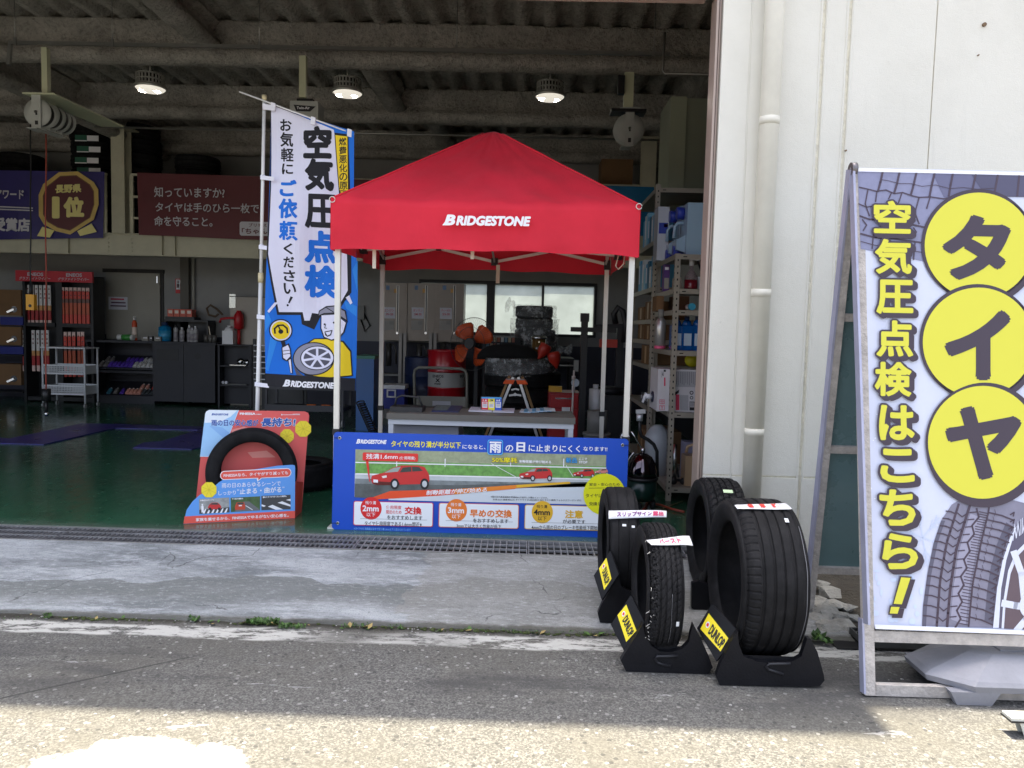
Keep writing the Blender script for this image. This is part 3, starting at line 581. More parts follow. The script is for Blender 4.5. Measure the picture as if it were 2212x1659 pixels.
# picture strip
sky_g = M('picture_grass', (106, 158, 78), .5, var=.35, vs=30); rd = M('picture_road', (86, 92, 92), .4, var=.3, vs=14); rdl = M('picture_wet_road', (190, 198, 200), .4, var=.12, vs=10); bank = M('picture_bank', (150, 158, 128), .5, var=.2, vs=26)
A.quad(268, 165, 1875, 470, rdl, 1); A.quad(268, 165, 1875, 245, bank, 2); A.quad(268, 238, 1875, 322, sky_g, 3); A.quad(268, 245, 1875, 252, WH, 4); A.quad(268, 318, 1875, 326, WH, 4)
A.quad(266, 352, 1872, 385, M('picture_wet_dark', (120, 128, 130), .35, var=.3, vs=16), 3); A.poly([(264, 385), (900, 395), (1500, 378), (1874, 372), (1874, 404), (1500, 410), (720, 425), (360, 478), (262, 472)], rd, 4)
for px_ in (530, 840, 1260, 1600): A.quad(px_, 225, px_+6, 275, WH, 5)
A.poly([(330, 490), (490, 432), (900, 420), (1420, 385), (1640, 372), (1645, 384), (1300, 410), (1290, 418), (800, 462), (480, 482)], M('print_redorange', (226, 78, 36), .45), 5)
A.poly([(900, 420), (1420, 385), (1420, 402), (900, 454)], M('print_deep_orange', (228, 132, 40), .45), 6); A.poly([(1300, 393), (1640, 372), (1645, 384), (1300, 410)], gold, 7)
A.poly([(480, 482), (900, 456), (1640, 386), (1876, 376), (1876, 522), (480, 490)], M('print_pale_grey', (206, 214, 220), .5), 4)
A.text('制動距離が伸び始める', 722, 428, 1110, 460, WH, 9, .02, .18, slope=-.055)
def car(x, y, s, mat):                                        # printed hatchback seen from its front corner
    q = lambda L_: [(x+a*s, y+c*s) for a, c in L_]
    A.poly(q([(0, 62), (4, 44), (60, 30), (108, 4), (150, -6), (230, -6), (262, 2), (282, 34), (286, 62), (280, 84), (30, 90), (6, 82)]), mat, 8)
    A.poly(q([(6, 80), (30, 90), (140, 90), (140, 78), (20, 70)]), M('picture_car_dark', (92, 24, 22), .4), 9)
    A.poly(q([(64, 30), (110, 6), (146, 0), (132, 24)]), M('picture_glass', (150, 164, 160), .3), 9); A.poly(q([(140, 28), (156, 4), (196, 0), (198, 24)]), M('picture_glass_dark', (54, 62, 62), .3), 9); A.poly(q([(202, 24), (200, 0), (236, 2), (254, 20)]), M('picture_glass_dark', (54, 62, 62), .3), 9)
    for cx in (116, 262): A.ell(x+cx*s, y+84*s, 21*s, 27*s, BKI, 10, 20); A.ell(x+cx*s, y+84*s, 12*s, 16*s, M('picture_alloy', (190, 196, 200), .4), 11, 16)
    A.poly(q([(12, 62), (34, 64), (34, 78), (12, 76)]), WH, 10); A.poly(q([(52, 46), (76, 42), (78, 52), (58, 56)]), M('picture_lamp', (224, 220, 214), .3), 10)
cr_ = M('picture_car_red', (196, 44, 44), .4); car(368, 276, 1.31, cr_); car(1318, 288, .74, cr_); car(1662, 294, .48, cr_); car(1800, 292, .30, M('picture_car_pink', (206, 130, 120), .4))
A.rr(316, 184, 670, 236, 8, M('print_callout_red', (220, 48, 44), .45), 12); A.poly([(334, 232), (352, 234), (362, 372), (358, 372)], M('print_callout_red', (220, 48, 44), .45), 12)
A.text('残溝1.6mm', 338, 192, 540, 226, WH, 13, .012, slope=.01); A.text('(使用限度)', 552, 208, 652, 232, WH, 13, .012, slope=.02)
A.line([(1140, 256), (1316, 352)], 3, WH, 12); A.line([(1618, 268), (1662, 338)], 3, WH, 12)
A.text('50%摩耗', 1144, 212, 1306, 248, BKI, 13, .05, fit=.02); A.text('50%摩耗', 1144, 212, 1306, 248, yel, 14, .02); A.text('制動距離が伸び始める', 1318, 232, 1522, 250, WH, 13, .025); A.text('新品', 1616, 216, 1688, 250, BKI, 13, .05, fit=.02); A.text('新品', 1616, 216, 1688, 250, M('print_sky', (60, 160, 226), .45), 14, .02); A.text('ここで', 1700, 218, 1752, 232, WH, 13, .03); A.text('STOP', 1700, 238, 1754, 254, WH, 13, .03)
A.text('※雨の日の高速道路を時速80kmで走行した際のイメージです。', 1135, 462, 1500, 474, BKI, 8, .01); A.text('水深:2mm 速度:80km/h タイヤサイズ:185/60R15 84H テスト車両:フォルクスワーゲン ポロ', 1148, 480, 1714, 492, BKI, 8, .01, slope=.01)
logo(A, 270, 99, 468, 128, WH, 2, .02, .03)
A.text('タイヤの残り溝が半分以下', 497, 108, 944, 150, yel, 2, .022, slope=.022); A.text('になると、', 954, 134, 1102, 162, WH, 2, .014)
A.rr(1116, 102, 1214, 198, 14, M('print_light_blue', (86, 190, 240), .45), 12); A.rr(1120, 106, 1210, 194, 12, M('print_deep_blue', (20, 80, 190), .45), 13); A.text('雨', 1128, 114, 1204, 186, WH, 14, .03)
A.text('の', 1230, 136, 1280, 178, WH, 13, .02); A.text('日', 1300, 118, 1356, 178, WH, 13, .04); A.text('に止まりにくく', 1378, 132, 1708, 178, WH, 13, .02, slope=.018); A.text('なります!!', 1728, 146, 1882, 174, WH, 13, .02, slope=.02)
for i, (x0, x1, cm, mm, lines) in enumerate(((258, 768, red, '2mm', None), (804, 1316, org, '3mm', None), (1354, 1862, gold, '4mm', None))):
    y0 = 494+(x0-258)*.0222; A.rr(x0, y0, x1, y0+156, 12, cm, 12); A.rr(x0+4, y0+4, x1-4, y0+152, 10, M('print_card', (232, 236, 240), .5), 13)
    cx, cy = x0+111, y0+48; A.ell(cx, cy, 68, 72, cm, 14); tc = WH if i < 2 else BKI
    A.text('残り溝', cx-36, cy-48, cx+32, cy-26, tc, 15, .006); A.text(mm, cx-54, cy-20, cx+50, cy+18, tc, 15, .03); A.text('以下', cx-28, cy+26, cx+28, cy+52, tc, 15, .006)
    A.quad(x0+42, y0+112, x1-40, y0+114, M('print_grey', (120, 120, 124), .5), 15)
A.text('使用限度', 466, 522, 564, 546, red, 15, .01); A.text('間近のため', 466, 552, 564, 576, red, 15, .008); A.text('交換', 584, 530, 694, 580, red, 15, .035); A.text('をおすすめします', 472, 586, 698, 612, BKI, 15, .012); A.text('タイヤ使用限度である1.6mm間近※', 328, 622, 694, 652, BKI, 15, .006)
A.text('早めの交換', 1002, 546, 1272, 598, org, 15, .035, slope=.018); A.text('をおすすめします', 1022, 606, 1248, 632, BKI, 15, .012); A.text('3mmでは大きく性能が低下', 916, 640, 1202, 664, BKI, 15, .01)
A.text('注意', 1610, 552, 1726, 604, gold, 15, .035); A.text('が必要です', 1596, 612, 1740, 638, BKI, 15, .012); A.text('4mmから雨の日のブレーキ性能低下開始', 1396, 648, 1818, 676, BKI, 15, .01, slope=.01)
A.text('※タイヤの使用限度は法令で残り溝1.6mm以下と定められています', 258, 664, 622, 680, M('print_pale_blue', (130, 190, 240), .5), 2, .006, slope=.025)
A.ell(1862, 452, 134, 133, M('print_lime', (226, 226, 20), .45), 16); A.text('安全・安心のため', 1766, 378, 1960, 398, BKI, 17, .008, slope=0); A.line([(1762, 412), (1964, 410)], 2.5, BKI, 17); A.text('タイヤは', 1742, 448, 1850, 472, BKI, 17, .01, slope=0); A.text('早めに', 1860, 440, 1980, 476, BKI, 17, .03, slope=0); A.text('交換しましょう', 1764, 500, 1950, 524, BKI, 17, .012, slope=0)
A.done('artwork_print', board)
# ---------------------------------------------------------------- tall nobori flag
YN = 5.6
flag = thing('nobori_flag', 'tall white and blue vertical flag on a slim white pole beside the tent', 'flag', (P(559, 900, YN).x, YN, 0))
pw = M('white_pole', (232, 232, 230), .35); p0_, p1_, pt_ = P(556, 885, YN), P(563.5, 600, YN), P(571, 212, YN); lowx = p0_+(p0_-p1_)*(p0_.z/(p1_.z-p0_.z))
b = B().m(pw); b.cyl(Vector((lowx.x, YN, .05)), p1_, .0155, n=12); b.cyl(p1_, pt_, .0125, n=12); b.m(M('ivory_plastic', (214, 200, 160), .5)); b.cyl(p1_-Vector((0, 0, .035)), p1_+Vector((0, 0, .035)), .021, n=12); b.cyl(pt_-Vector((0, 0, .02)), pt_+Vector((0, 0, .02)), .018, n=12); b.done('pole', None, flag)
b = B().m(pw); b.cyl(P(517, 198, YN-.02), P(766, 290, YN-.02), .006, n=8); b.done('crossarm', None, flag)
b = B().m(M('grey_cast', (70, 70, 72), .7)); b.box(lowx.x-.2, YN-.2, .001, lowx.x+.2, YN+.2, .06); b.cyl((lowx.x, YN, .06), (lowx.x, YN, .16), .03, n=12); b.done('flag_base', None, flag, bevel=.02)
def wf(v): return Vector((0, .020*math.sin((v.z*1.3+v.x*5))+.016*math.sin(v.z*4.1-v.x*9)+.007*math.sin(v.x*26+v.z*2.2), 0))
FC = [((1, 0, 0), -2.2, -1.1, .03), ((0, 0, 1), .4, 3.0, .06)]
F = Art((0, YN-.012, 0), (0, -1, 0), lean=0, step=.0008, warp=wf).map(760, 280, 1.55)
clo = M('flag_white', (226, 226, 244), .75); fbl = M('flag_blue', (14, 110, 214), .75, var=.04, vs=3); fbl2 = M('flag_light_blue', (40, 136, 226), .75); ink = M('flag_black', (20, 20, 28), .75); fye = M('flag_yellow', (240, 208, 30), .75); fgr = M('flag_grey', (142, 142, 158), .75); fgd = M('flag_dark_grey', (84, 84, 98), .75)
F.poly([(157, 78), (575, 220), (566, 560), (590, 1000), (578, 1380), (572, 1498), (134, 1470), (136, 1200), (146, 900), (150, 500)], fbl, 0)
F.done('cloth', flag, FC); F = Art((0, YN-.0125, 0), (0, -1, 0), step=.0008, warp=wf).map(760, 280, 1.55)
for pts in ([(170, 1190), (215, 1180), (150, 1400), (136, 1390)], [(560, 900), (588, 850), (588, 1010)], [(520, 1050), (585, 1080), (582, 1130), (530, 1090)], [(150, 1100), (170, 1150), (138, 1210), (140, 1150)]): F.poly(pts, fbl2, 1)
F.poly([(475, 222), (545, 232), (556, 1010), (520, 1060), (470, 1140), (404, 1124), (372, 1194), (312, 1168), (306, 1122), (196, 1122), (146, 830), (152, 500), (157, 78), (300, 130)], ink, 1)
F.poly([(159, 82), (300, 132), (472, 208), (520, 540), (538, 1000), (510, 1050), (460, 1126), (360, 1112), (350, 1150), (325, 1150), (316, 1108), (204, 1108), (154, 822), (158, 500)], clo, 2)
for pts in ([(185, 1062), (204, 1058), (160, 1112), (152, 1104)], [(528, 1036), (546, 1024), (562, 1062), (552, 1070)]): F.poly(pts, clo, 4)
F.poly([(475, 226), (546, 236), (540, 620), (500, 620)], ink, 3); F.poly([(480, 234), (541, 243), (536, 616), (504, 616)], fye, 4); F.column('燃費悪化の原因', 497, 246, 536, 545, ink, 5, .015)
for ch, x0, y0, x1, y1, mt, bo in (('空', 315, 182, 462, 345, ink, .05), ('気', 324, 345, 472, 506, ink, .05), ('圧', 328, 520, 482, 692, ink, .036), ('点', 325, 700, 482, 862, fbl, .05), ('検', 324, 870, 488, 1034, fbl, .05),
    ('お', 201, 150, 258, 208, ink, .025), ('気', 200, 214, 266, 286, ink, .025), ('軽', 204, 292, 270, 360, ink, .02), ('に', 210, 370, 268, 424, ink, .025), ('ご', 200, 450, 288, 534, fbl, .045), ('依', 196, 544, 294, 644, fbl, .04), ('頼', 202, 656, 296, 752, fbl, .035),
    ('く', 226, 768, 272, 822, ink, .025), ('だ', 226, 834, 278, 888, ink, .025), ('さ', 226, 900, 282, 956, ink, .025), ('い', 226, 964, 286, 1018, ink, .025)):
    F.text(ch, x0, y0, x1, y1, mt, 5, bo, slope=.05)
F.poly([(258, 1030), (270, 1034), (252, 1066), (246, 1062)], ink, 5); F.ell(244, 1074, 5, 6, ink, 5, 10)
F.ell(212, 1198, 54, 56, ink, 3); F.ell(212, 1198, 48, 50, clo, 4); F.ell(212, 1198, 42, 44, fye, 5); F.line([(186, 1212), (184, 1190), (200, 1174), (222, 1172), (240, 1188), (242, 1210)], 8, ink, 6); F.line([(212, 1202), (202, 1178)], 6, ink, 7); F.ell(212, 1204, 11, 11, ink, 7, 14); F.line([(220, 1252), (226, 1275)], 18, ink, 4)
# the drawn mechanic
F.poly([(340, 1260), (372, 1238), (440, 1236), (520, 1250), (556, 1300), (562, 1425), (430, 1440), (330, 1420)], ink, 3); F.poly([(346, 1262), (376, 1242), (440, 1242), (514, 1256), (550, 1304), (556, 1420), (430, 1432), (340, 1414)], fye, 4)
F.poly([(402, 1120), (484, 1116), (536, 1160), (524, 1210), (500, 1238), (462, 1250), (420, 1236), (402, 1190)], ink, 5); F.poly([(407, 1124), (480, 1120), (530, 1160), (518, 1206), (496, 1232), (460, 1244), (424, 1230), (408, 1188)], clo, 6)
F.poly([(388, 1128), (394, 1100), (430, 1078), (480, 1074), (530, 1100), (540, 1160), (480, 1116), (420, 1118)], ink, 7); F.poly([(393, 1124), (398, 1104), (432, 1084), (480, 1080), (524, 1104), (534, 1146), (480, 1110), (420, 1112)], fgr, 8); F.line([(430, 1084), (470, 1108)], 4, ink, 9)
F.ell(424, 1168, 5, 5, ink, 9, 10); F.ell(472, 1160, 5, 5, ink, 9, 10); F.line([(430, 1170), (424, 1186), (436, 1188)], 3, ink, 9); F.poly([(424, 1204), (466, 1196), (458, 1222), (440, 1230), (428, 1222)], ink, 9); F.poly([(429, 1208), (460, 1202), (454, 1218), (440, 1224)], clo, 10)
F.poly([(214, 1280), (248, 1262), (258, 1290), (262, 1330), (240, 1352), (218, 1340)], ink, 5); F.poly([(219, 1284), (244, 1270), (253, 1292), (256, 1326), (238, 1345), (223, 1334)], clo, 6); F.line([(222, 1300), (252, 1296)], 3, ink, 7); F.line([(224, 1316), (254, 1312)], 3, ink, 7); F.poly([(244, 1342), (262, 1334), (270, 1412), (258, 1410)], ink, 5); F.poly([(248, 1346), (258, 1340), (265, 1408), (260, 1408)], clo, 6)
F.ell(372, 1338, 104, 82, ink, 7); F.ell(372, 1338, 98, 77, fgr, 8); F.ell(392, 1334, 84, 60, ink, 9); F.ell(392, 1334, 79, 56, clo, 10); F.ell(392, 1334, 66, 46, fgd, 11)
for a in range(7): t = a*2*PI/7+.2; F.line([(392, 1334), (392+70*math.cos(t), 1334+49*math.sin(t))], 11, clo, 12)
F.ell(392, 1334, 14, 11, clo, 13, 14); F.poly([(272, 1370), (310, 1410), (330, 1422), (290, 1418)], fgd, 9)
F.poly([(134, 1410), (575, 1436), (572, 1498), (133, 1472)], ink, 14); logo(F, 222, 1440, 476, 1474, WH, 15, .05, .035)
F.done('lettering', flag, FC)
TBM = M('tab_white', (235, 235, 245), .8)
for x0, y0, x1, y1 in ((119, 78, 182, 106), (108, 432, 176, 452), (100, 776, 168, 796), (90, 1120, 160, 1140), (80, 1454, 150, 1474)):
    q = [zq(x, y, 760, 280, 1.55) for x, y in ((x0, y0), (x1, y0+8), (x1, y1+8), (x0, y1))]; b = B().m(TBM); b.prism([P(x, y, YN-.026) for x, y in q], (0, .004, 0)); c_ = P(*zq(x0+14, (y0+y1)/2, 760, 280, 1.55), YN); b.cyl(c_-Vector((0, 0, .016)), c_+Vector((0, 0, .016)), .018, n=10); b.done('tie_tab', None, flag)
for x0, y0 in ((160, 70), (358, 140), (538, 200)):
    q = [zq(x, y, 760, 280, 1.55) for x, y in ((x0, y0), (x0+22, y0+7), (x0+20, y0+44), (x0-2, y0+38))]; b = B().m(TBM); b.prism([P(x, y, YN-.034) for x, y in q], (0, .02, 0)); b.done('tie_tab', None, flag)
# ---------------------------------------------------------------- tyres
rub = bpy.data.materials.new('tyre_rubber'); rub.use_nodes = True; k = NB(rub); pb = rub.node_tree.nodes['Principled BSDF']
pb.inputs['Specular IOR Level'].default_value = .22; k.L.new(k.mix(k.ramp(k.noise(7, 6, .7), .35, .7), (.005, .005, .006), (.012, .012, .013)), pb.inputs['Base Color']); k.L.new(k.ramp(k.noise(13, 4), .3, .7, .62, .85), pb.inputs['Roughness']); k.L.new(k.bump(k.noise(140, 4), .18, .004), pb.inputs['Normal'])
rubw = bpy.data.materials.new('worn_rubber'); rubw.use_nodes = True; k = NB(rubw); pb = rubw.node_tree.nodes['Principled BSDF']
pb.inputs['Specular IOR Level'].default_value = .22; k.L.new(k.mix(k.ramp(k.noise(9, 6, .75), .35, .7), (.0065, .0065, .0075), (.017, .0165, .018)), pb.inputs['Base Color']); pb.inputs['Roughness'].default_value = .75; k.L.new(k.bump(k.noise(90, 5), .3, .004), pb.inputs['Normal'])
def tyre_bm(b, c, ax, R_, W_, rim, N=48, M_=12, grooves=(), gd=.008, lat=0, lat_zone=.55, side_=0, sipe=0, mat=None, skew=3, fray=None, block=0):
    """tyre with axle direction ax: open bead, hollow inside, tread grooves cut into the surface"""
    b.m(mat or rub); c = Vector(c); ax = Vector(ax).normalized(); u = Vector((0, 0, 1)); u = (u-ax*u.dot(ax)); u = u.normalized() if u.length > .1 else Vector((1, 0, 0)); v = ax.cross(u)
    h_ = W_/2; tw = h_*.86; sh = R_-rim
    side = [(h_*.74, rim), (h_*.80, rim+.004), (h_*.88, rim+.012), (h_*.90, rim+sh*.15), (h_*.975, rim+sh*.32), (h_*1.0, rim+sh*.52), (h_*.985, rim+sh*.70), (h_*.93, rim+sh*.86)]
    tread = [(-tw+2*tw*i/M_) for i in range(M_+1)]
    inner = [(h_*.88, R_-.075-.0), (h_*.5, R_-.026), (0, R_-.022), (-h_*.5, R_-.026), (-h_*.88, R_-.075)]
    if sh < .09: inner = [(h_*.86, rim+sh*.45), (h_*.5, R_-.024), (0, R_-.02), (-h_*.5, R_-.024), (-h_*.86, rim+sh*.45)]
    rings = []
    for i in range(N):
        t = 2*PI*i/N; e = u*math.cos(t)+v*math.sin(t); row = []
        def put(w_, r_): row.append(b.bm.verts.new(c+ax*w_+e*r_))
        for w_, r_ in side[::1]: put(-w_, r_)
        for j, w_ in enumerate(tread):
            f = abs(w_)/tw; r_ = R_-.004*f**2-.018*max(0, f-.78)/.22*max(0, f-.78)/.22
            for g_, gw_ in grooves:
                if abs(w_-g_*tw) < gw_: r_ -= gd
            if lat and f > lat_zone and (side_ == 0 or w_*side_ > 0) and (i+int(skew*(w_/tw)*2)) % lat == 0 and f < 1.01: r_ -= gd*.55
            if block and f <= lat_zone and (i+int(6+skew*4*(w_/tw))) % block == 0: r_ -= gd*.45
            if fray and f > .6 and w_ < 0: r_ -= fray*max(0, noise.noise(Vector((i*.5, j, 3))))
            put(w_, r_)
        for w_, r_ in side[::-1]: put(w_, r_)
        for w_, r_ in inner: put(w_, r_)
        rings.append(row)
    n = len(rings[0])
    for a, d in zip(rings, rings[1:]+rings[:1]):
        for i in range(n): b.face([a[i], a[(i+1) % n], d[(i+1) % n], d[i]], not (len(side)-1 <= i < len(side)+M_ and (grooves or lat)))
    return b
def strip_label(name, label, c, R_, w_, wd, tilt, yaw, text, col, flat=0):
    """laminated paper strip bent over a tyre tread (long axis across the tread)"""
    pass
def street(y): return ZS if y < 3.58 else max(ZS, apz(0, max(y, 3.62)))
# four display tyres: px of the sides give width, radius and place
TY = {}
def show_tyre(key, label, cx, cy, R_, W_, rim, z0, **kw):
    t = thing('tyre', label, 'tyre', (cx, cy, z0), 'worn tyres on display by the wall')
    b = B(); tyre_bm(b, (cx, cy, z0+R_), (1, 0, 0), R_, W_, rim, **kw); b.done('tyre_body', None, t); TY[key] = (t, cx, cy, R_, W_, z0); return t
rubg = [(-.52, .006), (-.18, .006), (.18, .006), (.52, .006)]
show_tyre('big', 'big wide road tyre with five plain ribs and lopsided wear, under a red-lettered strip', 1.068, 3.42, .345, .280, .236, ZS+.03, N=320, M_=60, grooves=[(-.50, .005), (-.13, .005), (.22, .005), (.56, .005)], gd=.007, lat=5, lat_zone=.62, side_=-1, skew=0, mat=rubw)
show_tyre('burst', 'narrow tyre with torn frayed shoulder standing in front of the smooth-worn tyre', .625, 3.42, .282, .158, .178, ZS+.03, N=300, M_=54, grooves=[(-.42, .004), (-.08, .0035), (.28, .0035), (.60, .004)], gd=.006, lat=5, lat_zone=.50, skew=4, block=7, fray=.022, mat=rubw)
show_tyre('slip', 'narrow tyre worn smooth to its slip signs, beside the blue banner', .515, 3.98, .284, .165, .185, street(3.98)+.02, N=160, M_=36, grooves=[(-.36, .0035), (.36, .0035)], gd=.0035, mat=rubw)
show_tyre('snow', 'blocky winter tyre with a pale green sticker, standing close to the wall', 1.07, 4.13, .306, .215, .205, street(4.0)+.01, N=288, M_=60, grooves=[(-.60, .006), (-.22, .005), (.14, .005), (.52, .006)], gd=.009, lat=6, lat_zone=.0, skew=5, mat=rub)
frs = M('torn_cord', (226, 222, 214), .8)
t, cx, cy, R_, W_, z0 = TY['burst']; b = B().m(frs)
for i in range(30):
    a = rnd.uniform(-1.25, 1.15); w_ = -W_/2*.80+rnd.uniform(-.010, .006); p = Vector((cx+w_, cy-(R_-.012)*math.cos(a), z0+R_+(R_-.012)*math.sin(a))); q = p+Vector((rnd.uniform(-.02, .012), rnd.uniform(-.014, .002), rnd.uniform(-.012, .012)))
    b.tube([p, (p+q)/2+Vector((0, -.004, .003)), q], .0011, 4)
b.m(rubw); b.tube([Vector((cx-W_/2*.80, cy-(R_-.012)*math.cos(a_*.1), z0+R_+(R_-.012)*math.sin(a_*.1))) for a_ in range(-12, 12)], .0009, 4); b.done('torn_cords', None, t)
wl_ = M('chalk_white', (228, 230, 232), .6)
def tpt(key, a, f, lift=.0015):                              # point on a tread: angle above the front, fraction across
    t, cx, cy, R_, W_, z0 = TY[key]; r_ = R_-.004*f*f+lift; return Vector((cx+f*W_/2*.86, cy-r_*math.cos(a), z0+R_+r_*math.sin(a)))
def patch(key, f0, f1, a0, a1, mat, lift=.0012, name='sticker'):
    b = B().m(mat); n_ = 6
    for i in range(n_):
        A0, A1 = a0+(a1-a0)*i/n_, a0+(a1-a0)*(i+1)/n_; b.poly([tpt(key, A0, f0, lift), tpt(key, A0, f1, lift), tpt(key, A1, f1, lift), tpt(key, A1, f0, lift)])
    return b.done(name, None, TY[key][0])
patch('snow', -.12, .42, 1.02, 1.10, M('sticker_green', (196, 220, 176), .6)); patch('slip', -.15, .12, .52, .56, wl_); patch('slip', .5, .72, .50, .54, wl_); patch('big', .52, .66, 1.0, 1.07, wl_, .003); patch('burst', .60, .78, -.30, -.22, wl_, .003)
b = B().m(M('scuff_grey', (120, 120, 124), .7)); b.tube([tpt('big', a*.09-.9, 1.0+.01*math.sin(a), -.014) for a in range(22)], [.0015+.001*abs(nz(a, 1, 1, .7)) for a in range(22)], 5); b.done('scuff', None, TY['big'][0])
b = B().m(M('scuff_grey', (120, 120, 124), .7)); b.tube([tpt('burst', a*.06-.7, .30+.02*math.sin(a*.4), -.001) for a in range(16)], .0008, 4); b.done('scuff', None, TY['burst'][0])
# paper warning strips lying across the treads
lam = M('laminate', (240, 240, 244), .25, spec=.6); crim = M('crimson_ink', (196, 30, 90), .4); purp = M('purple_ink', (120, 50, 120), .4); rosy = M('red_ink', (214, 60, 50), .4)
def strip(label, key, px, text, inks, th=.0022, sag=0):
    """px: corners tl tr br bl in photo pixels; strip rests on the tread's front top"""
    t, cx, cy, R_, W_, z0 = TY[key]; yy = None; mid = ((px[0][0]+px[2][0])/2, (px[0][1]+px[2][1])/2)
    best = None
    for q in range(400):                                      # where the sight line meets the tread
        y = cy-R_*1.2+q*.002; p = P(mid[0], mid[1], y)
        if math.hypot(p.y-cy, p.z-z0-R_) < R_+.012: best = p; break
    e = Vector((0, best.y-cy, best.z-z0-R_)).normalized(); p0 = best+e*.002
    A = Art(p0, e, step=.0005); cs = [A.at(*q) for q in px]
    def bend(u, v, l=0):
        p = cs[0].lerp(cs[1], u).lerp(cs[3].lerp(cs[2], u), v); f = (p.x-cx)/(W_/2); drop = .010*max(0, abs(f)-.8)**1.5+.004*math.sin(u*7+cx*9)
        ra = math.hypot(p.y-cy, p.z-z0-R_); d_ = Vector((0, p.y-cy, p.z-z0-R_)).normalized(); return Vector((p.x, cy, z0+R_))+d_*(R_+.008+l-drop*.6*(1 if abs(f) > .8 else .4))
    o = thing('warning_strip', label, 'warning strip', tuple(p0), 'paper strips laid across the display tyres'); b = B().m(lam); n_ = 20
    top = [[b.bm.verts.new(bend(i/n_, j/3, .0008)) for i in range(n_+1)] for j in range(4)]; bot = [[b.bm.verts.new(bend(i/n_, j/3, -.0004)) for i in range(n_+1)] for j in range(4)]
    for j in range(3):
        for i in range(n_): b.face([top[j][i], top[j][i+1], top[j+1][i+1], top[j+1][i]], True); b.face([bot[j][i], bot[j+1][i], bot[j+1][i+1], bot[j][i+1]], True)
    for i in range(n_): b.face([top[0][i], bot[0][i], bot[0][i+1], top[0][i+1]]); b.face([top[3][i], top[3][i+1], bot[3][i+1], bot[3][i]])
    for j in range(3): b.face([top[j][0], top[j+1][0], bot[j+1][0], bot[j][0]]); b.face([top[j][n_], bot[j][n_], bot[j+1][n_], top[j+1][n_]])
    b.done('laminated_paper', None, o)
    b = B()
    for (body, u0, u1, v0, v1, mt, bo) in text:
        vs, fs = glyphs(body, min(bo, .012), 0); ax_, bx_ = min(v[0] for v in vs), max(v[0] for v in vs); ay_, by_ = min(v[1] for v in vs), max(v[1] for v in vs); b.m(mt)
        out = [b.bm.verts.new(bend(u0+(x-ax_)/(bx_-ax_)*(u1-u0), v0+(by_-y)/(by_-ay_)*(v1-v0), .0042)) for x, y in vs]
        for f in fs: b.face([out[i] for i in f])
        if bo > .02:
            for q_ in range(4):
                ou, ov = ((.03, 0), (-.03, 0), (0, .05), (0, -.05))[q_]; out = [b.bm.verts.new(bend(u0+((x-ax_)/(bx_-ax_)+ou/len(body))*(u1-u0), v0+((by_-y)/(by_-ay_)+ov)*(v1-v0), .0043+.0001*q_)) for x, y in vs]
                for f in fs: b.face([out[i] for i in f])
    b.done('lettering', None, o, keep=True)
def z5(L_): return [zq(x, y, 1850, 1500, 2.2122) for x, y in L_]
strip('white warning strip reading slip sign exposed, across the smooth-worn tyre', 'slip', z5([(200, 280), (612, 268), (612, 318), (200, 338)]), [('⚠', .06, .12, .22, .78, purp, .0), ('スリップサイン', .14, .74, .22, .80, purp, .03), ('露出', .76, .94, .20, .82, crim, .03)], None)
strip('white warning strip reading burst, across the torn narrow tyre', 'burst', z5([(466, 486), (770, 446), (796, 520), (500, 520)]), [('⚠', .12, .20, .25, .80, purp, .0), ('バースト', .24, .74, .2, .82, crim, .03), ('⚠', .78, .86, .25, .80, purp, 0)], None)
strip('white warning strip with red characters on uneven wear, across the big wide tyre', 'big', z5([(1086, 236), (1450, 218), (1494, 266), (1108, 262)]), [('⚠', .10, .17, .2, .80, purp, .0), ('偏', .22, .32, .15, .85, rosy, .03), ('摩', .45, .55, .15, .85, rosy, .03), ('耗', .68, .78, .15, .85, rosy, .03), ('⚠', .80, .87, .2, .8, purp, 0)], None)
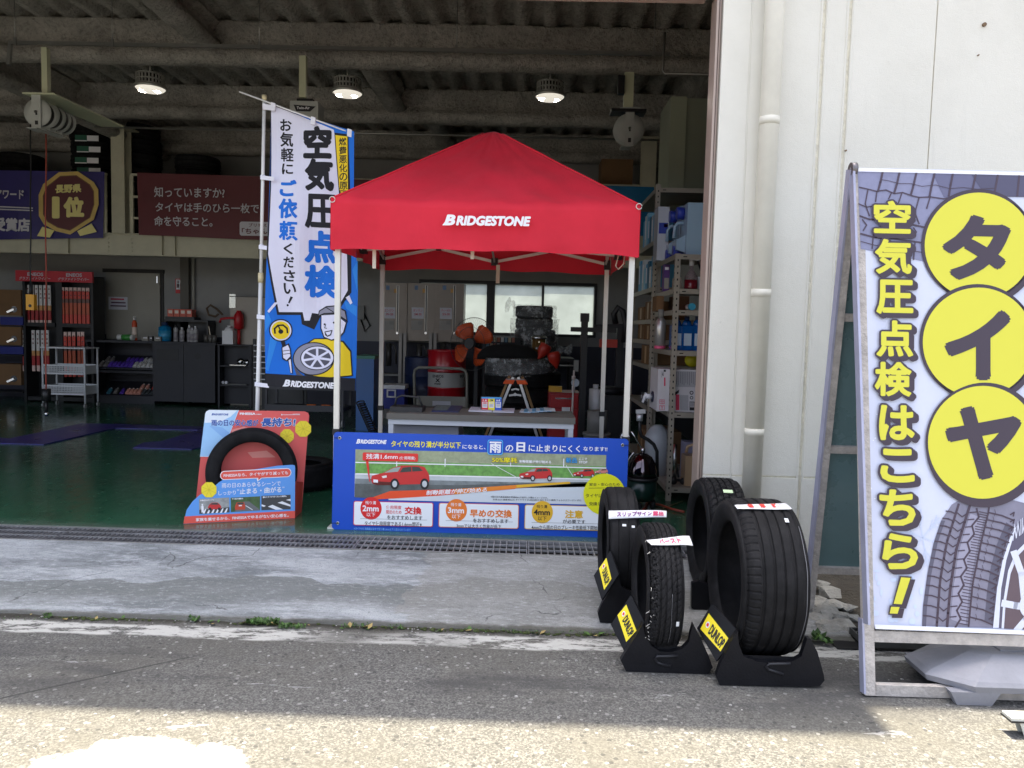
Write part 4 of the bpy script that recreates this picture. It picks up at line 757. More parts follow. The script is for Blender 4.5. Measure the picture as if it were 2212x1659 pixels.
# black interlocked stands with a yellow plate
stp = M('stand_plastic', (19, 19, 23), .5, var=.2, vs=12, bump=.08, bs=90, spec=.25); ylp = M('plate_yellow', (244, 222, 36), .4)
def stand(label, key, y_f, front, plate, lab, slot, fwd):
    t, cx, cy, R_, W_, z0 = TY[key]; o = thing('tyre_stand', label, 'tyre stand', (cx, y_f, street(y_f)), 'black stands under the display tyres')
    z_ = lambda L_: [zq(x, y, 1850, 1500, 2.2122) for x, y in L_]
    b = B().m(stp); q = [P(x, y, y_f) for x, y in z_(front)]
    zmin = min(p.z for p in q); dz_ = street(y_f)+.002-zmin; q = [p+Vector((0, 0, dz_*max(0, 1-(p.z-zmin)/.2))) for p in q]; b.prism(q, (0, .03, 0)); pl = b.done('front_plate', None, o, bevel=.014, seg=3)
    if slot:
        b = B().m(M('stand_rib', (34, 34, 38), .4)); sq = [P(x, y, y_f-.003) for x, y in z_(slot)]; b.tube(sq, .007, 6); b.done('slot_rib', None, pl)
    # rear web carrying the tyre
    b = B().m(stp); zg = street(cy)+.002; b.prism([(cx-W_*.42, y_f+.03, zg), (cx-W_*.42, cy+.20, zg), (cx-W_*.42, cy+.22, zg+.10), (cx-W_*.42, cy+.12, zg+.035), (cx-W_*.42, cy-.08, zg+.025), (cx-W_*.42, y_f+.03, zg+.12)], (W_*.84, 0, 0)); b.done('cradle', None, o)
    # tilted label plate folded to the passer-by
    if plate:
        pz = z_(plate); A0 = P(*pz[0], y_f+.24); n_ = Vector((-.62, -.72, .28)).normalized(); pn = P(*pz[2], y_f+.03-fwd)
        AP = Art(pn, n_, step=.0008); qs = [AP.at(*q_) for q_ in pz]; b = B().m(stp); b.prism(qs, -AP.n*.014); b.done('label_plate', None, o, bevel=.006)
        AP.map(1850, 1500, 2.2122); AP.poly(lab, ylp, 1)
        (ax_, ay_), (bx_, by_), (cx_, cy_), (dx_, dy_) = lab
        vs, fs = glyphs('DUNLOP', .012, 0); x0, x1 = min(v[0] for v in vs), max(v[0] for v in vs); y0, y1 = min(v[1] for v in vs), max(v[1] for v in vs); AP.b.m(BKI)
        def uv(u, v): return (dx_+(cx_-dx_)*u+(ax_-dx_)*v, dy_+(cy_-dy_)*u+(ay_-dy_)*v)
        for q_, (ou, ov) in enumerate(((0, 0), (.007, 0), (-.007, 0), (0, .025), (0, -.025))):
            out = [AP.b.bm.verts.new(AP.at(*uv(.30+(x-x0)/(x1-x0)*.65+ou, .78-(y-y0)/(y1-y0)*.56+ov), 2+q_*.06)) for x, y in vs]
            for f in fs: AP.b.face([out[i] for i in f])
        for r_, mt, l_ in ((1, WH, 2), (.6, rosy, 3)): AP.poly([uv(.16+.075*r_*math.cos(t_*PI/8), .48+.17*r_*math.sin(t_*PI/8)) for t_ in range(16)], mt, l_)
        AP.done('label', o)
    return o
stand('black tyre stand with yellow name plate in front of the torn narrow tyre', 'burst', 3.20, [(285, 1320), (322, 1392), (900, 1412), (934, 1368), (905, 1290), (850, 1180), (796, 1080), (776, 1150), (768, 1200), (720, 1246), (640, 1268), (560, 1262), (500, 1225), (455, 1150), (440, 1075), (400, 1150), (330, 1250)],
    [(214, 1085), (356, 878), (456, 1078), (312, 1282)], [(262, 1020), (324, 1208), (396, 1128), (324, 944)], [(690, 1306), (540, 1308), (528, 1330), (546, 1356), (640, 1380)], 0)
stand('black tyre stand with yellow name plate in front of the big wide tyre', 'big', 3.10, [(960, 1410), (985, 1462), (1690, 1472), (1724, 1436), (1718, 1400), (1672, 1260), (1622, 1180), (1600, 1180), (1560, 1290), (1500, 1318), (1380, 1334), (1240, 1318), (1150, 1285), (1118, 1210), (1110, 1135), (1060, 1200), (990, 1330)],
    [(822, 1112), (926, 940), (1112, 1132), (958, 1345)], [(846, 1116), (988, 1276), (1044, 1182), (906, 1006)], [(1480, 1360), (1330, 1362), (1312, 1385), (1330, 1404), (1430, 1436)], 0)
stand('black tyre stand with yellow name plate in front of the smooth-worn tyre on the apron', 'slip', 3.69, [(124, 950), (140, 1000), (420, 1014), (420, 860), (290, 800), (268, 730), (200, 830), (150, 900)],
    [(94, 740), (210, 566), (270, 730), (150, 912)], [(132, 690), (168, 842), (220, 762), (184, 615)], None, .10)
stand('black tyre stand mostly hidden below the blocky winter tyre', 'snow', 3.86, [(782, 1030), (800, 1046), (1040, 1050), (1060, 900), (940, 820), (830, 780), (786, 800)], None, None, None, 0)
# ---------------------------------------------------------------- red tyre display stand with a tyre in its pocket
fa, fb_ = G(396, 1132), G(637, 1120); du = (fb_-fa).normalized(); nh = Vector((du.y, -du.x, 0)); nrm = (nh+Vector((0, 0, .09))).normalized()
fin = thing('tyre_display_stand', 'red and pale blue cardboard tyre display with yellow umbrellas at the bay edge', 'display stand', tuple((fa+fb_)/2))
A = Art(fa, nrm).map(550, 1280, 3.771); bk = -A.n*.185; K = Art(fa+bk, nrm).map(550, 1280, 3.771)
frd = M('board_red', (224, 92, 88), .5, var=.03, vs=4); frd2 = M('board_red_light', (234, 146, 136), .5); fbu = M('board_blue', (92, 154, 226), .5); fpb = M('board_pale_blue', (156, 202, 242), .5); fpw = M('board_white', (226, 236, 246), .5); dred = M('board_dark_red', (196, 72, 62), .5); navy = M('ink_navy', (30, 84, 170), .5); uy = M('umbrella_yellow', (238, 218, 44), .5); uyl = M('umbrella_line', (196, 176, 30), .5)
def panel(AA, pts, mat, name, th=.006):
    b = B().m(mat); b.prism([AA.at(x, y, -1) for x, y in pts], -AA.n*th); return b.done(name, None, fin)
back = [(392, 150), (404, 120), (440, 100), (1590, 118), (1630, 136), (1642, 170), (1545, 1400), (258, 1400)]
panel(K, back, frd, 'back_board')
K.poly([(392, 150), (404, 120), (440, 100), (794, 104), (650, 480), (470, 660), (330, 660)], fpb, 1); K.poly([(392, 150), (404, 120), (440, 100), (780, 104), (700, 180), (560, 250), (384, 256)], fpw, 2); K.poly([(440, 290), (600, 310), (690, 380), (650, 470)], M('board_mid_blue', (136, 182, 232), .5), 2); K.poly([(700, 340), (860, 300), (1130, 390), (740, 430)], frd2, 2); K.poly([(900, 610), (1130, 590), (1240, 670), (960, 676)], frd2, 2)
for L_ in ([(794, 104), (650, 480)], [(330, 660), (475, 662)]): K.line(L_, 5, fpw, 2)
logo(K, 466, 140, 672, 165, navy, 3, .01, .03); K.text('FINESSA', 808, 132, 998, 160, WH, 3, .05); K.text('HB01', 1008, 146, 1068, 160, WH, 3, .02); K.ell(1314, 158, 8, 9, WH, 3, 12); K.quad(1326, 156, 1532, 161, WH, 3); K.quad(1444, 148, 1530, 152, WH, 3)
K.text('雨の日の安心感が', 468, 216, 1030, 292, WH, 3, .05, fit=.015, slope=.004); K.text('雨の日の安心感が', 468, 216, 1030, 292, navy, 4, .03, slope=.004, fit=.015); K.text('長持ち!', 1066, 196, 1480, 300, WH, 3, .08, .12, fit=.04, slope=.0); K.text('長持ち!', 1066, 196, 1480, 300, navy, 4, .04, .12, slope=0)
def umb(AA, cx, cy, r):
    pts = [(cx+r*math.cos(t*PI/4+.4), cy+r*math.sin(t*PI/4+.4)) for t in range(8)]; b = B().m(uy); b.prism([AA.at(x, y, 6) for x, y in pts], -AA.n*.003); ub = b.done('umbrella_cutout', None, fin)
    Q = Art(AA.p0, AA.n).map(*AA.mp)
    for x, y in pts: Q.line([(cx, cy), (x, y)], 3, uyl, 8)
    Q.done('umbrella_ribs', ub)
umb(K, 1376, 414, 88); umb(K, 1570, 328, 102); K.done('artwork_print', fin)
front = [(130, 1470), (1470, 1404), (1474, 800), (1470, 766), (1440, 760), (1260, 772), (900, 830), (700, 880), (560, 970), (440, 1070), (330, 1120), (240, 1200), (170, 1300)]
panel(A, front, fbu, 'front_pocket'); A.poly([(144, 1380), (1472, 1312), (1470, 1403), (131, 1468)], M('board_red_deep', (222, 84, 70), .5), 1)
A.text('家族を乗せるから、FINESSAでゆるがない安心感を。', 280, 1398, 1396, 1440, WH, 2, .02, slope=-.050)
A.rr(574, 838, 1426, 946, 52, WH, 1); A.sl = 0; A.slope = -.045; A.b.bm.clear()
A.poly([(144, 1380), (1472, 1312), (1470, 1403), (131, 1468)], M('board_red_deep', (222, 84, 70), .5), 1); A.text('家族を乗せるから、FINESSAでゆるがない安心感を。', 280, 1400, 1396, 1442, WH, 2, .02, slope=-.050)
A.rr(572, 836, 1428, 944, 52, WH, 1); A.rr(580, 844, 1420, 936, 45, M('board_red_deep', (222, 84, 70), .5), 2); A.poly([(1010, 920), (1092, 908), (1020, 962)], WH, 1); A.poly([(1030, 915), (1080, 905), (1030, 945)], M('board_red_deep', (222, 84, 70), .5), 2)
A.text('FINESSAなら、タイヤがすり減っても', 614, 868, 1388, 910, WH, 3, .015, slope=-.045); A.text('雨の日のあらゆるシーンで', 592, 984, 1300, 1040, WH, 2, .004, slope=-.04); A.text('しっかり', 552, 1076, 760, 1126, WH, 2, .004, slope=-.04); A.text('“', 778, 1052, 800, 1072, WH, 2, .0); A.text('止まる・曲がる', 808, 1046, 1308, 1116, WH, 2, .016, slope=-.05); A.text('”', 1322, 1024, 1344, 1042, WH, 2, 0)
A.poly([(318, 1172), (680, 1152), (684, 1330), (322, 1350)], M('picture_grey', (150, 152, 150), .5, var=.3, vs=40), 1); A.poly([(322, 1300), (684, 1270), (684, 1330), (322, 1350)], M('picture_asphalt', (64, 64, 66), .5), 2)
for q in range(6): x = 360+q*52; A.poly([(x, 1345-q*2), (x+26, 1344-q*2), (x+46, 1292-q*2), (x+30, 1292-q*2)], WH, 3)
A.poly([(424, 1268), (440, 1240), (470, 1216), (540, 1212), (572, 1240), (586, 1262), (580, 1288), (440, 1298)], M('picture_car_red', (196, 44, 44), .4), 4); A.poly([(452, 1238), (474, 1220), (536, 1216), (556, 1238)], M('picture_glass_dark', (54, 62, 62), .3), 5)
for cx in (452, 560): A.ell(cx, 1290, 16, 18, BKI, 5, 14)
A.ell(358, 1240, 10, 12, WH, 4, 10); A.poly([(346, 1254), (372, 1252), (378, 1330), (348, 1334)], WH, 4)
A.poly([(698, 1156), (1052, 1138), (1052, 1308), (700, 1328)], M('picture_green', (66, 92, 52), .5, var=.4, vs=40), 1); A.poly([(740, 1324), (860, 1200), (920, 1200), (1050, 1300), (1050, 1308)], M('picture_asphalt2', (104, 106, 108), .5), 2); A.poly([(750, 1260), (770, 1212), (860, 1208), (874, 1256), (872, 1296), (752, 1302)], M('picture_car_orange', (190, 66, 40), .4), 4); A.poly([(772, 1236), (784, 1216), (848, 1212), (858, 1234)], M('picture_glass_dark', (54, 62, 62), .3), 5); A.poly([(796, 1244), (834, 1242), (834, 1256), (796, 1258)], WH, 5); A.line([(880, 1250), (960, 1300)], 8, WH, 3)
A.poly([(1068, 1134), (1418, 1120), (1420, 1294), (1068, 1306)], M('picture_asphalt', (64, 64, 66), .5), 1)
for pts in ([(1145, 1262), (1200, 1240), (1330, 1296), (1240, 1300)], [(1262, 1216), (1318, 1198), (1418, 1240), (1418, 1262)], [(1362, 1182), (1418, 1168), (1418, 1196)], [(1070, 1234), (1120, 1252), (1100, 1266), (1070, 1256)]): A.poly(pts, WH, 2)
A.text('交差点でのカーブも', 330, 1180, 500, 1198, WH, 5, .04, slope=-.05); A.text('下り坂の運転も', 712, 1162, 850, 1180, WH, 5, .04, slope=-.05); A.text('濡れてすべりやすくなった場所も', 1084, 1140, 1370, 1160, WH, 5, .04, slope=-.05)
umb(A, 438, 1060, 98); A.done('pocket_artwork', fin)
b = B().m(dred); b.hexa([*(A.at(1470, 1404, -8), A.at(1470, 1404, -16), K.at(1540, 1404, 8)+K.n*.008, K.at(1545, 1400, 0)+K.n*.008), *(A.at(1476, 960, -8), A.at(1476, 960, -16), K.at(1566, 970, 8)+K.n*.008, K.at(1570, 965, 0)+K.n*.008)]); b.done('side_board', None, fin)
ct = (A.at(958, 945)+K.at(958, 945))/2; RT = .302; tz = RT*math.cos(.09)+.012
T_ = thing('tyre', 'new black tyre standing in the pocket of the red cardboard display', 'tyre', (ct.x, ct.y, 0)); b = B(); tyre_bm(b, (ct.x-A.n.x*.02, ct.y-A.n.y*.02, tz), A.n, RT, .160, .205, N=120, M_=24, grooves=[(-.4, .006), (0, .006), (.4, .006)], gd=.006); b.done('tyre_body', None, T_)
q_ = G(668, 1066); T2 = thing('tyre', 'black tyre lying flat on the green floor behind the red display', 'tyre', (q_.x-.16, q_.y+.26, 0)); b = B(); tyre_bm(b, (q_.x-.17, q_.y+.26, .112), (0, 0, 1), .30, .20, .19, N=64, M_=16); b.done('tyre_body', None, T2)
# ---------------------------------------------------------------- A-frame poster board
fpt, apx = Vector((1.446, 3.046, ZS)), P(1850, 365, 3.48); zt_ = apx.z; nrm = Vector((0, -(zt_-ZS), (3.48-3.046))).normalized()
af = thing('poster_board', 'tall wooden A-frame board with a tyre air-pressure poster in yellow lettering', 'sandwich board', (1.9, 3.4, ZS))
wood = M('weathered_white_wood', (176, 170, 164), .8, var=.25, vs=18, bump=.35, bs=70); tin = M('lavender_tin', (168, 170, 192), .45, .3, var=.12, vs=6)
A = Art(fpt, nrm, lean=0, step=.0007)
def on(px, py, back=0): return A.at(px, py)-A.n*back
xR = 2.46
b = B().m(wood); f0 = on(1868, 1512, .0); f0.z = max(f0.z, ZS+.002); lb = on(1873, 1508, .012); lt = on(1849, 372, .012); b.bar(Vector((lb.x+.012, lb.y, ZS+.004)), Vector((lt.x+.012, lt.y, lt.z)), .042, .03, up=nrm); b.done('front_post', None, af, bevel=.003)
b = B().m(wood); b.bar(Vector((xR, lb.y, ZS+.004)), Vector((xR, lt.y, lt.z)), .042, .03, up=nrm); b.done('front_post', None, af, bevel=.003)
b = B().m(tin); b.bar(Vector((lb.x-.014, lb.y-.002, ZS+.30)), Vector((lt.x-.014, lt.y-.002, lt.z+.01)), .010, .045, up=nrm); b.bar(Vector((lb.x-.013, lb.y-.002, ZS+.012)), Vector((lb.x-.0135, lb.y+.055, ZS+.302)), .008, .040, up=nrm); b.done('edge_trim', None, af, bevel=.002)
def rail_(name, py, h_, back, mat=wood):
    a = on(1892, py, back); b = B().m(mat); b.bar(Vector((lb.x+.036, a.y, a.z)), Vector((xR-.022, a.y, a.z)), .026, h_, up=A.n.cross(Vector((1, 0, 0)))); b.done(name, None, af, bevel=.003)
a = on(1900, 1503, .012); b = B().m(wood); b.box(lb.x+.036, a.y-.012, ZS+.004, xR-.022, a.y+.016, ZS+.050); b.done('front_rail', None, af, bevel=.003)
rail_('front_rail', 1375, .045, .016)
# poster panel
ptl, ptr = on(1852, 366), None
xp0, xp1 = on(1853, 700).x, xR+.016
pbm = M('poster_paper', (198, 203, 222), .42, var=.04, vs=5)
pl_ = [on(1849.5, 363), on(1851, 380), on(1871, 1280), on(1880, 1330), on(1890, 1358)]; zb_, yb_ = pl_[-1].z, pl_[-1].y; zq_, yq_ = pl_[0].z, pl_[0].y
b = B().m(pbm); pts = pl_+[Vector((xp1, yb_, zb_)), Vector((xp1, yq_, zq_))]; b.prism([p+A.n*.003 for p in pts], -A.n*.005); b.done('poster_sheet', None, af)
A.p0 = A.p0+A.n*.0035
A.map(2700, 520, 2.273)
ptr_bg = M('poster_tread_grey', (126, 128, 156), .4, var=.10, vs=22); pdk = M('poster_groove', (66, 52, 66), .4); pmid = M('poster_tread_dark', (74, 72, 96), .4); pout = M('poster_outline', (58, 46, 58), .4); pye = M('poster_yellow', (206, 202, 58), .42)
A.poly([(76, 62), (1283, 92), (1420, 96), (1420, 240), (1180, 240), (760, 240), (560, 715), (460, 692), (330, 660), (200, 640), (98, 622)], ptr_bg, 1)
A.poly([(620, 76), (1283, 92), (1420, 96), (1420, 250), (1000, 240), (700, 250)], M('poster_tread_mid', (96, 96, 124), .4), 2); A.poly([(900, 84), (1420, 96), (1420, 250), (1000, 240)], pmid, 3)
for L_ in ([(256, 66), (240, 140), (222, 205)], [(378, 70), (360, 150), (340, 215)], [(500, 72), (480, 160), (462, 225)], [(632, 76), (612, 160), (596, 240)], [(764, 80), (748, 160), (735, 240)], [(930, 86), (905, 200)], [(1090, 90), (1065, 220)], [(1245, 92), (1230, 240)]): A.line(L_, 15, pdk, 4)
A.line([(88, 176), (150, 190), (210, 205), (280, 196), (340, 222), (400, 214), (470, 238), (520, 250), (600, 246), (700, 260), (780, 240)], 9, pdk, 4); A.line([(82, 296), (140, 320), (200, 310), (300, 350)], 8, pdk, 4); A.line([(92, 384), (160, 408), (300, 420), (440, 440), (560, 466)], 12, pdk, 4); A.line([(96, 512), (200, 540), (330, 548), (560, 580)], 12, pdk, 4); A.line([(98, 568), (200, 596), (560, 650)], 5, pdk, 4)
for L_ in ([(150, 190), (130, 296), (160, 384)], [(215, 205), (205, 280)], [(320, 215), (300, 260)], [(395, 220), (370, 290)], [(520, 250), (490, 360), (520, 440)], [(600, 246), (575, 330)], [(110, 410), (140, 450), (115, 490)], [(190, 500), (180, 620)], [(480, 470), (500, 500), (480, 540)], [(490, 580), (480, 700)]): A.line(L_, 9, pdk, 4)
A.line([(240, 120), (300, 130), (380, 150), (460, 150), (540, 170), (640, 160), (740, 186), (840, 178), (940, 190), (1060, 184)], 4, pdk, 5)
for cx, cy, rx, ry in ((950, 600, 392, 384), (945, 1300, 402, 396)):
    A.ell(cx-4, cy-4, rx+20, ry+22, pout, 6+(cy > 900)*2, 64); A.ell(cx+26, cy+26, rx+16, ry+16, pout, 6+(cy > 900)*2, 64); A.ell(cx, cy, rx, ry, pye, 7+(cy > 900)*2, 64)
A.text('タ', 682, 372, 1184, 846, pout, 8, .05, slope=.02); A.text('イ', 698, 1066, 1180, 1574, pout, 10, .055, slope=0)
def shadowed(AA, ch, x0, y0, x1, y1, lay=12, sl_=.02):
    for dx, dy in ((26, 22), (13, 11), (0, 0)): AA.text(ch, x0, y0, x1, y1, pout, lay, .085, fit=.035, dx=dx, dy=dy, slope=sl_); lay += .3
    AA.text(ch, x0, y0, x1, y1, pye, lay+1, .035, slope=sl_)
for ch, y0, y1, xo in (('空', 275, 512, 186), ('気', 552, 806, 194), ('圧', 846, 1096, 204), ('点', 1140, 1404, 204), ('検', 1440, 1690, 192)): shadowed(A, ch, xo, y0, xo+268, y1)
A.map(2700, 1250, 2.074)
A.ell(890, 332, 378, 388, pout, 11, 64); A.ell(905, 350, 390, 412, pout, 10.5, 64); A.ell(890, 332, 362, 372, pye, 12, 64); A.text('ヤ', 640, 92, 1146, 580, pout, 13, .05, slope=.004)
for ch, x0, y0, x1, y1 in (('は', 204, 84, 440, 318), ('こ', 212, 372, 440, 596), ('ち', 206, 640, 446, 880), ('ら', 224, 930, 462, 1168)): shadowed(A, ch, x0, y0, x1, y1)
for dx, dy, mt, lay, g_ in ((24, 20, pout, 12, 9), (0, 0, pout, 12.5, 9), (0, 0, pye, 14, 0)):
    A.poly([(350-g_+dx, 1222-g_+dy), (412+g_+dx, 1226-g_+dy), (354+g_*.6+dx, 1400+g_+dy), (300-g_+dx, 1396+g_+dy)], mt, lay); A.poly([(284-g_+dx, 1416-g_+dy), (340+g_+dx, 1418-g_+dy), (326+g_+dx, 1462+g_+dy), (274-g_+dx, 1460+g_+dy)], mt, lay)
# pale flakes and the drawn winter tyre
snow = M('poster_snowflake', (188, 198, 222), .42)
for a in range(6):
    t = a*PI/3+.3; cx, cy = 500, 960; A.line([(cx, cy), (cx+150*math.cos(t), cy+190*math.sin(t))], 9, snow, 1)
    for f in (.45, .7):
        for s_ in (-.5, .5): A.line([(cx+150*f*math.cos(t), cy+190*f*math.sin(t)), (cx+150*f*math.cos(t)+50*math.cos(t+s_), cy+190*f*math.sin(t)+60*math.sin(t+s_))], 6, snow, 1.5)
for _ in range(26): A.ell(rnd.uniform(130, 500), rnd.uniform(1180, 1520), rnd.uniform(6, 26), rnd.uniform(6, 26), M('poster_bokeh', (196, 208, 232), .42), 1+rnd.random(), 16)
for _ in range(14): A.ell(rnd.uniform(130, 480), rnd.uniform(-300, 1100), rnd.uniform(3, 9), rnd.uniform(3, 9), M('poster_dot', (226, 230, 244), .42), 1, 10)
tb = M('poster_tyre_grey', (122, 120, 138), .4, var=.12, vs=18); ts_ = M('poster_sidewall', (84, 80, 100), .4); sv = M('poster_silver', (206, 210, 226), .35); dk2 = M('poster_hub_dark', (92, 76, 84), .4)
A.poly([(495, 1544), (500, 1420), (530, 1200), (570, 1000), (620, 850), (690, 745), (760, 700), (1000, 690), (1200, 740), (1420, 900), (1420, 1580), (960, 1558)], tb, 2)
A.poly([(960, 1558), (985, 1300), (1020, 1120), (1070, 960), (1130, 860), (1200, 800), (1420, 780), (1420, 1580)], ts_, 3); A.poly([(962, 1558), (990, 1290), (1026, 1110), (1075, 960), (1120, 880), (1095, 960), (1050, 1110), (1016, 1300), (1000, 1558)], sv, 4)
A.poly([(1018, 1562), (1030, 1380), (1062, 1180), (1110, 1060), (1180, 990), (1420, 960), (1420, 1580)], sv, 4); A.poly([(1034, 1562), (1046, 1390), (1078, 1200), (1122, 1086), (1190, 1016), (1420, 990), (1420, 1580)], dk2, 5)
for L_, w_ in (([(1100, 1060), (1150, 1200), (1165, 1350)], 44), ([(1030, 1395), (1110, 1410), (1180, 1420)], 46), ([(1220, 1010), (1230, 1180), (1240, 1340)], 46), ([(1380, 1020), (1330, 1200), (1290, 1350)], 46), ([(1120, 1570), (1180, 1500), (1200, 1470)], 44)): A.line(L_, w_, sv, 6)
A.ell(1230, 1410, 96, 96, sv, 7, 30); A.ell(1230, 1410, 60, 60, ts_, 8, 30)
XL = [(700, 690), (850, 620), (1000, 570), (1200, 530), (1420, 500), (1560, 494)]
GA = [(720, 742), (1000, 655), (1250, 612), (1560, 590)]; GB = [(740, 812), (1040, 720), (1300, 680), (1560, 658)]; GD = [(760, 940), (1010, 880), (1140, 855), (1250, 830), (1400, 815), (1560, 800)]; GR = [(860, 1110), (1000, 1050), (1150, 1010), (1300, 985), (1560, 962)]
def gx_(T, y):
    for (ya, xa), (yb, xb) in zip(T, T[1:]):
        if y <= yb: return xa+(xb-xa)*max(0, y-ya)/(yb-ya)
    return T[-1][1]
for T, w_ in ((GA, 15), (GB, 17), (GD, 11)): A.line([(gx_(T, y), y) for y in range(740, 1560, 60)]+[(gx_(T, 1548), 1548)], w_, pdk, 4)
A.line([(gx_(GB, y)*.5+gx_(GD, y)*.5+(14 if k_ % 2 else -16), y) for k_, y in enumerate(range(770, 1556, 56))], 12, pdk, 4)
A.poly([(gx_(XL, y), y) for y in range(850, 1561, 50)]+[(gx_(XL, y)+26, y) for y in range(1550, 849, -50)], M('poster_tyre_edge', (84, 82, 100), .4), 3); A.poly([(gx_(GR, y)-60, y) for y in range(860, 1550, 50)]+[(gx_(GR, y), y) for y in range(1540, 859, -50)], M('poster_tyre_edge', (84, 82, 100), .4), 3)
A.poly([(gx_(GB, y)+20, y) for y in range(800, 1550, 50)]+[(gx_(GD, y)-20, y) for y in range(1540, 799, -50)], M('poster_tyre_glint', (146, 144, 164), .4), 3)
y = 790
while y < 1540:
    f = (y-700)/850; st = 44+30*f; l_, a_, b_, d_, r_ = (gx_(T, y) for T in (XL, GA, GB, GD, GR))
    A.line([(l_+4, y-4), ((l_+a_)/2, y), (a_, y+16)], 9, pdk, 5); A.line([(a_+6, y+8), ((a_+b_)/2, y+34), (b_-6, y+12)], 7, pdk, 5); A.line([(b_+12, y+6), (b_+54, y+2)], 8, pdk, 5)
    for q in (0, .33, .66): A.line([((b_+d_)/2+6, y+st*q), (d_-4, y+st*q+12)], 6, pdk, 5)
    A.line([(d_+2, y+6), ((d_+r_)/2, y+26), (r_-10, y+58)], 10, pdk, 5); A.line([(d_+40, y-14), (d_+46, y+8), (d_+36, y+30)], 3, pdk, 5); A.line([(r_-34, y+20), (r_-8, y+4), (r_-14, y+30)], 8, pdk, 5)
    y += st
A.text('WINTER', 1090, 985, 1270, 880, sv, 5, .01, slope=-.75)
white_e = M('poster_edge', (226, 228, 238), .4); A.map(2700, 520, 2.273); A.poly([(68, 36), (1420, 72), (1420, 94), (72, 62)], white_e, 5); A.map(2700, 1250, 2.074)
A.poly([(176, 1532), (1420, 1582), (1420, 1610), (182, 1562)], white_e, 15); A.done('artwork_print', af)
b = B().m(white_e); b.bar(on(1853, 371)+Vector((-.004, 0, .012)), Vector((xp1, yq_-.0, zq_+.012)), .012, .026, up=A.n); b.done('top_trim', None, af)
# rear leaf: posts, rails and dark green panels
yb2 = 3.92; bp = [P(1846, 362, 3.50), None]; rl0 = Vector((P(1845, 372, 3.50).x, 3.50, zt_)); rl1 = Vector((P(1746, 1337, yb2).x, yb2, ZS+.003)); dl = rl1-rl0
b = B().m(wood); b.bar(rl1, rl0, .034, .04, up=(0, 1, .2)); b.m(tin); b.bar(rl1+Vector((-.0225, 0, 0)), rl0+Vector((-.0225, 0, 0)), .010, .046, up=(0, 1, .2)); b.done('rear_post', None, af, bevel=.003)
b = B().m(wood); b.bar(rl1+Vector((.85, 0, 0)), rl0+Vector((.95, 0, 0)), .034, .04, up=(0, 1, .2)); b.done('rear_post', None, af, bevel=.003)
nb = dl.cross(Vector((1, 0, 0))).normalized(); teal = M('teal_panel', (96, 122, 124), .28, var=.06, vs=4, spec=.6)
def zr_(py):                                                  # fraction down the rear leaf for a photo row
    best = min(range(200), key=lambda i: abs((lambda d: (d.dot(-CU)/d.dot(CF))*FPX+PH/2-py)(rl0+dl*(i/199)-CAM))); return best/199
fr_ = [zr_(684), zr_(971), zr_(1232)]
for f in fr_: p = rl0+dl*f; b = B().m(wood); b.bar(p+Vector((.02, 0, 0)), p+Vector((.86, 0, 0)), .024, .036, up=dl); b.done('rear_rail', None, af, bevel=.003)
b = B().m(teal); p, q = rl0+dl*.10, rl0+dl*(fr_[-1]-.005); b.hexa([p+Vector((.02, .010, 0)), p+Vector((.9, .010, 0)), p+Vector((.9, .016, 0)), p+Vector((.02, .016, 0)), q+Vector((.02, .010, 0)), q+Vector((.85, .010, 0)), q+Vector((.85, .016, 0)), q+Vector((.02, .016, 0))]); b.done('rear_panel', None, af)
b = B().m(M('hinge_steel', (120, 116, 118), .4, .8)); h0 = rl0+Vector((-.010, -.01, -.02)); b.cyl(h0+Vector((-.012, 0, .02)), h0+Vector((.012, 0, .02)), .030, n=16); b.cyl(h0+Vector((-.016, 0, .02)), h0+Vector((.016, 0, .02)), .008, n=10); b.bar(h0+Vector((-.004, 0, .03)), h0+Vector((-.004, .02, -.12)), .006, .03); b.done('hinge', None, af)
# hollow moulded weight on the frame's foot
wt = M('grey_weight_plastic', (134, 135, 142), .55, var=.12, vs=7, bump=.12, bs=40)
wc = Vector((2.07, 3.185, ZS+.001)); WB = thing('sign_weight', 'grey moulded plastic ballast weight resting on the sandwich board foot', 'weight', tuple(wc)); b = B().m(wt)
def zw(L_): return [zq(x, y, 2720, 2000, 3.7022) for x, y in L_]
base = []; hw, hd = .37, .19
for x, y in ((-hw, -hd*.45), (-hw*.62, -hd), (hw*.62, -hd), (hw, -hd*.45), (hw, hd*.45), (hw*.62, hd), (-hw*.62, hd), (-hw, hd*.45)): base.append((x, y))
rows_ = [(1.0, .054), (1.03, .080), (.97, .096), (.50, .162), (.43, .167)]
V_ = [[b.bm.verts.new(wc+Vector((x*s_, y*s_*(1 if s_ > .9 else .9), z))) for x, y in base] for s_, z in rows_]
for r0, r1 in zip(V_, V_[1:]):
    for i in range(8): b.face([r0[i], r0[(i+1) % 8], r1[(i+1) % 8], r1[i]])
b.face(V_[-1]); b.face(V_[0][::-1]); b.box(wc.x-.05, wc.y-.04, ZS+.166, wc.x+.12, wc.y+.03, ZS+.174)
for x, y in ((-hw*.62, -hd), (hw*.62, -hd), (hw*.62, hd), (-hw*.62, hd)):
    for sx in (1,): b.hexa([wc+Vector((x-.07, y*.98-.02*(1 if y > 0 else -1)*0, 0)), wc+Vector((x+.07, y*.98, 0)), wc+Vector((x+.07, y*.80, 0)), wc+Vector((x-.07, y*.80, 0)), wc+Vector((x-.10, y*1.0,   .0545)), wc+Vector((x+.10, y*1.0,   .0545)), wc+Vector((x+.10, y*.78,   .0545)), wc+Vector((x-.10, y*.78,   .0545))])
b.done('weight_body', None, WB, bevel=.012, seg=3)
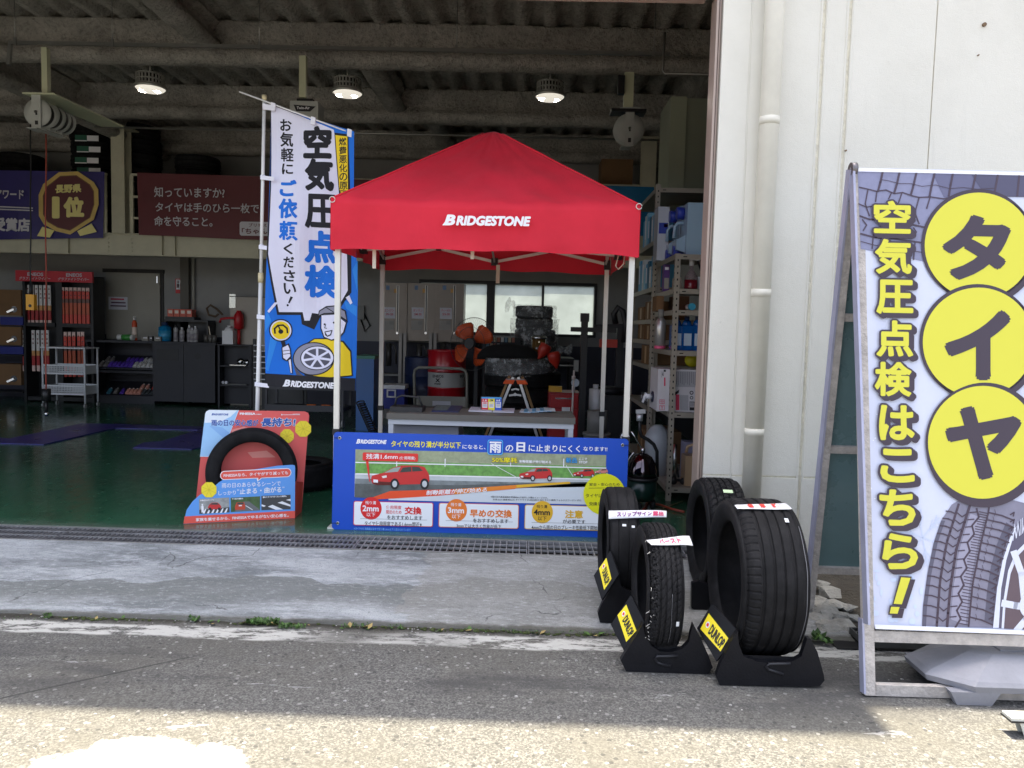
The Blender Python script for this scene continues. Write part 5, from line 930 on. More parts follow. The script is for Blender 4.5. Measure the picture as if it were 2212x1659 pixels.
# small dolly at the frame edge
dc = P(2186, 1552, 2.76); DY = thing('caster_dolly', 'narrow white dolly bar on a black caster at the edge of the sunlit strip', 'dolly', (dc.x+.2, dc.y+.03, ZS)); b = B().m(M('dolly_white', (206, 206, 196), .5, var=.1, vs=12)); zt2 = dc.z
b.box(dc.x, dc.y, zt2-.010, dc.x+.5, dc.y+.06, zt2); b.m(blackp); b.box(dc.x-.003, dc.y-.003, zt2-.016, dc.x+.503, dc.y+.063, zt2-.0105); b.done('plate', None, DY, bevel=.003)
for sx in (.07, .42):
    b = B().m(MATS['dolly_white']); X_ = dc.x+sx
    for yy in (.008, .046): b.hexa([(X_-.012, dc.y+yy, zt2-.075), (X_+.012, dc.y+yy, zt2-.075), (X_+.012, dc.y+yy+.005, zt2-.075), (X_-.012, dc.y+yy+.005, zt2-.075), (X_-.035, dc.y+yy, zt2-.0165), (X_+.035, dc.y+yy, zt2-.0165), (X_+.035, dc.y+yy+.005, zt2-.0165), (X_-.035, dc.y+yy+.005, zt2-.0165)])
    cs = b.done('caster', None, DY); b = B().m(blackp); rw = (zt2-.065-ZS); b.cyl((X_+.03, dc.y+.016, ZS+.042), (X_+.03, dc.y+.044, ZS+.042), .041, n=20); b.done('wheel', None, cs)
# ---------------------------------------------------------------- rubble, pebbles, weeds
stm = M('broken_concrete', (150, 148, 140), .9, var=.22, vs=10, bump=.7, bs=50)
def stone(b, c, s, seed, flat=.5):
    r_ = random.Random(seed); pts = [Vector((r_.gauss(0, 1), r_.gauss(0, 1), r_.gauss(0, 1))).normalized() for _ in range(14)]; vs = [b.bm.verts.new(Vector(c)+Vector((p.x*s*r_.uniform(.8, 1.3), p.y*s*r_.uniform(.7, 1), p.z*s*flat))) for p in pts]
    r2 = bmesh.ops.convex_hull(b.bm, input=vs); 
    dead = [e for e in r2['geom_interior'] if isinstance(e, bmesh.types.BMVert)]
    if dead: bmesh.ops.delete(b.bm, geom=dead, context='VERTS')
    for f in b.bm.faces: f.material_index = b.mi
grp = 'broken concrete lumps against the wall foot'
rs = [(1775, 1262, .05), (1792, 1280, .075), (1772, 1300, .07), (1806, 1305, .06), (1830, 1312, .05), (1788, 1322, .08), (1812, 1330, .06), (1838, 1334, .05), (1770, 1338, .07), (1820, 1352, .085), (1786, 1356, .08)]
for i, (px, py, s_) in enumerate(rs):
    zz_ = ZS+.02+max(0, (1350-py))*.0011; p = G(px, py, zz_); b = B().m(stm); stone(b, (0, 0, 0), s_, 50+i, .42); o = b.done('concrete_lump', None); o.location = p; tag(o, 'grey lump of broken concrete heaped between the big tyre and the board', 'rubble', grp)
for i, (px, py, s_, lab) in enumerate(((2108, 1366, .035, 'pale concrete lump lying on top of the gutter grate'), (2112, 1384, .03, 'dark concrete lump half fallen off the gutter grate'), (2050, 1500, .012, 'small white pebble below the board foot'), (1305, 1324, .020, 'small grey stone by the foot of the smooth-worn tyre stand'))):
    z_ = ZS+.055 if i == 0 else (ZS+.02 if i == 1 else (ZS+.005 if i == 2 else street(3.8)+.008)); p = G(px, py, z_); b = B().m(M('pale_concrete', (196, 190, 176), .9, bump=.6, bs=60) if i in (0, 2) else stm); stone(b, (0, 0, 0), s_, 90+i, .6); o = b.done('loose_stone', None); o.location = p; tag(o, lab, 'stone')
peb = B().m(M('pebble', (150, 148, 144), .9, var=.3, vs=30))
for i in range(260):
    x, y = rnd.uniform(-2.6, 2.4), rnd.choice((rnd.uniform(2.4, 3.6), rnd.uniform(3.5, 3.64))); s_ = rnd.uniform(.002, .007); c_ = Vector((x, y, ZS+s_*.4)); q = [b_ for b_ in ()]
    top = [c_+Vector((s_*math.cos(a)*rnd.uniform(.7, 1.3), s_*math.sin(a)*rnd.uniform(.7, 1.3), 0)) for a in (0, 1.3, 2.5, 3.8, 5.1)]; lo = [p-Vector((0, 0, s_*.5)) for p in top]; va = [peb.bm.verts.new(p) for p in lo]; vb = [peb.bm.verts.new(p) for p in top]; ap = peb.bm.verts.new(c_+Vector((0, 0, s_*.4)))
    for j in range(5): peb.face([va[j], va[(j+1) % 5], vb[(j+1) % 5], vb[j]]); peb.face([vb[j], vb[(j+1) % 5], ap])
o = peb.done('loose_grit', kind='stuff')
wd = B(); wm = [M('weed_green', (66, 98, 40), .6, var=.2, vs=20), M('weed_dark', (48, 74, 30), .7), M('moss', (62, 70, 34), .95, var=.3, vs=40)]
def leaf(b, c, L_, a, tilt, mat):
    b.m(mat); d = Vector((math.cos(a)*math.cos(tilt), math.sin(a)*math.cos(tilt), math.sin(tilt))); s_ = Vector((-math.sin(a), math.cos(a), 0))*L_*.32; c = Vector(c)
    v = [b.bm.verts.new(p) for p in (c, c+d*L_*.45+s_+Vector((0, 0, L_*.08)), c+d*L_, c+d*L_*.45-s_+Vector((0, 0, L_*.08)))]; b.face([v[0], v[1], v[2]]); b.face([v[0], v[2], v[3]])
def tuft(px0, px1, py, n_, L_, z=ZS+.006, m2=0):
    for _ in range(n_):
        p = G(rnd.uniform(px0, px1), py+rnd.uniform(-4, 5), z); leaf(wd, p, L_*rnd.uniform(.6, 1.4), rnd.uniform(0, 2*PI), rnd.uniform(.1, 1.1), wm[m2 if m2 else rnd.randrange(2)])
tuft(535, 600, 1344, 150, .022); tuft(600, 660, 1354, 90, .018); tuft(407, 428, 1338, 50, .018); tuft(92, 112, 1331, 34, .018); tuft(736, 800, 1352, 60, .012); tuft(840, 872, 1354, 40, .012); tuft(1000, 1330, 1362, 160, .008); tuft(0, 400, 1336, 60, .008); tuft(1090, 1320, 1366, 90, .008)
tuft(1758, 1775, 1380, 26, .035, ZS+.02); tuft(1780, 1800, 1386, 16, .03, ZS+.02); tuft(2004, 2016, 1392, 14, .03, ZS+.03)
dry = M('dry_blade', (150, 132, 84), .8)
for _ in range(34):
    x = rnd.uniform(-2.6, .4); p = Vector((x, 3.60+apy(x, 0)-rnd.uniform(.004, .03), ZS+.003)); leaf(wd, p, rnd.uniform(.015, .045), rnd.uniform(0, 2*PI), rnd.uniform(.05, .7), dry if rnd.random() < .6 else wm[0])
wd.done('crack_weeds', kind='stuff')
ms = B().m(wm[2])
for i in range(700):
    x = rnd.uniform(-3, 1.2); y = 3.60+apy(x, 0)-.010+rnd.uniform(-.014, .012); s_ = rnd.uniform(.003, .009)
    if nz(x, 0, 7, 2.5)+.25 < rnd.random()*.5: continue
    ms.ball((x, y, ZS+.004), s_, 6, (1.3, 1, .6))
ms.done('crack_moss', kind='stuff')
# ================================================================ INSIDE THE WORKSHOP
def at(name, label, cat, loc, group=None): return thing(name, label, cat, tuple(loc), group)
ivo = MATS['ivory_paint']; blk = M('black_paint', (22, 22, 24), .45, var=.15, vs=8); chm = MATS['chrome']; gry = M('grey_paint', (128, 128, 124), .5, var=.08, vs=6); gal = M('galvanised', (150, 150, 146), .4, .8, var=.1, vs=8)
# ceiling lamps
lampg = M('lamp_glow', (255, 250, 240), .4, emit=(1.0, .93, .80), es=.16); hots = M('lamp_hot', (255, 250, 240), .4, emit=(1.0, .93, .80), es=16); lampr = M('lamp_rim', (190, 188, 180), .35, .6)
def lamp(px, py, y, label):
    c = P(px, py, y); t = at('bay_lamp', label, 'ceiling lamp', c, 'round cage lamps under the sprayed ceiling'); r = .165
    b = B().m(lampr)
    for i in range(26):
        a = 2*PI*i/26; e = Vector((math.cos(a), math.sin(a), 0)); s_ = Vector((-math.sin(a), math.cos(a), 0)); b.obox(c+e*r*.93+Vector((0, 0, .085)), e*.004, s_*.010, (0, 0, .055))
    b.lathe(c, [(r*.99, .026), (r*.99, .034), (r*.90, .034), (r*.90, .026)], 28); b.lathe(c, [(r*.97, .078), (r*.97, .088), (r*.88, .088), (r*.88, .078)], 28); b.lathe(c, [(r*.95, .138), (r*.95, .150), (.04, .150), (.04, .138)], 28); b.m(blk); b.cyl(c+Vector((0, 0, .04)), c+Vector((0, 0, .137)), r*.74, n=20); b.m(lampr); b.cyl(c+Vector((0, 0, .150)), (c.x, c.y, 4.34), .012, n=8)
    b.done('lamp_cage', None, t)
    b = B().m(lampr); b.lathe(c, [(r*1.0, .024), (r*1.10, .012), (r*1.10, -.006), (r*1.0, -.012), (r*.98, 0)], 32); b.done('lamp_ring', None, t)
    b = B().m(lampg); b.lathe(c, [(r*.985, .002), (r*.97, -.012), (r*.80, -.034), (r*.4, -.046), (.002, -.05)], 32); b.done('lamp_lens', None, t); b = B().m(hots)
    for sx in (-.42, .30): b.lathe(c+Vector((sx*r, .1*r*sx, -.0475+.02*abs(sx))), [(r*.34, .004), (r*.36, 0), (r*.30, -.004), (.001, -.005)], 18)
    b.done('lamp_glow', None, t)
lamp(325, 190, 9.0, 'lit round cage lamp hanging over the purple award banner'); lamp(751, 200, 9.0, 'lit round cage lamp between the flag top and the canopy peak'); lamp(1188, 208, 9.0, 'lit round cage lamp nearest the ceiling reel on the storage shelf side')
# conduits and pipes under the ceiling
YC = 7.2
a, c = P(20, 92, YC), P(1447, 117, YC); b = B().m(gal); t = at('cable_conduit', 'long grey cable conduit hung across the bay under the corrugated ceiling', 'conduit', (a+c)/2)
b.bar(a, c, .03, .03); b.bar(a+Vector((.01, 0, -.015)), a+Vector((-.01, 0, -.20)), .03); b.done('conduit_run', None, t)
for px in (36, 248, 567, 991, 1412):
    f = (px-20)/1427; p = a+(c-a)*f; b = B().m(gal); b.cyl(p+Vector((0, -.02, .016)), Vector((p.x, p.y-.02, 4.38)), .004, n=6); b.box(p.x-.012, p.y-.03, p.z-.03, p.x+.012, p.y-.016, p.z+.04); b.done('hanger', None, t)
a, c = P(205, 274, 10.0), P(1430, 303, 10.0); o = B().m(gal); o.cyl(a, c, .014, n=8); tag(o.done('air_pipe', None, None, base=(a+c)/2), 'thin galvanised air pipe running under the rear beam behind the canopy peak', 'pipe')
yb_ = 7.0; pts = [P(x, y, yb_) for x, y in ((1436, 70), (1432, 152), (1435, 159), (1528, 160), (1536, 168), (1532, 400))]; o = B().m(gal); o.tube(pts, .011, 8); tag(o.done('wall_conduit', None, None, base=pts[2]), 'thin grey conduit stepping down beside the shutter guide', 'conduit')
# hose reels on brackets
rl_m = M('reel_grey', (168, 170, 166), .5, var=.06, vs=8)
def reel(px, py, y, r, label, grp=None):
    c = P(px, py, y); t = at('hose_reel', label, 'hose reel', c, grp)
    b = B().m(rl_m); b.lathe(c, [(r*.5, -.055), (r, -.05), (r, -.042), (r*.55, -.036), (r*.55, .036), (r, .042), (r, .05), (r*.5, .055)], 24, (0, 1, 0)); b.done('drum', None, t)
    b = B().m(rl_m); b.box(c.x-.045, c.y-.072, c.z-r*1.15, c.x+.045, c.y-.062, c.z+r*1.25); b.box(c.x-.10, c.y-.09, c.z+r*1.25, c.x+.10, c.y+.09, c.z+r*1.25+.012); b.box(c.x-.08, c.y-.10, c.z-r*1.22, c.x+.02, c.y+.06, c.z-r*1.15); b.m(blk); b.box(c.x-.006, c.y-.074, c.z-.03, c.x+.012, c.y-.072, c.z-.01); b.box(c.x-.012, c.y-.0745, c.z-r*.9, c.x+.018, c.y-.0725, c.z-r*.62); b.m(chm); b.cyl((c.x, c.y-.08, c.z), (c.x, c.y-.062, c.z), .014, n=10); b.done('reel_bracket', None, t)
    b = B().m(M('reel_hose', (60, 58, 56), .6)); b.lathe(c, [(r*.56, -.034), (r*.86, -.03), (r*.86, .03), (r*.56, .034)], 20, (0, 1, 0)); b.done('coiled_hose', None, t); return c
yr = 7.6
for i, (px, py, lab) in enumerate(((88, 246, 'grey hose reel at the front of a row of four under the ceiling'), (107, 251, 'second grey hose reel in the row behind the front reel'), (121, 257, 'third grey hose reel, half covered by the reels before it'), (133, 263, 'rearmost grey hose reel in the row of four'))): reel(px, py, yr+i*.33, .135, lab, 'row of four ceiling hose reels')
b = B().m(M('bracket_ivory', (188, 190, 160), .5)); p, q = P(92, 148, yr), P(105, 206, yr); b.box(p.x, yr-.02, q.z, q.x, yr+.04, 3.965); b.hexa([(p.x-.14, yr-.1, q.z-.018), (q.x+.12, yr-.1, q.z-.018), (q.x+.16, yr+1.1, q.z-.018), (p.x-.04, yr+1.1, q.z-.018), (p.x-.14, yr-.1, q.z-.004), (q.x+.12, yr-.1, q.z-.004), (q.x+.16, yr+1.1, q.z-.004), (p.x-.04, yr+1.1, q.z-.004)]); tag(b.done('reel_hanger', None, None, base=p), 'ivory hanger post and plate carrying the four hose reels', 'bracket')
c = reel(1358, 281, 8.0, .155, 'spoked grey hose reel hung on a post above the canopy', None)
b = B().m(MATS['bracket_ivory']); p, q = P(1349, 160, 8.0), P(1366, 240, 8.0); b.box(p.x, 7.96, q.z, q.x, 8.04, 3.965); b.m(blk); b.box(p.x-.13, 7.9, q.z-.03, q.x+.13, 8.1, q.z-.003); b.box(p.x-.07, 7.92, 3.74, p.x-.003, 7.99, 3.92); tag(b.done('reel_hanger', None, None, base=p), 'ivory ceiling post carrying the single spoked reel', 'bracket')
yt = 7.7; p, q = P(648, 150, yt), P(662, 212, yt); b = B().m(MATS['bracket_ivory']); b.box(p.x, yt-.03, q.z, q.x, yt+.03, 3.965); tag(b.done('reel_hanger', None, None, base=p), 'ivory ceiling post behind the top of the flag', 'bracket')
p, q = P(631, 222, yt), P(691, 262, yt); t = at('reel_box', 'grey box reel with black name plate behind the flag top', 'reel box', ((p.x+q.x)/2, yt, q.z)); b = B().m(rl_m); b.box(p.x, yt-.07, q.z, q.x, yt+.16, p.z); b.m(blk); b.box(p.x+.06, yt-.05, p.z+.002, q.x-.06, yt+.10, p.z+.03); b.done('reel_case', None, t, bevel=.008); A_ = Art((0, yt-.072, 0), (0, -1, 0)); A_.poly([(634, 226), (682, 230), (670, 241), (640, 240)], BKI, 1); A_.text('Twin-Air', 641, 230, 669, 236, WH, 2, .02); A_.done('name_plate', t)
# hanging hose and pendant control
yh = 8.05; b = B().m(M('orange_hose', (150, 60, 40), .5)); pts = [P(99+.8*math.sin(i*.7), 280+i*28.5, yh) for i in range(21)]; t = at('hanging_hose', 'thin orange hose hanging from the front reel almost to the floor', 'hose', pts[-1]); b.tube(pts, .007, 8); b.done('hose_line', None, t); b = B().m(blk); p = pts[-1]; b.cyl(p-Vector((0, 0, .08)), p+Vector((0, 0, .05)), .045, n=12); b.cyl(p-Vector((0, 0, .2)), p-Vector((0, 0, .08)), .018, n=10); b.m(chm); b.ball(p-Vector((0, 0, .22)), .025, 10); b.done('hose_coupling', None, t)
yp = 9.0; t = at('pendant_control', 'yellow pendant hoist control hanging on a black cable over the wiper rack', 'control', P(100, 990/1.0*.66, yp)); b = B().m(blk); b.tube([P(66+.6*math.sin(i), 190+i*22, yp) for i in range(21)], .008, 6); b.cyl(P(67, 610, yp), P(67, 640, yp), .02, n=8); b.done('cable', None, t); b = B().m(M('control_yellow', (224, 160, 40), .5)); p, q = P(59, 636, yp), P(77, 670, yp); b.box(p.x, yp-.03, q.z, q.x, yp+.03, p.z); b.m(blk); b.cyl((p.x+.05, yp-.036, q.z+.05), (p.x+.05, yp-.03, q.z+.05), .018, n=10); b.done('control_box', None, t, bevel=.006)
# banners on the guard rail
YBN = 10.93
def banner(label, quad_px, mat, mp, sl_):
    q = [P(x, y, YBN) for x, y in quad_px]; t = at('rail_banner', label, 'banner', (sum(v.x for v in q)/4, YBN, q[2].z), 'vinyl banners on the mezzanine rail'); b = B().m(mat); n_ = 24; rows = []
    for j in range(7):
        r_ = []
        for i in range(n_+1):
            p = q[0].lerp(q[1], i/n_).lerp(q[3].lerp(q[2], i/n_), j/6); p.y = YBN+.012*math.sin(i*.8+j*.3)*(j/6)+.006*nz(i*.5, j*.7, 2, 1); r_.append(b.bm.verts.new(p))
        rows.append(r_)
    for r0, r1 in zip(rows, rows[1:]):
        for i in range(n_): b.face([r0[i], r0[i+1], r1[i+1], r1[i]], True)
    b.done('vinyl_sheet', None, t); A_ = Art((0, YBN-.024, 0), (0, -1, 0), slope=sl_, step=.001); A_.map(*mp); return t, A_
vio = M('banner_violet', (46, 38, 108), .5, var=.15, vs=4); mar = M('banner_maroon', (92, 24, 34), .5, var=.06, vs=3); bgold = M('banner_gold', (206, 176, 100), .45, var=.12, vs=9); bbr = M('banner_brown', (92, 40, 48), .5); bgl = M('banner_pale_gold', (228, 216, 140), .45); bwh = M('banner_white', (196, 194, 202), .5)
t, A_ = banner('violet award banner with a gold hexagon emblem', [(-150, 366), (226, 371), (222, 514), (-150, 520)], vio, (0, 380, 4.148), .02)
hexo = [(780, 700), (1030, 690), (1240, 830), (1300, 930), (1305, 1130), (1240, 1330), (930, 1525), (740, 1480), (580, 1390), (515, 1280), (512, 1000), (570, 860)]
A_.poly([(490, 1545), (560, 1420), (720, 1470), (660, 1565)], bgl, 1); A_.poly([(1020, 1480), (1210, 1380), (1280, 1490), (1060, 1545)], bgl, 1); A_.poly(hexo, bgold, 2)
A_.poly([(908+(x-908)*.86, 1108+(y-1108)*.88) for x, y in hexo], M('banner_dark_gold', (120, 84, 56), .5), 3); A_.poly([(908+(x-908)*.83, 1108+(y-1108)*.855) for x, y in hexo], bbr, 4)
A_.text('長野県', 732, 870, 1078, 982, bgl, 5, .05, slope=-.04); A_.text('1', 690, 1022, 790, 1312, bgl, 5, .04); A_.text('位', 842, 1022, 1116, 1298, bgl, 5, .07)
A_.text('アワード', -60, 930, 318, 1050, bwh, 5, .03); A_.line([(-300, 1144), (434, 1176)], 16, bwh, 5); A_.line([(-300, 1180), (434, 1208)], 16, bwh, 5); A_.text('受賞店', -90, 1300, 400, 1480, bwh, 5, .05); A_.done('artwork_print', t)
t, A_ = banner('maroon banner with three lines of white writing', [(296, 373), (860, 390), (860, 532), (299, 507)], mar, (0, 0, 2.0109), .016)
A_.text('知っていますか?', 988, 1196, 1440, 1264, bwh, 1, .014); A_.text('タイヤは手のひら一枚で', 996, 1296, 1660, 1358, bwh, 1, .014); A_.text('命を守ること。', 988, 1384, 1362, 1448, bwh, 1, .014)
A_.rr(1536, 1420, 1900, 1510, 14, bwh, 1); A_.text('ブリヂストンの', 1594, 1430, 1800, 1454, mar, 2, .02); A_.text('「ちゃんと買い」', 1550, 1462, 1880, 1500, mar, 2, .03); A_.done('artwork_print', t)
t, A_ = banner('plain blue banner showing beyond the canopy roof slope', [(1180, 397), (1413, 404), (1412, 510), (1180, 505)], M('banner_cyan', (22, 110, 160), .5, var=.08, vs=3), (0, 0, 1/.6777), .02); A_.line([(1388, 403), (1388, 425)], 5, BKI, 1); A_.done('artwork_print', t)
# tyres stored on the mezzanine
lowt = B(); tyre_bm(lowt, (0, 0, .1), (0, 0, 1), .33, .205, .2, N=36, M_=8, grooves=[(-.4, .02), (.4, .02)], gd=.006)
tp = thing('tyre', 'x', 'tyre', (0, 0, -3)); lowt.done('tyre_body', None, tp).location = (0, 0, 3)
for o_ in tp.children: o_.data.transform(Matrix.Translation((0, 0, -3))); o_.location = (0, 0, 0)
def stack(px, y, n_, sc, lab, zbase=None, dx=.02):
    X_ = P(px, 400, y).x
    for i in range(n_):
        o = dup(tp, (X_+rnd.uniform(-dx, dx), y+rnd.uniform(-dx, dx), (zg1 if zbase is None else zbase)+.014+i*.206), lab, 'spare tyres stacked on the mezzanine'); o.rotation_euler.z = rnd.uniform(0, 6)
stack(205, 11.75, 8, 1, 'black tyre in the tall stack with green and white labels behind the violet banner'); stack(300, 11.6, 8, 1, 'black tyre in the tall unlabelled stack beside the ivory column'); stack(430, 11.7, 6, 1, 'black tyre in the low stack behind the maroon banner'); stack(48, 11.8, 6, 1, 'black tyre in the low stack at the hoist end of the violet banner')
COL.objects.unlink(tp); [COL.objects.unlink(ch) for ch in tp.children]
for i, py in enumerate((298, 322, 346, 368)):
    y = 11.40; x0 = P(162+(i % 2)*4, py, y); x1 = P(188+(i % 2)*4, py, y); x2 = P(213+(i % 2)*4, py, y); b = B().m(M('label_green', (40, 96, 76), .5)); b.box(x0.x, y-.002, x0.z-.045, x1.x-.003, y, x0.z+.045); b.m(WH); b.box(x1.x, y-.002, x0.z-.04, x2.x, y, x0.z+.04); b.box(x0.x, y-.003, x0.z-.045, x1.x-.003, y-.0022, x0.z-.03); tag(b.done('tyre_label', None, None, base=x1), 'green and white paper label on a tyre of the labelled stack', 'label', 'labels on the stored tyres')
p, q = P(1300, 343, 11.5), P(1366, 402, 11.5); b = B().m(M('cardboard', (122, 92, 62), .85, var=.1, vs=5)); b.box(p.x, 11.5, zg1+.015, q.x, 11.95, p.z); b.m(M('tape', (178, 146, 100), .4)); b.box(p.x-.001, 11.7, p.z, q.x+.001, 11.76, p.z+.001); tag(b.done('cardboard_box', None, None, bevel=.004, base=(p.x, 11.5, zg1)), 'brown cardboard box on the mezzanine over the blue banner', 'box')
p, q = P(1450, 208, 7.9), P(1478, 400, 7.9); b = B().m(M('pale_green_panel', (148, 154, 134), .5, var=.05, vs=3)); b.box(p.x, 7.9, q.z-.5, p.x+.16, 8.5, p.z); b.m(M('pale_green_shade', (126, 132, 116), .5)); b.box(p.x+.163, 7.92, q.z-.5, 2.098, 8.5, p.z-.01); tag(b.done('wall_duct', None, None, bevel=.004, base=(p.x, 8, q.z-.5)), 'pale green tall duct casing on the wall above the shelves', 'duct')
# ---------------------------------------------------------------- wiper rack at the far end
Y0 = 11.9
def bx(b, x0, y0, x1, y1, ya, yb, mp=None, grow=0):            # box from a photo rectangle measured at depth ya
    if mp: (x0, y0), (x1, y1) = zq(x0, y0, *mp), zq(x1, y1, *mp)
    p, q = P(x0, (y0+y1)/2, ya), P(x1, (y0+y1)/2, ya); xm = (x0+x1)/2; z1 = P(xm, y0, ya).z; z0 = P(xm, y1, ya).z; b.box(p.x-grow, ya, z0-grow, q.x+grow, yb, z1+grow); return p.x, z0, q.x, z1
Z6 = (0, 820, 2.962); c = P(120, 870, Y0)
rk = at('wiper_rack', 'black wiper display rack with red printed header', 'display rack', (c.x, Y0, 0)); b = B().m(blk)
xa, xb = P(50, 720, Y0).x, P(202, 720, Y0).x; b.box(xa, Y0+.30, 0, xb, Y0+.33, 2.0); b.box(xa, Y0, 0, xa+.04, Y0+.3, 1.98); b.box(xb-.04, Y0, 0, xb, Y0+.3, 1.98); xm = P(124, 720, Y0).x; b.box(xm-.05, Y0+.05, 0, xm+.05, Y0+.3, 1.98)
for py in (702, 862): z = P(120, py, Y0).z; b.box(xa+.041, Y0+.02, z-.03, xm-.051, Y0+.298, z+.03); b.box(xm+.051, Y0+.02, z-.03, xb-.041, Y0+.298, z+.03)
b.done('rack_frame', None, rk)
A_ = Art((0, Y0-.022, 0), (0, -1, 0), slope=.02).map(*Z6); b = B().m(M('header_red', (196, 44, 56), .5)); bx(b, 145, 130, 872, 232, Y0-.02, Y0+.02, Z6); b.done('header_board', None, rk)
for x0 in (0, 366): A_ = Art((0, Y0-.022, 0), (0, -1, 0), slope=.02).map(*Z6); A_.text('ENEOS', 258+x0, 142+x0*.02, 408+x0, 176+x0*.02, bwh, 1, .035); A_.text('グラファイトワイパー', 180+x0, 182+x0*.02, 488+x0-12, 212+x0*.02, bwh, 1, .02, .2); A_.done('header_print', rk)

def pack(label, kind, mp, x0, y0, x1, y1, y, grp):
    b = B(); (X0_, Y0_), (X1_, Y1_) = zq(x0, y0, *mp), zq(x1, y1, *mp); p = P(X0_, Y0_, y); q = P(X1_, Y1_, y); h_ = p.z-q.z; t = None
    cols = (('pack_white', (214, 210, 206), 0, .50), ('pack_amber', (206, 150, 90), .50, .62), ('pack_red', (168, 46, 48), .62, .86), ('pack_pale', (220, 190, 180), .86, 1.0)) if kind == 0 else (('pack_pale', (220, 190, 180), 0, .10), ('pack_scarlet', (206, 66, 50), .10, .32), ('pack_smoke', (110, 76, 66), .32, .42), ('pack_orange', (190, 84, 50), .42, .74), ('pack_scarlet', (206, 66, 50), .74, 1.0))
    for nm, cc_, f0, f1 in cols: b.m(M(nm, cc_, .35, var=.15, vs=30)); b.box(p.x, y, p.z-h_*f1+.0005, q.x, y+.016, p.z-h_*f0-.0005)
    b.m(M('pack_print', (120, 60, 60), .5))
    for f in (.08, .20, .30): b.box(p.x+.012, y-.001, p.z-h_*f-.02, q.x-.012, y-.0002, p.z-h_*f)
    tag(b.done('wiper_pack', None, None, base=(p.x, y, q.z)), label, 'wiper pack', grp)
for i in range(7): pack('white and red wiper pack on the upper hooks of the rack', 0, Z6, 208+i*40, 258+i, 242+i*40, 648, Y0+.06, 'white wiper packs, upper hooks')
for i in range(7): pack('scarlet wiper pack on the upper hooks of the rack', 1, Z6, 574+i*39.5, 282+i, 608+i*39.5, 630, Y0+.06, 'scarlet wiper packs, upper hooks')
for i in (0, 2, 3, 4, 5): pack('white and red wiper pack on the lower hooks behind the wire cart', 0, Z6, 208+i*44, 688, 244+i*44, 1076, Y0+.06, 'white wiper packs, lower hooks')
for i in (0, 1, 2, 3.0, 4.2, 5.1): pack('scarlet wiper pack on the lower hooks behind the wire cart', 1, Z6, 560+i*40, 704, 595+i*40, 1130, Y0+.06, 'scarlet wiper packs, lower hooks')
# boxes shelf at the frame edge
t = at('parts_shelf', 'dark parts shelf with brown cartons at the frame edge beside the wiper rack', 'shelf', (P(20, 870, Y0).x, Y0, 0)); b = B().m(blk); xa, xb = P(-60, 720, Y0).x, P(47, 720, Y0).x
for py in (703, 766, 846): z = P(20, py, Y0).z; b.box(xa, Y0, z-.02, xb, Y0+.4, z)
for x in (xa, xb-.04): b.box(x, Y0+.38, 0, x+.04, Y0+.42, 1.7)
b.done('shelf_frame', None, t)
for (y0, y1, lab) in ((625, 682, 'brown carton with a round grip, on the upper board of the parts shelf'), (696, 746, 'brown carton with a round grip, on the middle board of the parts shelf'), (786, 832, 'brown carton with a round grip, near the foot of the parts shelf')):
    b = B().m(MATS['cardboard']); p, q = P(-4, y0, Y0+.02), P(46, y1, Y0+.02); o_t = at('carton', lab, 'carton', (p.x, Y0, q.z)); b.box(p.x, Y0+.02, q.z, q.x, Y0+.35, p.z); b.done('carton_body', None, o_t, bevel=.004); b = B().m(chm); g_ = P(30, y1-14, Y0+.01); b.cyl(g_, g_+Vector((0, .02, 0)), .05, n=14); b.bar(g_, g_+Vector((-.09, -.03, -.05)), .03); b.done('tap', None, o_t)
for (y0, y1, lab) in ((684, 703, 'dark blue bin between the upper and middle cartons'), (748, 766, 'dark blue bin between the middle and bottom cartons')):
    b = B().m(M('bin_blue', (30, 40, 120), .5)); p, q = P(0, y0, Y0-.02), P(50, y1, Y0-.02); b.box(p.x, Y0-.02, q.z+.003, q.x, Y0+.3, p.z); tag(b.done('parts_bin', None, None, bevel=.006, base=p), lab, 'bin')
# white wire cart
Yc = 11.2; wm_ = M('cart_white', (206, 208, 210), .4); c = P(137, 860, Yc); t = at('wire_cart', 'white three-tier basket cart on small casters before the wiper rack', 'cart', (c.x, Yc, 0))
xs = [P(x, 800, Yc).x for x in (92, 183)]; d_ = .34; zt_c = P(137, 750, Yc).z
b = B().m(wm_); b.box(xs[0]-.02, Yc-.02, zt_c-.02, xs[1]+.02, Yc+d_+.02, zt_c); b.done('top_tray', None, t, bevel=.006)
for x in xs:
    for y in (Yc, Yc+d_): b = B().m(wm_); b.cyl((x, y, .07), (x, y, zt_c-.021), .014, n=10); b.done('post', None, t); b = B().m(M('caster_grey', (150, 150, 148), .5)); b.cyl((x-.012, y, .031), (x+.012, y, .031), .031, n=12); b.done('caster', None, t)
for py in (798, 842):
    z = P(137, py, Yc).z; b = B().m(wm_); L_ = xs[1]-xs[0]; b.box(xs[0]+.016, Yc+.002, z-.07, xs[1]-.016, Yc+d_-.002, z-.062)
    for yy in (Yc-.006, Yc+d_-.002):
        b.box(xs[0]+.016, yy, z+.045, xs[1]-.016, yy+.008, z+.07); b.box(xs[0]+.016, yy, z-.075, xs[1]-.016, yy+.008, z-.05)
        n_ = 26
        for i in range(n_): xx = xs[0]+.02+(L_-.04)*i/(n_-1); b.box(xx-.004, yy+.001, z-.05, xx+.004, yy+.006, z+.045)
        for zz_ in (-.025, 0, .025): b.box(xs[0]+.016, yy+.0015, z+zz_-.003, xs[1]-.016, yy+.0055, z+zz_+.003)
    for xx in (xs[0]+.014, xs[1]-.02): b.box(xx, Yc+.01, z-.07, xx+.006, Yc+d_-.01, z+.06)
    b.done('basket', None, t)
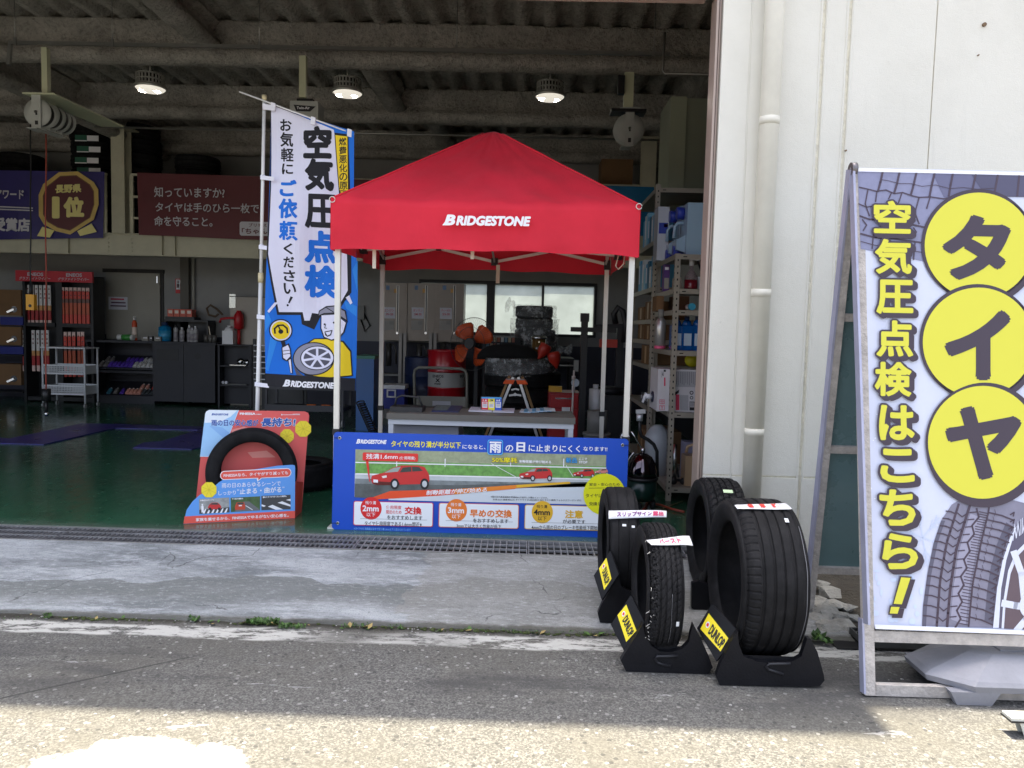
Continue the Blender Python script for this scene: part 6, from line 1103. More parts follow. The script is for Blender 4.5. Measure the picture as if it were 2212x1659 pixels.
# ---------------------------------------------------------------- black counter with bottle display
YK = 12.0; Z4 = (0, 780, 1.9235); cab = at('display_counter', 'long black counter with open bottle display and two plain doors', 'counter', (P(365, 870, YK).x, YK, 0))
def X4(x, y=700): return P(*zq(x, y, *Z4), YK).x
def Zz4(x, y): return P(*zq(x, y, *Z4), YK).z
x0, xm, x1, xd = X4(527), X4(940), X4(1318), X4(1125); zt_k = Zz4(930, 592); cbk = M('counter_black', (40, 40, 46), .55, var=.12, vs=6); 
b = B().m(cbk); b.box(x0-.01, YK-.02, zt_k-.035, x1+.02, YK+.56, zt_k); b.done('counter_top', None, cab, bevel=.004)
b = B().m(cbk); b.box(x0, YK, 0, x0+.025, YK+.55, zt_k-.036); b.box(xm-.012, YK, 0, xm+.012, YK+.55, zt_k-.036); b.box(x0+.026, YK+.5, 0, xm-.013, YK+.53, zt_k-.036); b.box(x0+.026, YK, 0, xm-.013, YK+.03, .12); b.box(x0+.026, YK, Zz4(730, 775)-.03, xm-.013, YK+.03, Zz4(730, 775)+.01); b.done('display_case', None, cab)
for x_0, x_1 in ((xm+.013, xd-.003), (xd+.003, x1)): b = B().m(cbk); b.box(x_0, YK, .05, x_1, YK+.54, zt_k-.037); b.done('door', None, cab, bevel=.004)
b = B().m(M('counter_recess', (18, 18, 20), .5)); p = Vector((X4(1212), YK-.002, Zz4(1212, 684))); b.cyl(p, p+Vector((0, .004, 0)), .05, n=20); b.done('door_recess', None, cab); b = B().m(MATS['counter_recess']); b.box(X4(962), YK-.003, Zz4(1030, 708), X4(1095), YK-.0005, Zz4(1030, 640)); b.done('door_recess', None, cab)
shz = [Zz4(730, 752), Zz4(730, 918)]
for z in shz: b = B().m(cbk); b.hexa([(x0+.026, YK+.02, z-.03), (xm-.013, YK+.02, z-.03), (xm-.013, YK+.48, z+.16), (x0+.026, YK+.48, z+.16), (x0+.026, YK+.02, z-.015), (xm-.013, YK+.02, z-.015), (xm-.013, YK+.48, z+.175), (x0+.026, YK+.48, z+.175)]); b.done('sloped_shelf', None, cab)
def bottle_mesh(name, body, cap, r=.030, h=.135):
    t = thing(name, 'x', 'bottle', (0, 0, 0)); b = B().m(body); b.lathe((0, 0, 0), [(r*.9, 0), (r, .006), (r, h*.70), (r*.82, h*.80), (r*.42, h*.84), (r*.42, h*.88)], 14); b.done('bottle_body', None, t); b = B().m(cap); b.cyl((0, 0, h*.881), (0, 0, h), r*.50, n=12); b.done('cap', None, t); return t
BT = {n: bottle_mesh('additive_bottle', M('bottle_'+n, c_, .3, spec=.6), M('cap_'+n, cc_, .4)) for n, c_, cc_ in (('grey', (120, 116, 112), (170, 168, 164)), ('purple', (92, 62, 170), (70, 52, 130)), ('silver', (196, 194, 190), (214, 212, 208)), ('pink', (214, 150, 130), (230, 214, 206)), ('dark', (66, 70, 72), (222, 220, 214)), ('red', (190, 60, 46), (220, 214, 206)), ('teal', (70, 130, 150), (200, 204, 206)))}
def shelf_bottles(kind, xs0, xs1, n_, y_px, row, lab, grp):
    for i in range(n_):
        px_ = xs0+(xs1-xs0)*(i+.5)/n_; X_ = X4(px_, y_px); lev = shz[0] if y_px < 770 else shz[1]; yy = YK+.05 if row == 0 else YK+.20; z = lev-.015+(yy-YK-.02)*.413+.006
        o = dup(BT[kind], (X_, yy, z), lab, grp); o.rotation_euler.x = -.92
shelf_bottles('grey', 552, 650, 3, 735, 0, 'small grey bottle in the front row of the upper bottle display', 'grey bottles, upper front row'); shelf_bottles('purple', 648, 800, 6, 735, 0, 'small purple bottle in the front row of the upper bottle display', 'purple bottles, upper front row'); shelf_bottles('silver', 800, 932, 5, 735, 0, 'small silver bottle in the front row of the upper bottle display', 'silver bottles, upper front row')
shelf_bottles('grey', 592, 652, 2, 670, 1, 'small grey bottle in the back row of the upper bottle display', 'grey bottles, upper back row'); shelf_bottles('purple', 724, 830, 4, 670, 1, 'small purple bottle in the back row of the upper bottle display', 'purple bottles, upper back row'); shelf_bottles('silver', 832, 932, 4, 670, 1, 'small silver bottle in the back row of the upper bottle display', 'silver bottles, upper back row')
shelf_bottles('teal', 632, 672, 1, 905, 0, 'small teal bottle on the lower bottle display', None); shelf_bottles('grey', 674, 712, 1, 905, 0, 'small grey bottle next to the teal one on the lower display', None); shelf_bottles('purple', 714, 752, 1, 905, 0, 'lone purple bottle on the lower bottle display', None); shelf_bottles('pink', 754, 850, 4, 905, 0, 'small pink bottle in the front row of the lower display', 'pink bottles, lower front row'); shelf_bottles('dark', 852, 930, 3, 905, 0, 'small dark bottle in the front row of the lower display', 'dark bottles, lower front row')
shelf_bottles('pink', 810, 872, 2, 850, 1, 'small pink bottle in the back row of the lower display', 'pink bottles, lower back row'); shelf_bottles('red', 888, 932, 2, 850, 1, 'small red bottle in the back row of the lower display', 'red bottles, lower back row')
for t in BT.values():
    for ch in list(t.children): bpy.data.objects.remove(ch)
    bpy.data.objects.remove(t)
# things on the counter
def can(label, name, cat, x, y0, y1, r, mats, yy=YK+.2, prof=None, mp=Z4, cap=True, grp=None):
    X_ = P(*zq(x, (y0+y1)/2, *mp), yy).x; z1 = P(*zq(x, y0, *mp), yy).z; z0 = P(*zq(x, y1, *mp), yy).z; z0 = zt_k+.001 if mp == Z4 and abs(z0-zt_k) < .12 else z0; h_ = z1-z0
    t = at(name, label, cat, (X_, yy, z0), grp); b = B().m(mats[0]); b.lathe((X_, yy, z0), prof or [(r*.95, 0), (r, .008), (r, h_*.74), (r*.6, h_*.82), (r*.45, h_*.84)], 16); b.done('container', None, t)
    b = B().m(mats[1]); b.cyl((X_, yy, z0+h_*.10), (X_, yy, z0+h_*.56), r+.0012, n=16); b.done('label_band', None, t)
    if cap: b = B().m(mats[2]); b.cyl((X_, yy, z0+h_*.841), (X_, yy, z0+h_), r*.5, n=12); b.done('cap', None, t)
    return t
bott = lambda n_, c_, r_=.35: M('item_'+n_, c_, r_, spec=.6)
can('tall orange and white spray can standing alone on the black counter', 'spray_can', 'spray can', 825, 440, 582, .040, (bott('orange', (214, 84, 46)), bott('cream', (226, 206, 190)), bott('white', (226, 226, 222))))
can('blue plastic jug on the black counter under the red boxes', 'fluid_jug', 'jug', 1012, 476, 585, .10, (M('blue_fluid', (20, 120, 170), .15, spec=.6), bott('pale_blue', (60, 150, 190)), bott('navy', (30, 50, 90))), YK+.25)
for x, y0, r_, lab, cc_ in ((1078, 490, .035, 'dark-capped silver bottle next to the blue jug', (40, 40, 42)), (1116, 505, .038, 'short silver bottle with conical shoulder by the dark-capped one', (200, 200, 200)), (1160, 492, .034, 'silver bottle with white cap at the middle of the bottle group', (230, 230, 230)), (1178, 508, .034, 'small grey bottle squeezed between two taller silver ones', (210, 206, 210)), (1200, 498, .036, 'silver bottle at the outer end of the bottle group', (226, 226, 226))):
    can(lab, 'oil_bottle', 'bottle', x, y0, 592, r_, (bott('silver', (178, 176, 176)), bott('label_grey', (150, 146, 150)), M('cap_%d' % cc_[0], cc_, .4)), YK+.18, grp='silver bottles on the black counter')
for x, lab in ((1240, 'dark cup beside the silver bottles'), (1268, 'dark cup holding a pale brush'), (1292, 'dark cup at the end of the counter')):
    X_ = X4(x); b = B().m(bott('cup', (92, 90, 86))); b.lathe((X_, YK+.15, zt_k+.001), [(.034, 0), (.038, .12), (.034, .12), (.030, .006)], 14); b.m(bott('brush', (190, 176, 150))); 
    if x == 1268: b.bar((X_+.01, YK+.15, zt_k+.02), (X_-.03, YK+.15, zt_k+.26), .014)
    tag(b.done('cup', None, None, base=(X_, YK+.15, zt_k)), lab, 'cup', 'cups on the black counter')
X_ = X4(750); t = at('grease_tube', 'white tube with a green band lying on the black counter', 'tube', (X_, YK+.12, zt_k)); b = B().m(bott('white', (226, 226, 222))); b.cyl((X4(700), YK+.12, zt_k+.048), (X4(798), YK+.12, zt_k+.048), .046, n=16); b.done('tube_body', None, t); b = B().m(bott('green', (60, 140, 60))); b.cyl((X4(728), YK+.12, zt_k+.048), (X4(782), YK+.12, zt_k+.048), .0475, n=16); b.done('green_band', None, t)
for x, w_, lab in ((870, 40, 'grey tin beside the orange spray can'), (907, 18, 'little black box between two grey tins'), (947, 40, 'grey tin beside the black riser')):
    b = B().m(bott('tin_%d' % w_, (120, 116, 104) if w_ > 20 else (40, 40, 42))); b.box(X4(x-w_/2), YK+.1, zt_k+.001, X4(x+w_/2), YK+.2, zt_k+.075); b.m(WH); b.box(X4(x-w_/4), YK+.098, zt_k+.04, X4(x+w_/3), YK+.0995, zt_k+.055); tag(b.done('small_tin', None, None, bevel=.006, base=(X4(x), YK+.1, zt_k)), lab, 'tin')
t = at('counter_riser', 'black two-board riser standing on the counter', 'riser', (X4(1070), YK+.3, zt_k)); b = B().m(blk); zr0 = Zz4(1060, 470)
b.box(X4(968), YK+.22, zr0, X4(1240), YK+.52, zr0+.03); b.box(X4(968), YK+.22, zt_k+.001, X4(978), YK+.52, zr0-.001); b.box(X4(1232), YK+.22, zt_k+.001, X4(1240), YK+.52, zr0-.001); b.box(X4(980), YK+.50, zt_k+.002, X4(1230), YK+.52, zr0-.001); b.box(X4(968), YK+.25, zr0+.031, X4(1150), YK+.5, Zz4(1060, 440)); b.done('riser_board', None, t)
for i in range(4): b = B().m(M('red_carton', (210, 96, 74), .5, var=.2, vs=20)); zb0 = Zz4(1060, 440)+.001; b.box(X4(982+i*39), YK+.26, zb0, X4(982+i*39+35), YK+.42, zb0+.12); b.m(bott('cream', (226, 206, 190))); b.box(X4(988+i*39), YK+.258, zb0+.05, X4(982+i*39+29), YK+.2595, zb0+.10); tag(b.done('red_carton', None, None, bevel=.003, base=(X4(1000+i*39), YK+.3, zb0)), 'small red carton in the row of four on the black riser', 'carton', 'red cartons on the riser')
# second open stand beside the counter, white jug, red hand pump, steel locker
t = at('open_stand', 'narrow black open stand with three boards next to the counter', 'stand', (X4(1438), YK, 0)); b = B().m(cbk); xa, xb = X4(1332), X4(1540); zs_ = Zz4(1430, 612)
b.box(xa, YK+.02, 0, xa+.03, YK+.22, zs_-.02); b.box(xb-.05, YK+.02, 0, xb, YK+.22, zs_-.02); b.box(xa-.01, YK, zs_-.019, xb+.01, YK+.24, zs_); b.box(xa+.031, YK+.205, .02, xb-.051, YK+.219, zs_-.021)
for y_ in (742, 862): z = Zz4(1430, y_); b.box(xa+.031, YK+.03, z-.02, xb-.051, YK+.204, z)
b.done('stand_frame', None, t)
b = B().m(chm); z = Zz4(1430, 742); b.ball((X4(1462), YK+.10, z+.06), .06, 12); b.ball((X4(1500), YK+.12, z+.05), .05, 12); b.box(X4(1400), YK+.05, z+.001, X4(1500), YK+.18, z+.012); tag(b.done('socket_tools', None, None, base=(X4(1460), YK+.15, z)), 'heap of shiny socket tools on the open stand', 'tools')
b = B().m(gry); z = Zz4(1430, 862); b.box(X4(1345), YK+.1, z+.001, X4(1500), YK+.16, z+.012); b.m(WH); b.cyl((X4(1352), YK+.09, z+.035), (X4(1352), YK+.12, z+.035), .022, n=12); b.cyl((X4(1372), YK+.09, z+.035), (X4(1372), YK+.12, z+.035), .022, n=12); tag(b.done('tool_tray', None, None, base=(X4(1420), YK+.1, z)), 'flat grey tool tray on the lower board of the open stand', 'tray')
X_ = X4(1387); t = at('white_jug', 'white square plastic jug on top of the open stand', 'jug', (X_, YK+.2, zs_)); b = B().m(bott('jug_white', (226, 226, 228))); h_ = Zz4(1387, 495)-zs_; b.box(X_-.085, YK+.05, zs_+.002, X_+.085, YK+.21, zs_+h_*.72); b.lathe((X_, YK+.13, zs_+h_*.70), [(.085, 0), (.05, h_*.2), (.03, h_*.22)], 12); b.done('jug_body', None, t, bevel=.02, seg=3); b = B().m(WH); b.cyl((X_, YK+.13, zs_+h_*.921), (X_, YK+.13, zs_+h_), .034, n=12); b.done('cap', None, t)
t = at('hand_pump', 'red hand pump with brown hose standing on the open stand', 'pump', (X4(1440), YK+.35, zs_)); pr = M('pump_red', (190, 34, 40), .35); b = B().m(pr); X_ = X4(1440); z1 = Zz4(1440, 410); b.cyl((X_, YK+.17, zs_+.001), (X_, YK+.17, zs_+.24), .025, n=12); b.lathe((X_, YK+.17, zs_+.24), [(.04, 0), (.075, .02), (.075, .22), (.05, .26), (.03, .30)], 16); b.cyl((X_, YK+.17, zs_+.5), (X_, YK+.17, z1), .022, n=10); b.tube([(X_, YK+.17, z1-.1), (X_-.15, YK+.16, z1-.1), (X_-.28, YK+.15, z1-.12), (X_-.30, YK+.15, z1-.18)], .02, 8); b.done('pump_body', None, t); b = B().m(M('hose_brown', (96, 76, 56), .6)); b.tube([P(*zq(x, y, *Z4), YK+.4) for x, y in ((1365, 430), (1330, 395), (1290, 370), (1268, 390), (1280, 430), (1320, 440), (1340, 425))], .018, 8); b.done('hose', None, t)
b = B().m(M('locker_beige', (170, 160, 146), .4, var=.05, vs=4)); t = at('steel_locker', 'beige steel locker with shiny handle plate behind the flag pole', 'locker', (X4(1510), YB-.35, 0)); p, q = P(*zq(1412, 320, *Z4), 12.25), P(*zq(1670, 320, *Z4), 12.25); b.box(p.x, 12.25, .002, q.x, YB-.06, p.z); b.m(M('locker_edge', (90, 84, 76), .4)); b.box(p.x-.01, 12.24, p.z+.001, q.x+.01, YB-.05, p.z+.015); b.done('locker_body', None, t, bevel=.005); b = B().m(M('steel_plate', (220, 220, 210), .25, .6)); g_ = P(*zq(1425, 345, *Z4), 12.245); b.box(g_.x-.05, 12.242, g_.z-.11, g_.x+.05, 12.249, g_.z+.11); b.done('handle_plate', None, t)
# notices on the back wall
def notice(label, mp, x0, y0, x1, y1, y, paper, marks, cat='notice', name='paper_notice'):
    b = B().m(paper); X = bx(b, x0, y0, x1, y1, y, y+.002, mp); t = None; o = b
    for (u0, v0, u1, v1, mt) in marks: o.m(mt); w_, h_ = X[2]-X[0], X[3]-X[1]; o.box(X[0]+w_*u0, y-.0014, X[3]-h_*v1, X[0]+w_*u1, y-.0006, X[3]-h_*v0)
    return tag(o.done(name, None, None, base=((X[0]+X[2])/2, y, X[1])), label, cat)
ppr = M('notice_paper', (206, 206, 214), .6); inkp = M('notice_ink', (90, 50, 80), .6)
notice('white paper notice with three lines of writing on the grey door', Z4, 665, 320, 782, 398, YB-.05, ppr, [(.12, .12, .82, .24, M('notice_red', (190, 40, 70), .6)), (.14, .40, .90, .50, inkp), (.10, .66, .92, .76, inkp)])
notice('red and white fire extinguisher plate on the wall by the dark post', Z4, 1076, 208, 1108, 298, YB-.004, M('sign_red', (196, 40, 48), .5), [(.15, .06, .85, .74, WH), (.35, .14, .65, .30, M('notice_red', (190, 40, 70), .6)), (.3, .36, .7, .62, M('notice_red', (190, 40, 70), .6))], 'sign', 'safety_sign')
# rod rack and tool trolley seen below the flag
yq = 10.6; b = B().m(blk); p = P(548, 800, yq); t = at('rod_rack', 'black rack of horizontal white rods behind the flag pole', 'rack', (p.x, yq, 0)); b.box(P(546, 760, yq).x, yq, .02, P(552, 760, yq).x, yq+.04, P(550, 732, yq).z); b.box(P(652, 760, yq).x, yq, .02, P(656, 760, yq).x, yq+.04, P(650, 735, yq).z); b.box(P(552, 760, yq).x+.001, yq+.25, .1, P(652, 760, yq).x-.001, yq+.28, .95); b.done('rack_frame', None, t); b = B().m(WH)
for i in range(7): z = P(560, 746+i*12.2, yq).z; b.cyl((P(549, 760, yq).x, yq-.012, z), (P(654, 760, yq).x, yq-.012, z), .008, n=8)
b.done('rack_rods', None, t)
yv = 9.8; t = at('tool_trolley', 'dark tool trolley with two shelves seen under the flag', 'trolley', (P(700, 860, yv).x, yv, 0)); b = B().m(M('trolley_dark', (48, 48, 54), .45, var=.15, vs=8)); xa, xb = P(572, 860, yv).x, P(742, 860, yv).x
for py in (834, 880): z = P(650, py, yv).z; b.box(xa, yv, z-.05, xb, yv+.45, z); b.box(xa, yv-.01, z-.05, xb, yv-.001, z+.03)
for x in (xa, xb-.03):
    for y in (yv+.001, yv+.42): b.box(x, y, .10, x+.03, y+.028, P(650, 834, yv).z-.051)
b.done('trolley_frame', None, t); b = B().m(M('caster_grey', (150, 150, 148), .5))
for x in (xa+.02, xb-.02): b = B().m(M('caster_grey', (150, 150, 148), .5)); b.cyl((x-.012, yv+.05, .05), (x+.012, yv+.05, .05), .05, n=14); b.done('caster', None, t)
for px, cc_, lab in ((668, (214, 110, 50), 'orange-handled tool lying on the dark trolley'), (700, (206, 96, 40), 'second orange-handled tool near the tent leg on the trolley')): z = P(650, 880, yv).z; X_ = P(px, 878, yv).x; b = B().m(M('tool_orange', cc_, .4)); b.cyl((X_-.06, yv+.1, z+.018), (X_+.06, yv+.1, z+.018), .016, n=10); b.m(chm); b.cyl((X_+.061, yv+.1, z+.018), (X_+.14, yv+.1, z+.018), .006, n=8); tag(b.done('hand_tool', None, None, base=(X_, yv+.1, z)), lab, 'tool')
# blue cabinet, coiled hose
yz = 9.6; t = at('blue_cabinet', 'tall blue metal cabinet with green lid behind the tent leg', 'cabinet', (P(790, 880, yz).x, yz, 0)); p = P(770, 768, yz); b = B().m(M('cabinet_blue', (44, 92, 150), .4, var=.06, vs=4)); b.box(p.x, yz, .002, P(808, 768, yz).x, yz+.5, p.z-.04); b.done('cabinet_body', None, t, bevel=.006); b = B().m(M('lid_green', (30, 110, 90), .4)); b.box(p.x-.01, yz-.01, p.z-.039, P(810, 768, yz).x, yz+.51, p.z); b.done('lid', None, t, bevel=.006)
yk_ = 8.4; b = B().m(blk); pts = []
for i in range(170): f = i/170; a = f*15*2*PI; q = P(778+f*32, 868+f*74, yk_); pts.append(q+Vector((.045*math.cos(a), .045*math.sin(a), .012*math.sin(a))))
b.tube(pts, .008, 5); tag(b.done('coiled_hose', None, None, base=pts[0]), 'black spiral air hose hanging in front of the blue cabinet', 'hose')
# ---------------------------------------------------------------- things seen under the canopy
ZA = (1180, 880, 3.1895); YT = 12.15
tnk = M('tank_grey', (128, 118, 108), .4, .25, var=.06, vs=5)
def XA(x, y, yy): return P(*zq(x, y, *ZA), yy)
for i, (x0, x1, lab, num) in enumerate(((92, 372, 'grey wall oil tank at the tent-leg end of the row of three', None), (382, 662, 'grey wall oil tank in the middle of the row of three', 'SM-30'), (668, 945, 'grey wall oil tank next to the window in the row of three', 'SN-30'))):
    p = XA(x0, 64+i*4, YT); q = XA(x1, 655+i*8, YT); t = at('oil_tank', lab, 'oil tank', ((p.x+q.x)/2, YT, q.z), 'three oil tanks on the back wall')
    b = B().m(tnk); b.box(p.x+.004, YT, q.z, q.x-.004, YT+.38, p.z); b.done('tank_body', None, t, bevel=.035, seg=3)
    b = B().m(M('gauge_dark', (40, 38, 36), .3)); gx = XA(x0+188, 300, YT).x; b.box(gx-.012, YT-.012, XA(x0+188, 560, YT).z, gx+.012, YT-.0005, XA(x0+188, 100, YT).z); b.m(M('gauge_frame', (176, 170, 160), .3, .5)); b.box(gx-.02, YT-.010, XA(x0+188, 570, YT).z, gx-.0125, YT-.0006, XA(x0+188, 95, YT).z); b.box(gx+.0125, YT-.010, XA(x0+188, 570, YT).z, gx+.02, YT-.0006, XA(x0+188, 95, YT).z); b.m(chm); b.cyl((gx, YT-.02, XA(x0+188, 580, YT).z), (gx, YT-.0005, XA(x0+188, 580, YT).z), .02, n=10); b.done('level_gauge', None, t)
    def AN(): return Art((0, YT-.003, 0), (0, -1, 0)).map(*ZA)
    A_ = AN(); A_.poly([(x0+40, 315+i*3), (x0+162, 318+i*3), (x0+162, 432+i*3), (x0+40, 428+i*3)], ppr, 0); A_.text(('エンジン', 'ガソリン', 'ディーゼル')[i], x0+54, 336, x0+150, 362, M('notice_red', (190, 40, 70), .6), 1, .02); A_.text(num or 'SN-20', x0+66, 376, x0+140, 400, M('notice_red', (190, 40, 70), .6), 2, .02); A_.done('paper_note', t)
    A_ = AN(); A_.quad(x0+34, 452, x0+150, 548, M('tank_label', (150, 146, 140), .5), 0); A_.quad(x0+104, 456, x0+148, 494, gry, 1); A_.done('tank_label', t)
    A_ = AN(); A_.quad(x0+70, 96, x0+105, 140, M('tag_blue', (90, 120, 160), .5), 0); A_.done('blue_tag', t); A_ = AN(); A_.quad(x0+150, 130, x0+180, 170, M('tag_amber', (190, 140, 60), .5), 0); A_.done('amber_tag', t)
for xx, lab in ((345, 'grey steel stand column between the first two oil tanks'), (648, 'grey steel stand column between the middle tank and the window tank')):
    p = XA(xx-36, 580, YT+.1); q = XA(xx+40, 580, YT+.1); b = B().m(M('column_grey', (120, 116, 112), .4, .4)); b.box(p.x, YT-.06, .01, p.x+.07, YT-.02, p.z); b.box(q.x-.07, YT-.06, .01, q.x, YT-.02, p.z); b.box(p.x+.071, YT-.05, .01, q.x-.071, YT-.03, p.z-.15); tag(b.done('tank_stand', None, None, base=(p.x, YT, 0)), lab, 'stand')
b = B().m(gry); z = XA(350, 1005, YT).z; b.box(XA(130, 1000, YT).x, YT-.015, z-.02, XA(575, 1000, YT).x, YT+.3, z+.012); tag(b.done('drip_tray', None, None, base=XA(350, 1000, YT)), 'grey drip tray shelf below the oil tanks', 'tray')
for i, (x, y) in enumerate(((190, 720), (500, 730), (740, 720))):
    c = XA(x, y, YT-.02); b = B().m(M('pump_dark', (70, 68, 66), .4, .4, var=.2, vs=20)); b.cyl(c-Vector((0, 0, .30)), c+Vector((0, 0, .06)), .045, n=12); b.tube([c, c+Vector((.08, -.04, .04)), c+Vector((.12, -.05, -.04)), c+Vector((.13, -.05, -.26))], .014, 8); tag(b.done('oil_tap', None, None, base=c), 'dark dispensing tap hanging below the %s oil tank' % ('tent-leg end', 'middle', 'window side')[i], 'tap')
# electric switch box on the back wall
p, q = P(772, 660, YB-.08), P(786, 690, YB-.08); b = B().m(gry); b.box(p.x, YB-.08, q.z, q.x, YB-.004, p.z); b.m(blk); b.tube([(p.x+.1, YB-.03, q.z+.1), (p.x+.2, YB-.03, q.z-.1), (p.x+.12, YB-.03, q.z-.2), (p.x+.05, YB-.03, q.z)], .012, 6); tag(b.done('switch_box', None, None, base=q), 'small grey switch box on the wall behind the flag edge', 'switch box')
# red oil drum with white band
YD = 11.3; c = XA(755, 1225, YD); zt_d = XA(750, 757, YD).z; R_ = .288; cx = (XA(575, 900, YD).x+XA(940, 900, YD).x)/2; dred2 = M('drum_red', (186, 22, 36), .28, spec=.6, coat=.3); t = at('oil_drum', 'red steel oil drum with a white printed band', 'drum', (cx, YD+.29, 0)); yc_ = YD+.29
zb1, zb0 = XA(750, 985, YD).z, XA(750, 1135, YD).z
b = B().m(dred2); b.lathe((cx, yc_, 0), [(R_, .12), (R_+.006, .13), (R_, .15), (R_, zb0-.02), (R_+.008, zb0-.005), (R_, zb0)], 40); b.lathe((cx, yc_, 0), [(R_, zb1+.0005), (R_+.008, zb1+.02), (R_, zb1+.04), (R_, zt_d-.015), (R_+.008, zt_d), (R_-.008, zt_d), (R_-.012, zt_d-.02)], 40); b.m(M('drum_white', (186, 186, 184), .3)); b.lathe((cx, yc_, 0), [(R_-.0005, zb0+.0006), (R_-.0005, zb1-.0001)], 40, caps=False); b.done('drum_body', None, t)
A_ = Art((0, YD+.03, 0), (0, -1, 0)).map(*ZA)
def wrap(v): dx = v.x-cx; return Vector((0, yc_-math.sqrt(max(.001, (R_+.0015)**2-dx*dx))-v.y, 0))
A_.warp = wrap; A_.text('ENEOS', 632, 1004, 748, 1032, BKI, 1, .025); A_.text('X', 662, 1040, 712, 1080, BKI, 1, .05); A_.text('PRIME', 650, 1088, 720, 1104, BKI, 1, .03, .15); A_.text('EO', 908, 1008, 942, 1036, BKI, 1, .05); A_.done('band_lettering', t, [((1, 0, 0), -3, 0, .03)])
# platform cart with grey tube handle
YP = 10.9; t = at('platform_cart', 'grey platform cart with a bent tube handle, paper note on its guard board', 'cart', (XA(715, 1340, YP).x, YP, 0)); tg = M('tube_grey', (150, 148, 138), .4, var=.05, vs=8); b = B().m(tg)
pts = [XA(x, y, YP) for x, y in ((452, 1400), (450, 1180), (447, 1000), (455, 955), (490, 930), (700, 934), (920, 944), (965, 962), (982, 1010), (984, 1200), (985, 1400))]; lo0, lo1 = Vector((pts[0].x, YP, .16)), Vector((pts[-1].x, YP, .16)); b.tube([lo0]+pts[1:-1]+[lo1], .021, 10); b.done('handle', None, t)
b = B().m(tg); b.box(pts[0].x+.025, YP-.01, .2, pts[-1].x-.025, YP+.01, XA(700, 1222, YP).z); b.m(ppr); n0, n1 = XA(634, 1268, YP), XA(818, 1320, YP); b.box(n0.x, YP-.013, n1.z, n1.x, YP-.0105, n0.z); b.done('guard_board', None, t)
b = B().m(M('cart_deck', (90, 88, 84), .6)); b.box(pts[0].x-.03, YP+.02, .12, pts[-1].x+.03, YP+.95, .155); b.done('deck', None, t, bevel=.006)
for x in (pts[0].x+.05, pts[-1].x-.05):
    for y in (YP+.12, YP+.8): b = B().m(blk); b.cyl((x-.02, y, .058), (x+.02, y, .058), .057, n=14); b.done('wheel', None, t)
bmesh_fix = None
# cool box
YX = 11.0; t = at('cool_box', 'blue cool box with white lid on the workshop floor', 'cool box', (XA(240, 1360, YX).x, YX, 0)); p, q = XA(122, 1145, YX), XA(345, 1360, YX); b = B().m(M('coolbox_blue', (36, 50, 150), .4)); b.box(p.x, YX, .14, q.x, YX+.34, p.z); b.done('box_body', None, t, bevel=.015); b = B().m(bott('jug_white', (226, 226, 228))); b.box(p.x-.008, YX-.008, p.z+.001, q.x+.008, YX+.35, XA(240, 1108, YX).z); b.done('lid', None, t, bevel=.01)
b = B().m(bott('jug_white', (226, 226, 228))); x0, z1 = XA(168, 1150, YX-.01).x, XA(168, 1152, YX-.01).z; x1, z0 = XA(262, 1236, YX-.01).x, XA(262, 1236, YX-.01).z; e = .022; b.box(x0, YX-.02, z0, x0+e, YX-.001, z1); b.box(x1-e, YX-.02, z0, x1, YX-.001, z1); b.box(x0+e, YX-.02, z0, x1-e, YX-.001, z0+e); b.box(x0+e, YX-.02, z1-e, x1-e, YX-.001, z1); b.done('handle_frame', None, t)
b = B().m(gry); b.box(p.x-.05, YX-.05, .002, q.x+.05, YX+.4, .138); tag(b.done('low_crate', None, None, bevel=.01, base=(p.x, YX, 0)), 'low grey crate under the blue cool box', 'crate')
# standing fan
YFN = 10.4; fc2 = P(1026, 737, YFN); zF = (1440, 880, 3.0724); FR = 72/1650*YFN*.60; fo = M('fan_orange', (214, 84, 36), .4); t = at('standing_fan', 'black standing fan with orange blades and wire guard', 'fan', (fc2.x, YFN+.1, 0)); hub = P(*zq(130, 705, *zF), YFN-.03); ctr = P(*zq(205, 665, *zF), YFN)
ax = Vector((-.45, -.88, .08)).normalized(); u = Vector((0, 0, 1)); u = (u-ax*u.dot(ax)).normalized(); v = ax.cross(u)
b = B().m(blk); b.cyl(ctr+ax*.06, ctr+ax*.10, .075, n=18); b.cyl(ctr-ax*.14, ctr-ax*.02, .085, n=18); b.bar(ctr-ax*.10, Vector((ctr.x+.05, YFN+.1, .06)), .05); b.cyl((ctr.x+.05, YFN+.1, .002), (ctr.x+.05, YFN+.1, .05), .24, n=24); b.done('fan_stand', None, t)
for i in range(4):
    a0 = i*PI/2+.62; b = B().m(fo); r0 = []; 
    for rr, aw in ((.05, .28), (.11, .46), (.19, .56), (.265, .54), (.305, .42), (.32, .17)):
        r0.append([b.bm.verts.new(ctr+ax*(.035*(s_)+.01)+(u*math.cos(a0+aw*s_)+v*math.sin(a0+aw*s_))*rr) for s_ in (-1, -.5, 0, .5, 1)])
    for p_, q_ in zip(r0, r0[1:]):
        for j in range(4): b.face([p_[j], p_[j+1], q_[j+1], q_[j]], True)
    o = b.done('blade', None, t); md = o.modifiers.new('thick', 'SOLIDIFY'); md.thickness = .004
b = B().m(M('guard_wire', (74, 74, 76), .4, .6)); RG = .36
for rr, dz_ in ((RG, 0), (RG*.62, .07), (.10, .10)): b.tube([ctr+ax*dz_+(u*math.cos(k_*PI/20)+v*math.sin(k_*PI/20))*rr for k_ in range(40)], .0045 if rr == RG else .003, 5, True)
for k_ in range(60):
    a = k_*PI/30
    for s_ in (1, -1): b.tube([ctr+ax*.10*s_+(u*math.cos(a)+v*math.sin(a))*.09, ctr+ax*.075*s_+(u*math.cos(a)+v*math.sin(a))*RG*.62, ctr+(u*math.cos(a)+v*math.sin(a))*RG], .0014, 4)
b.done('wire_guard', None, t)
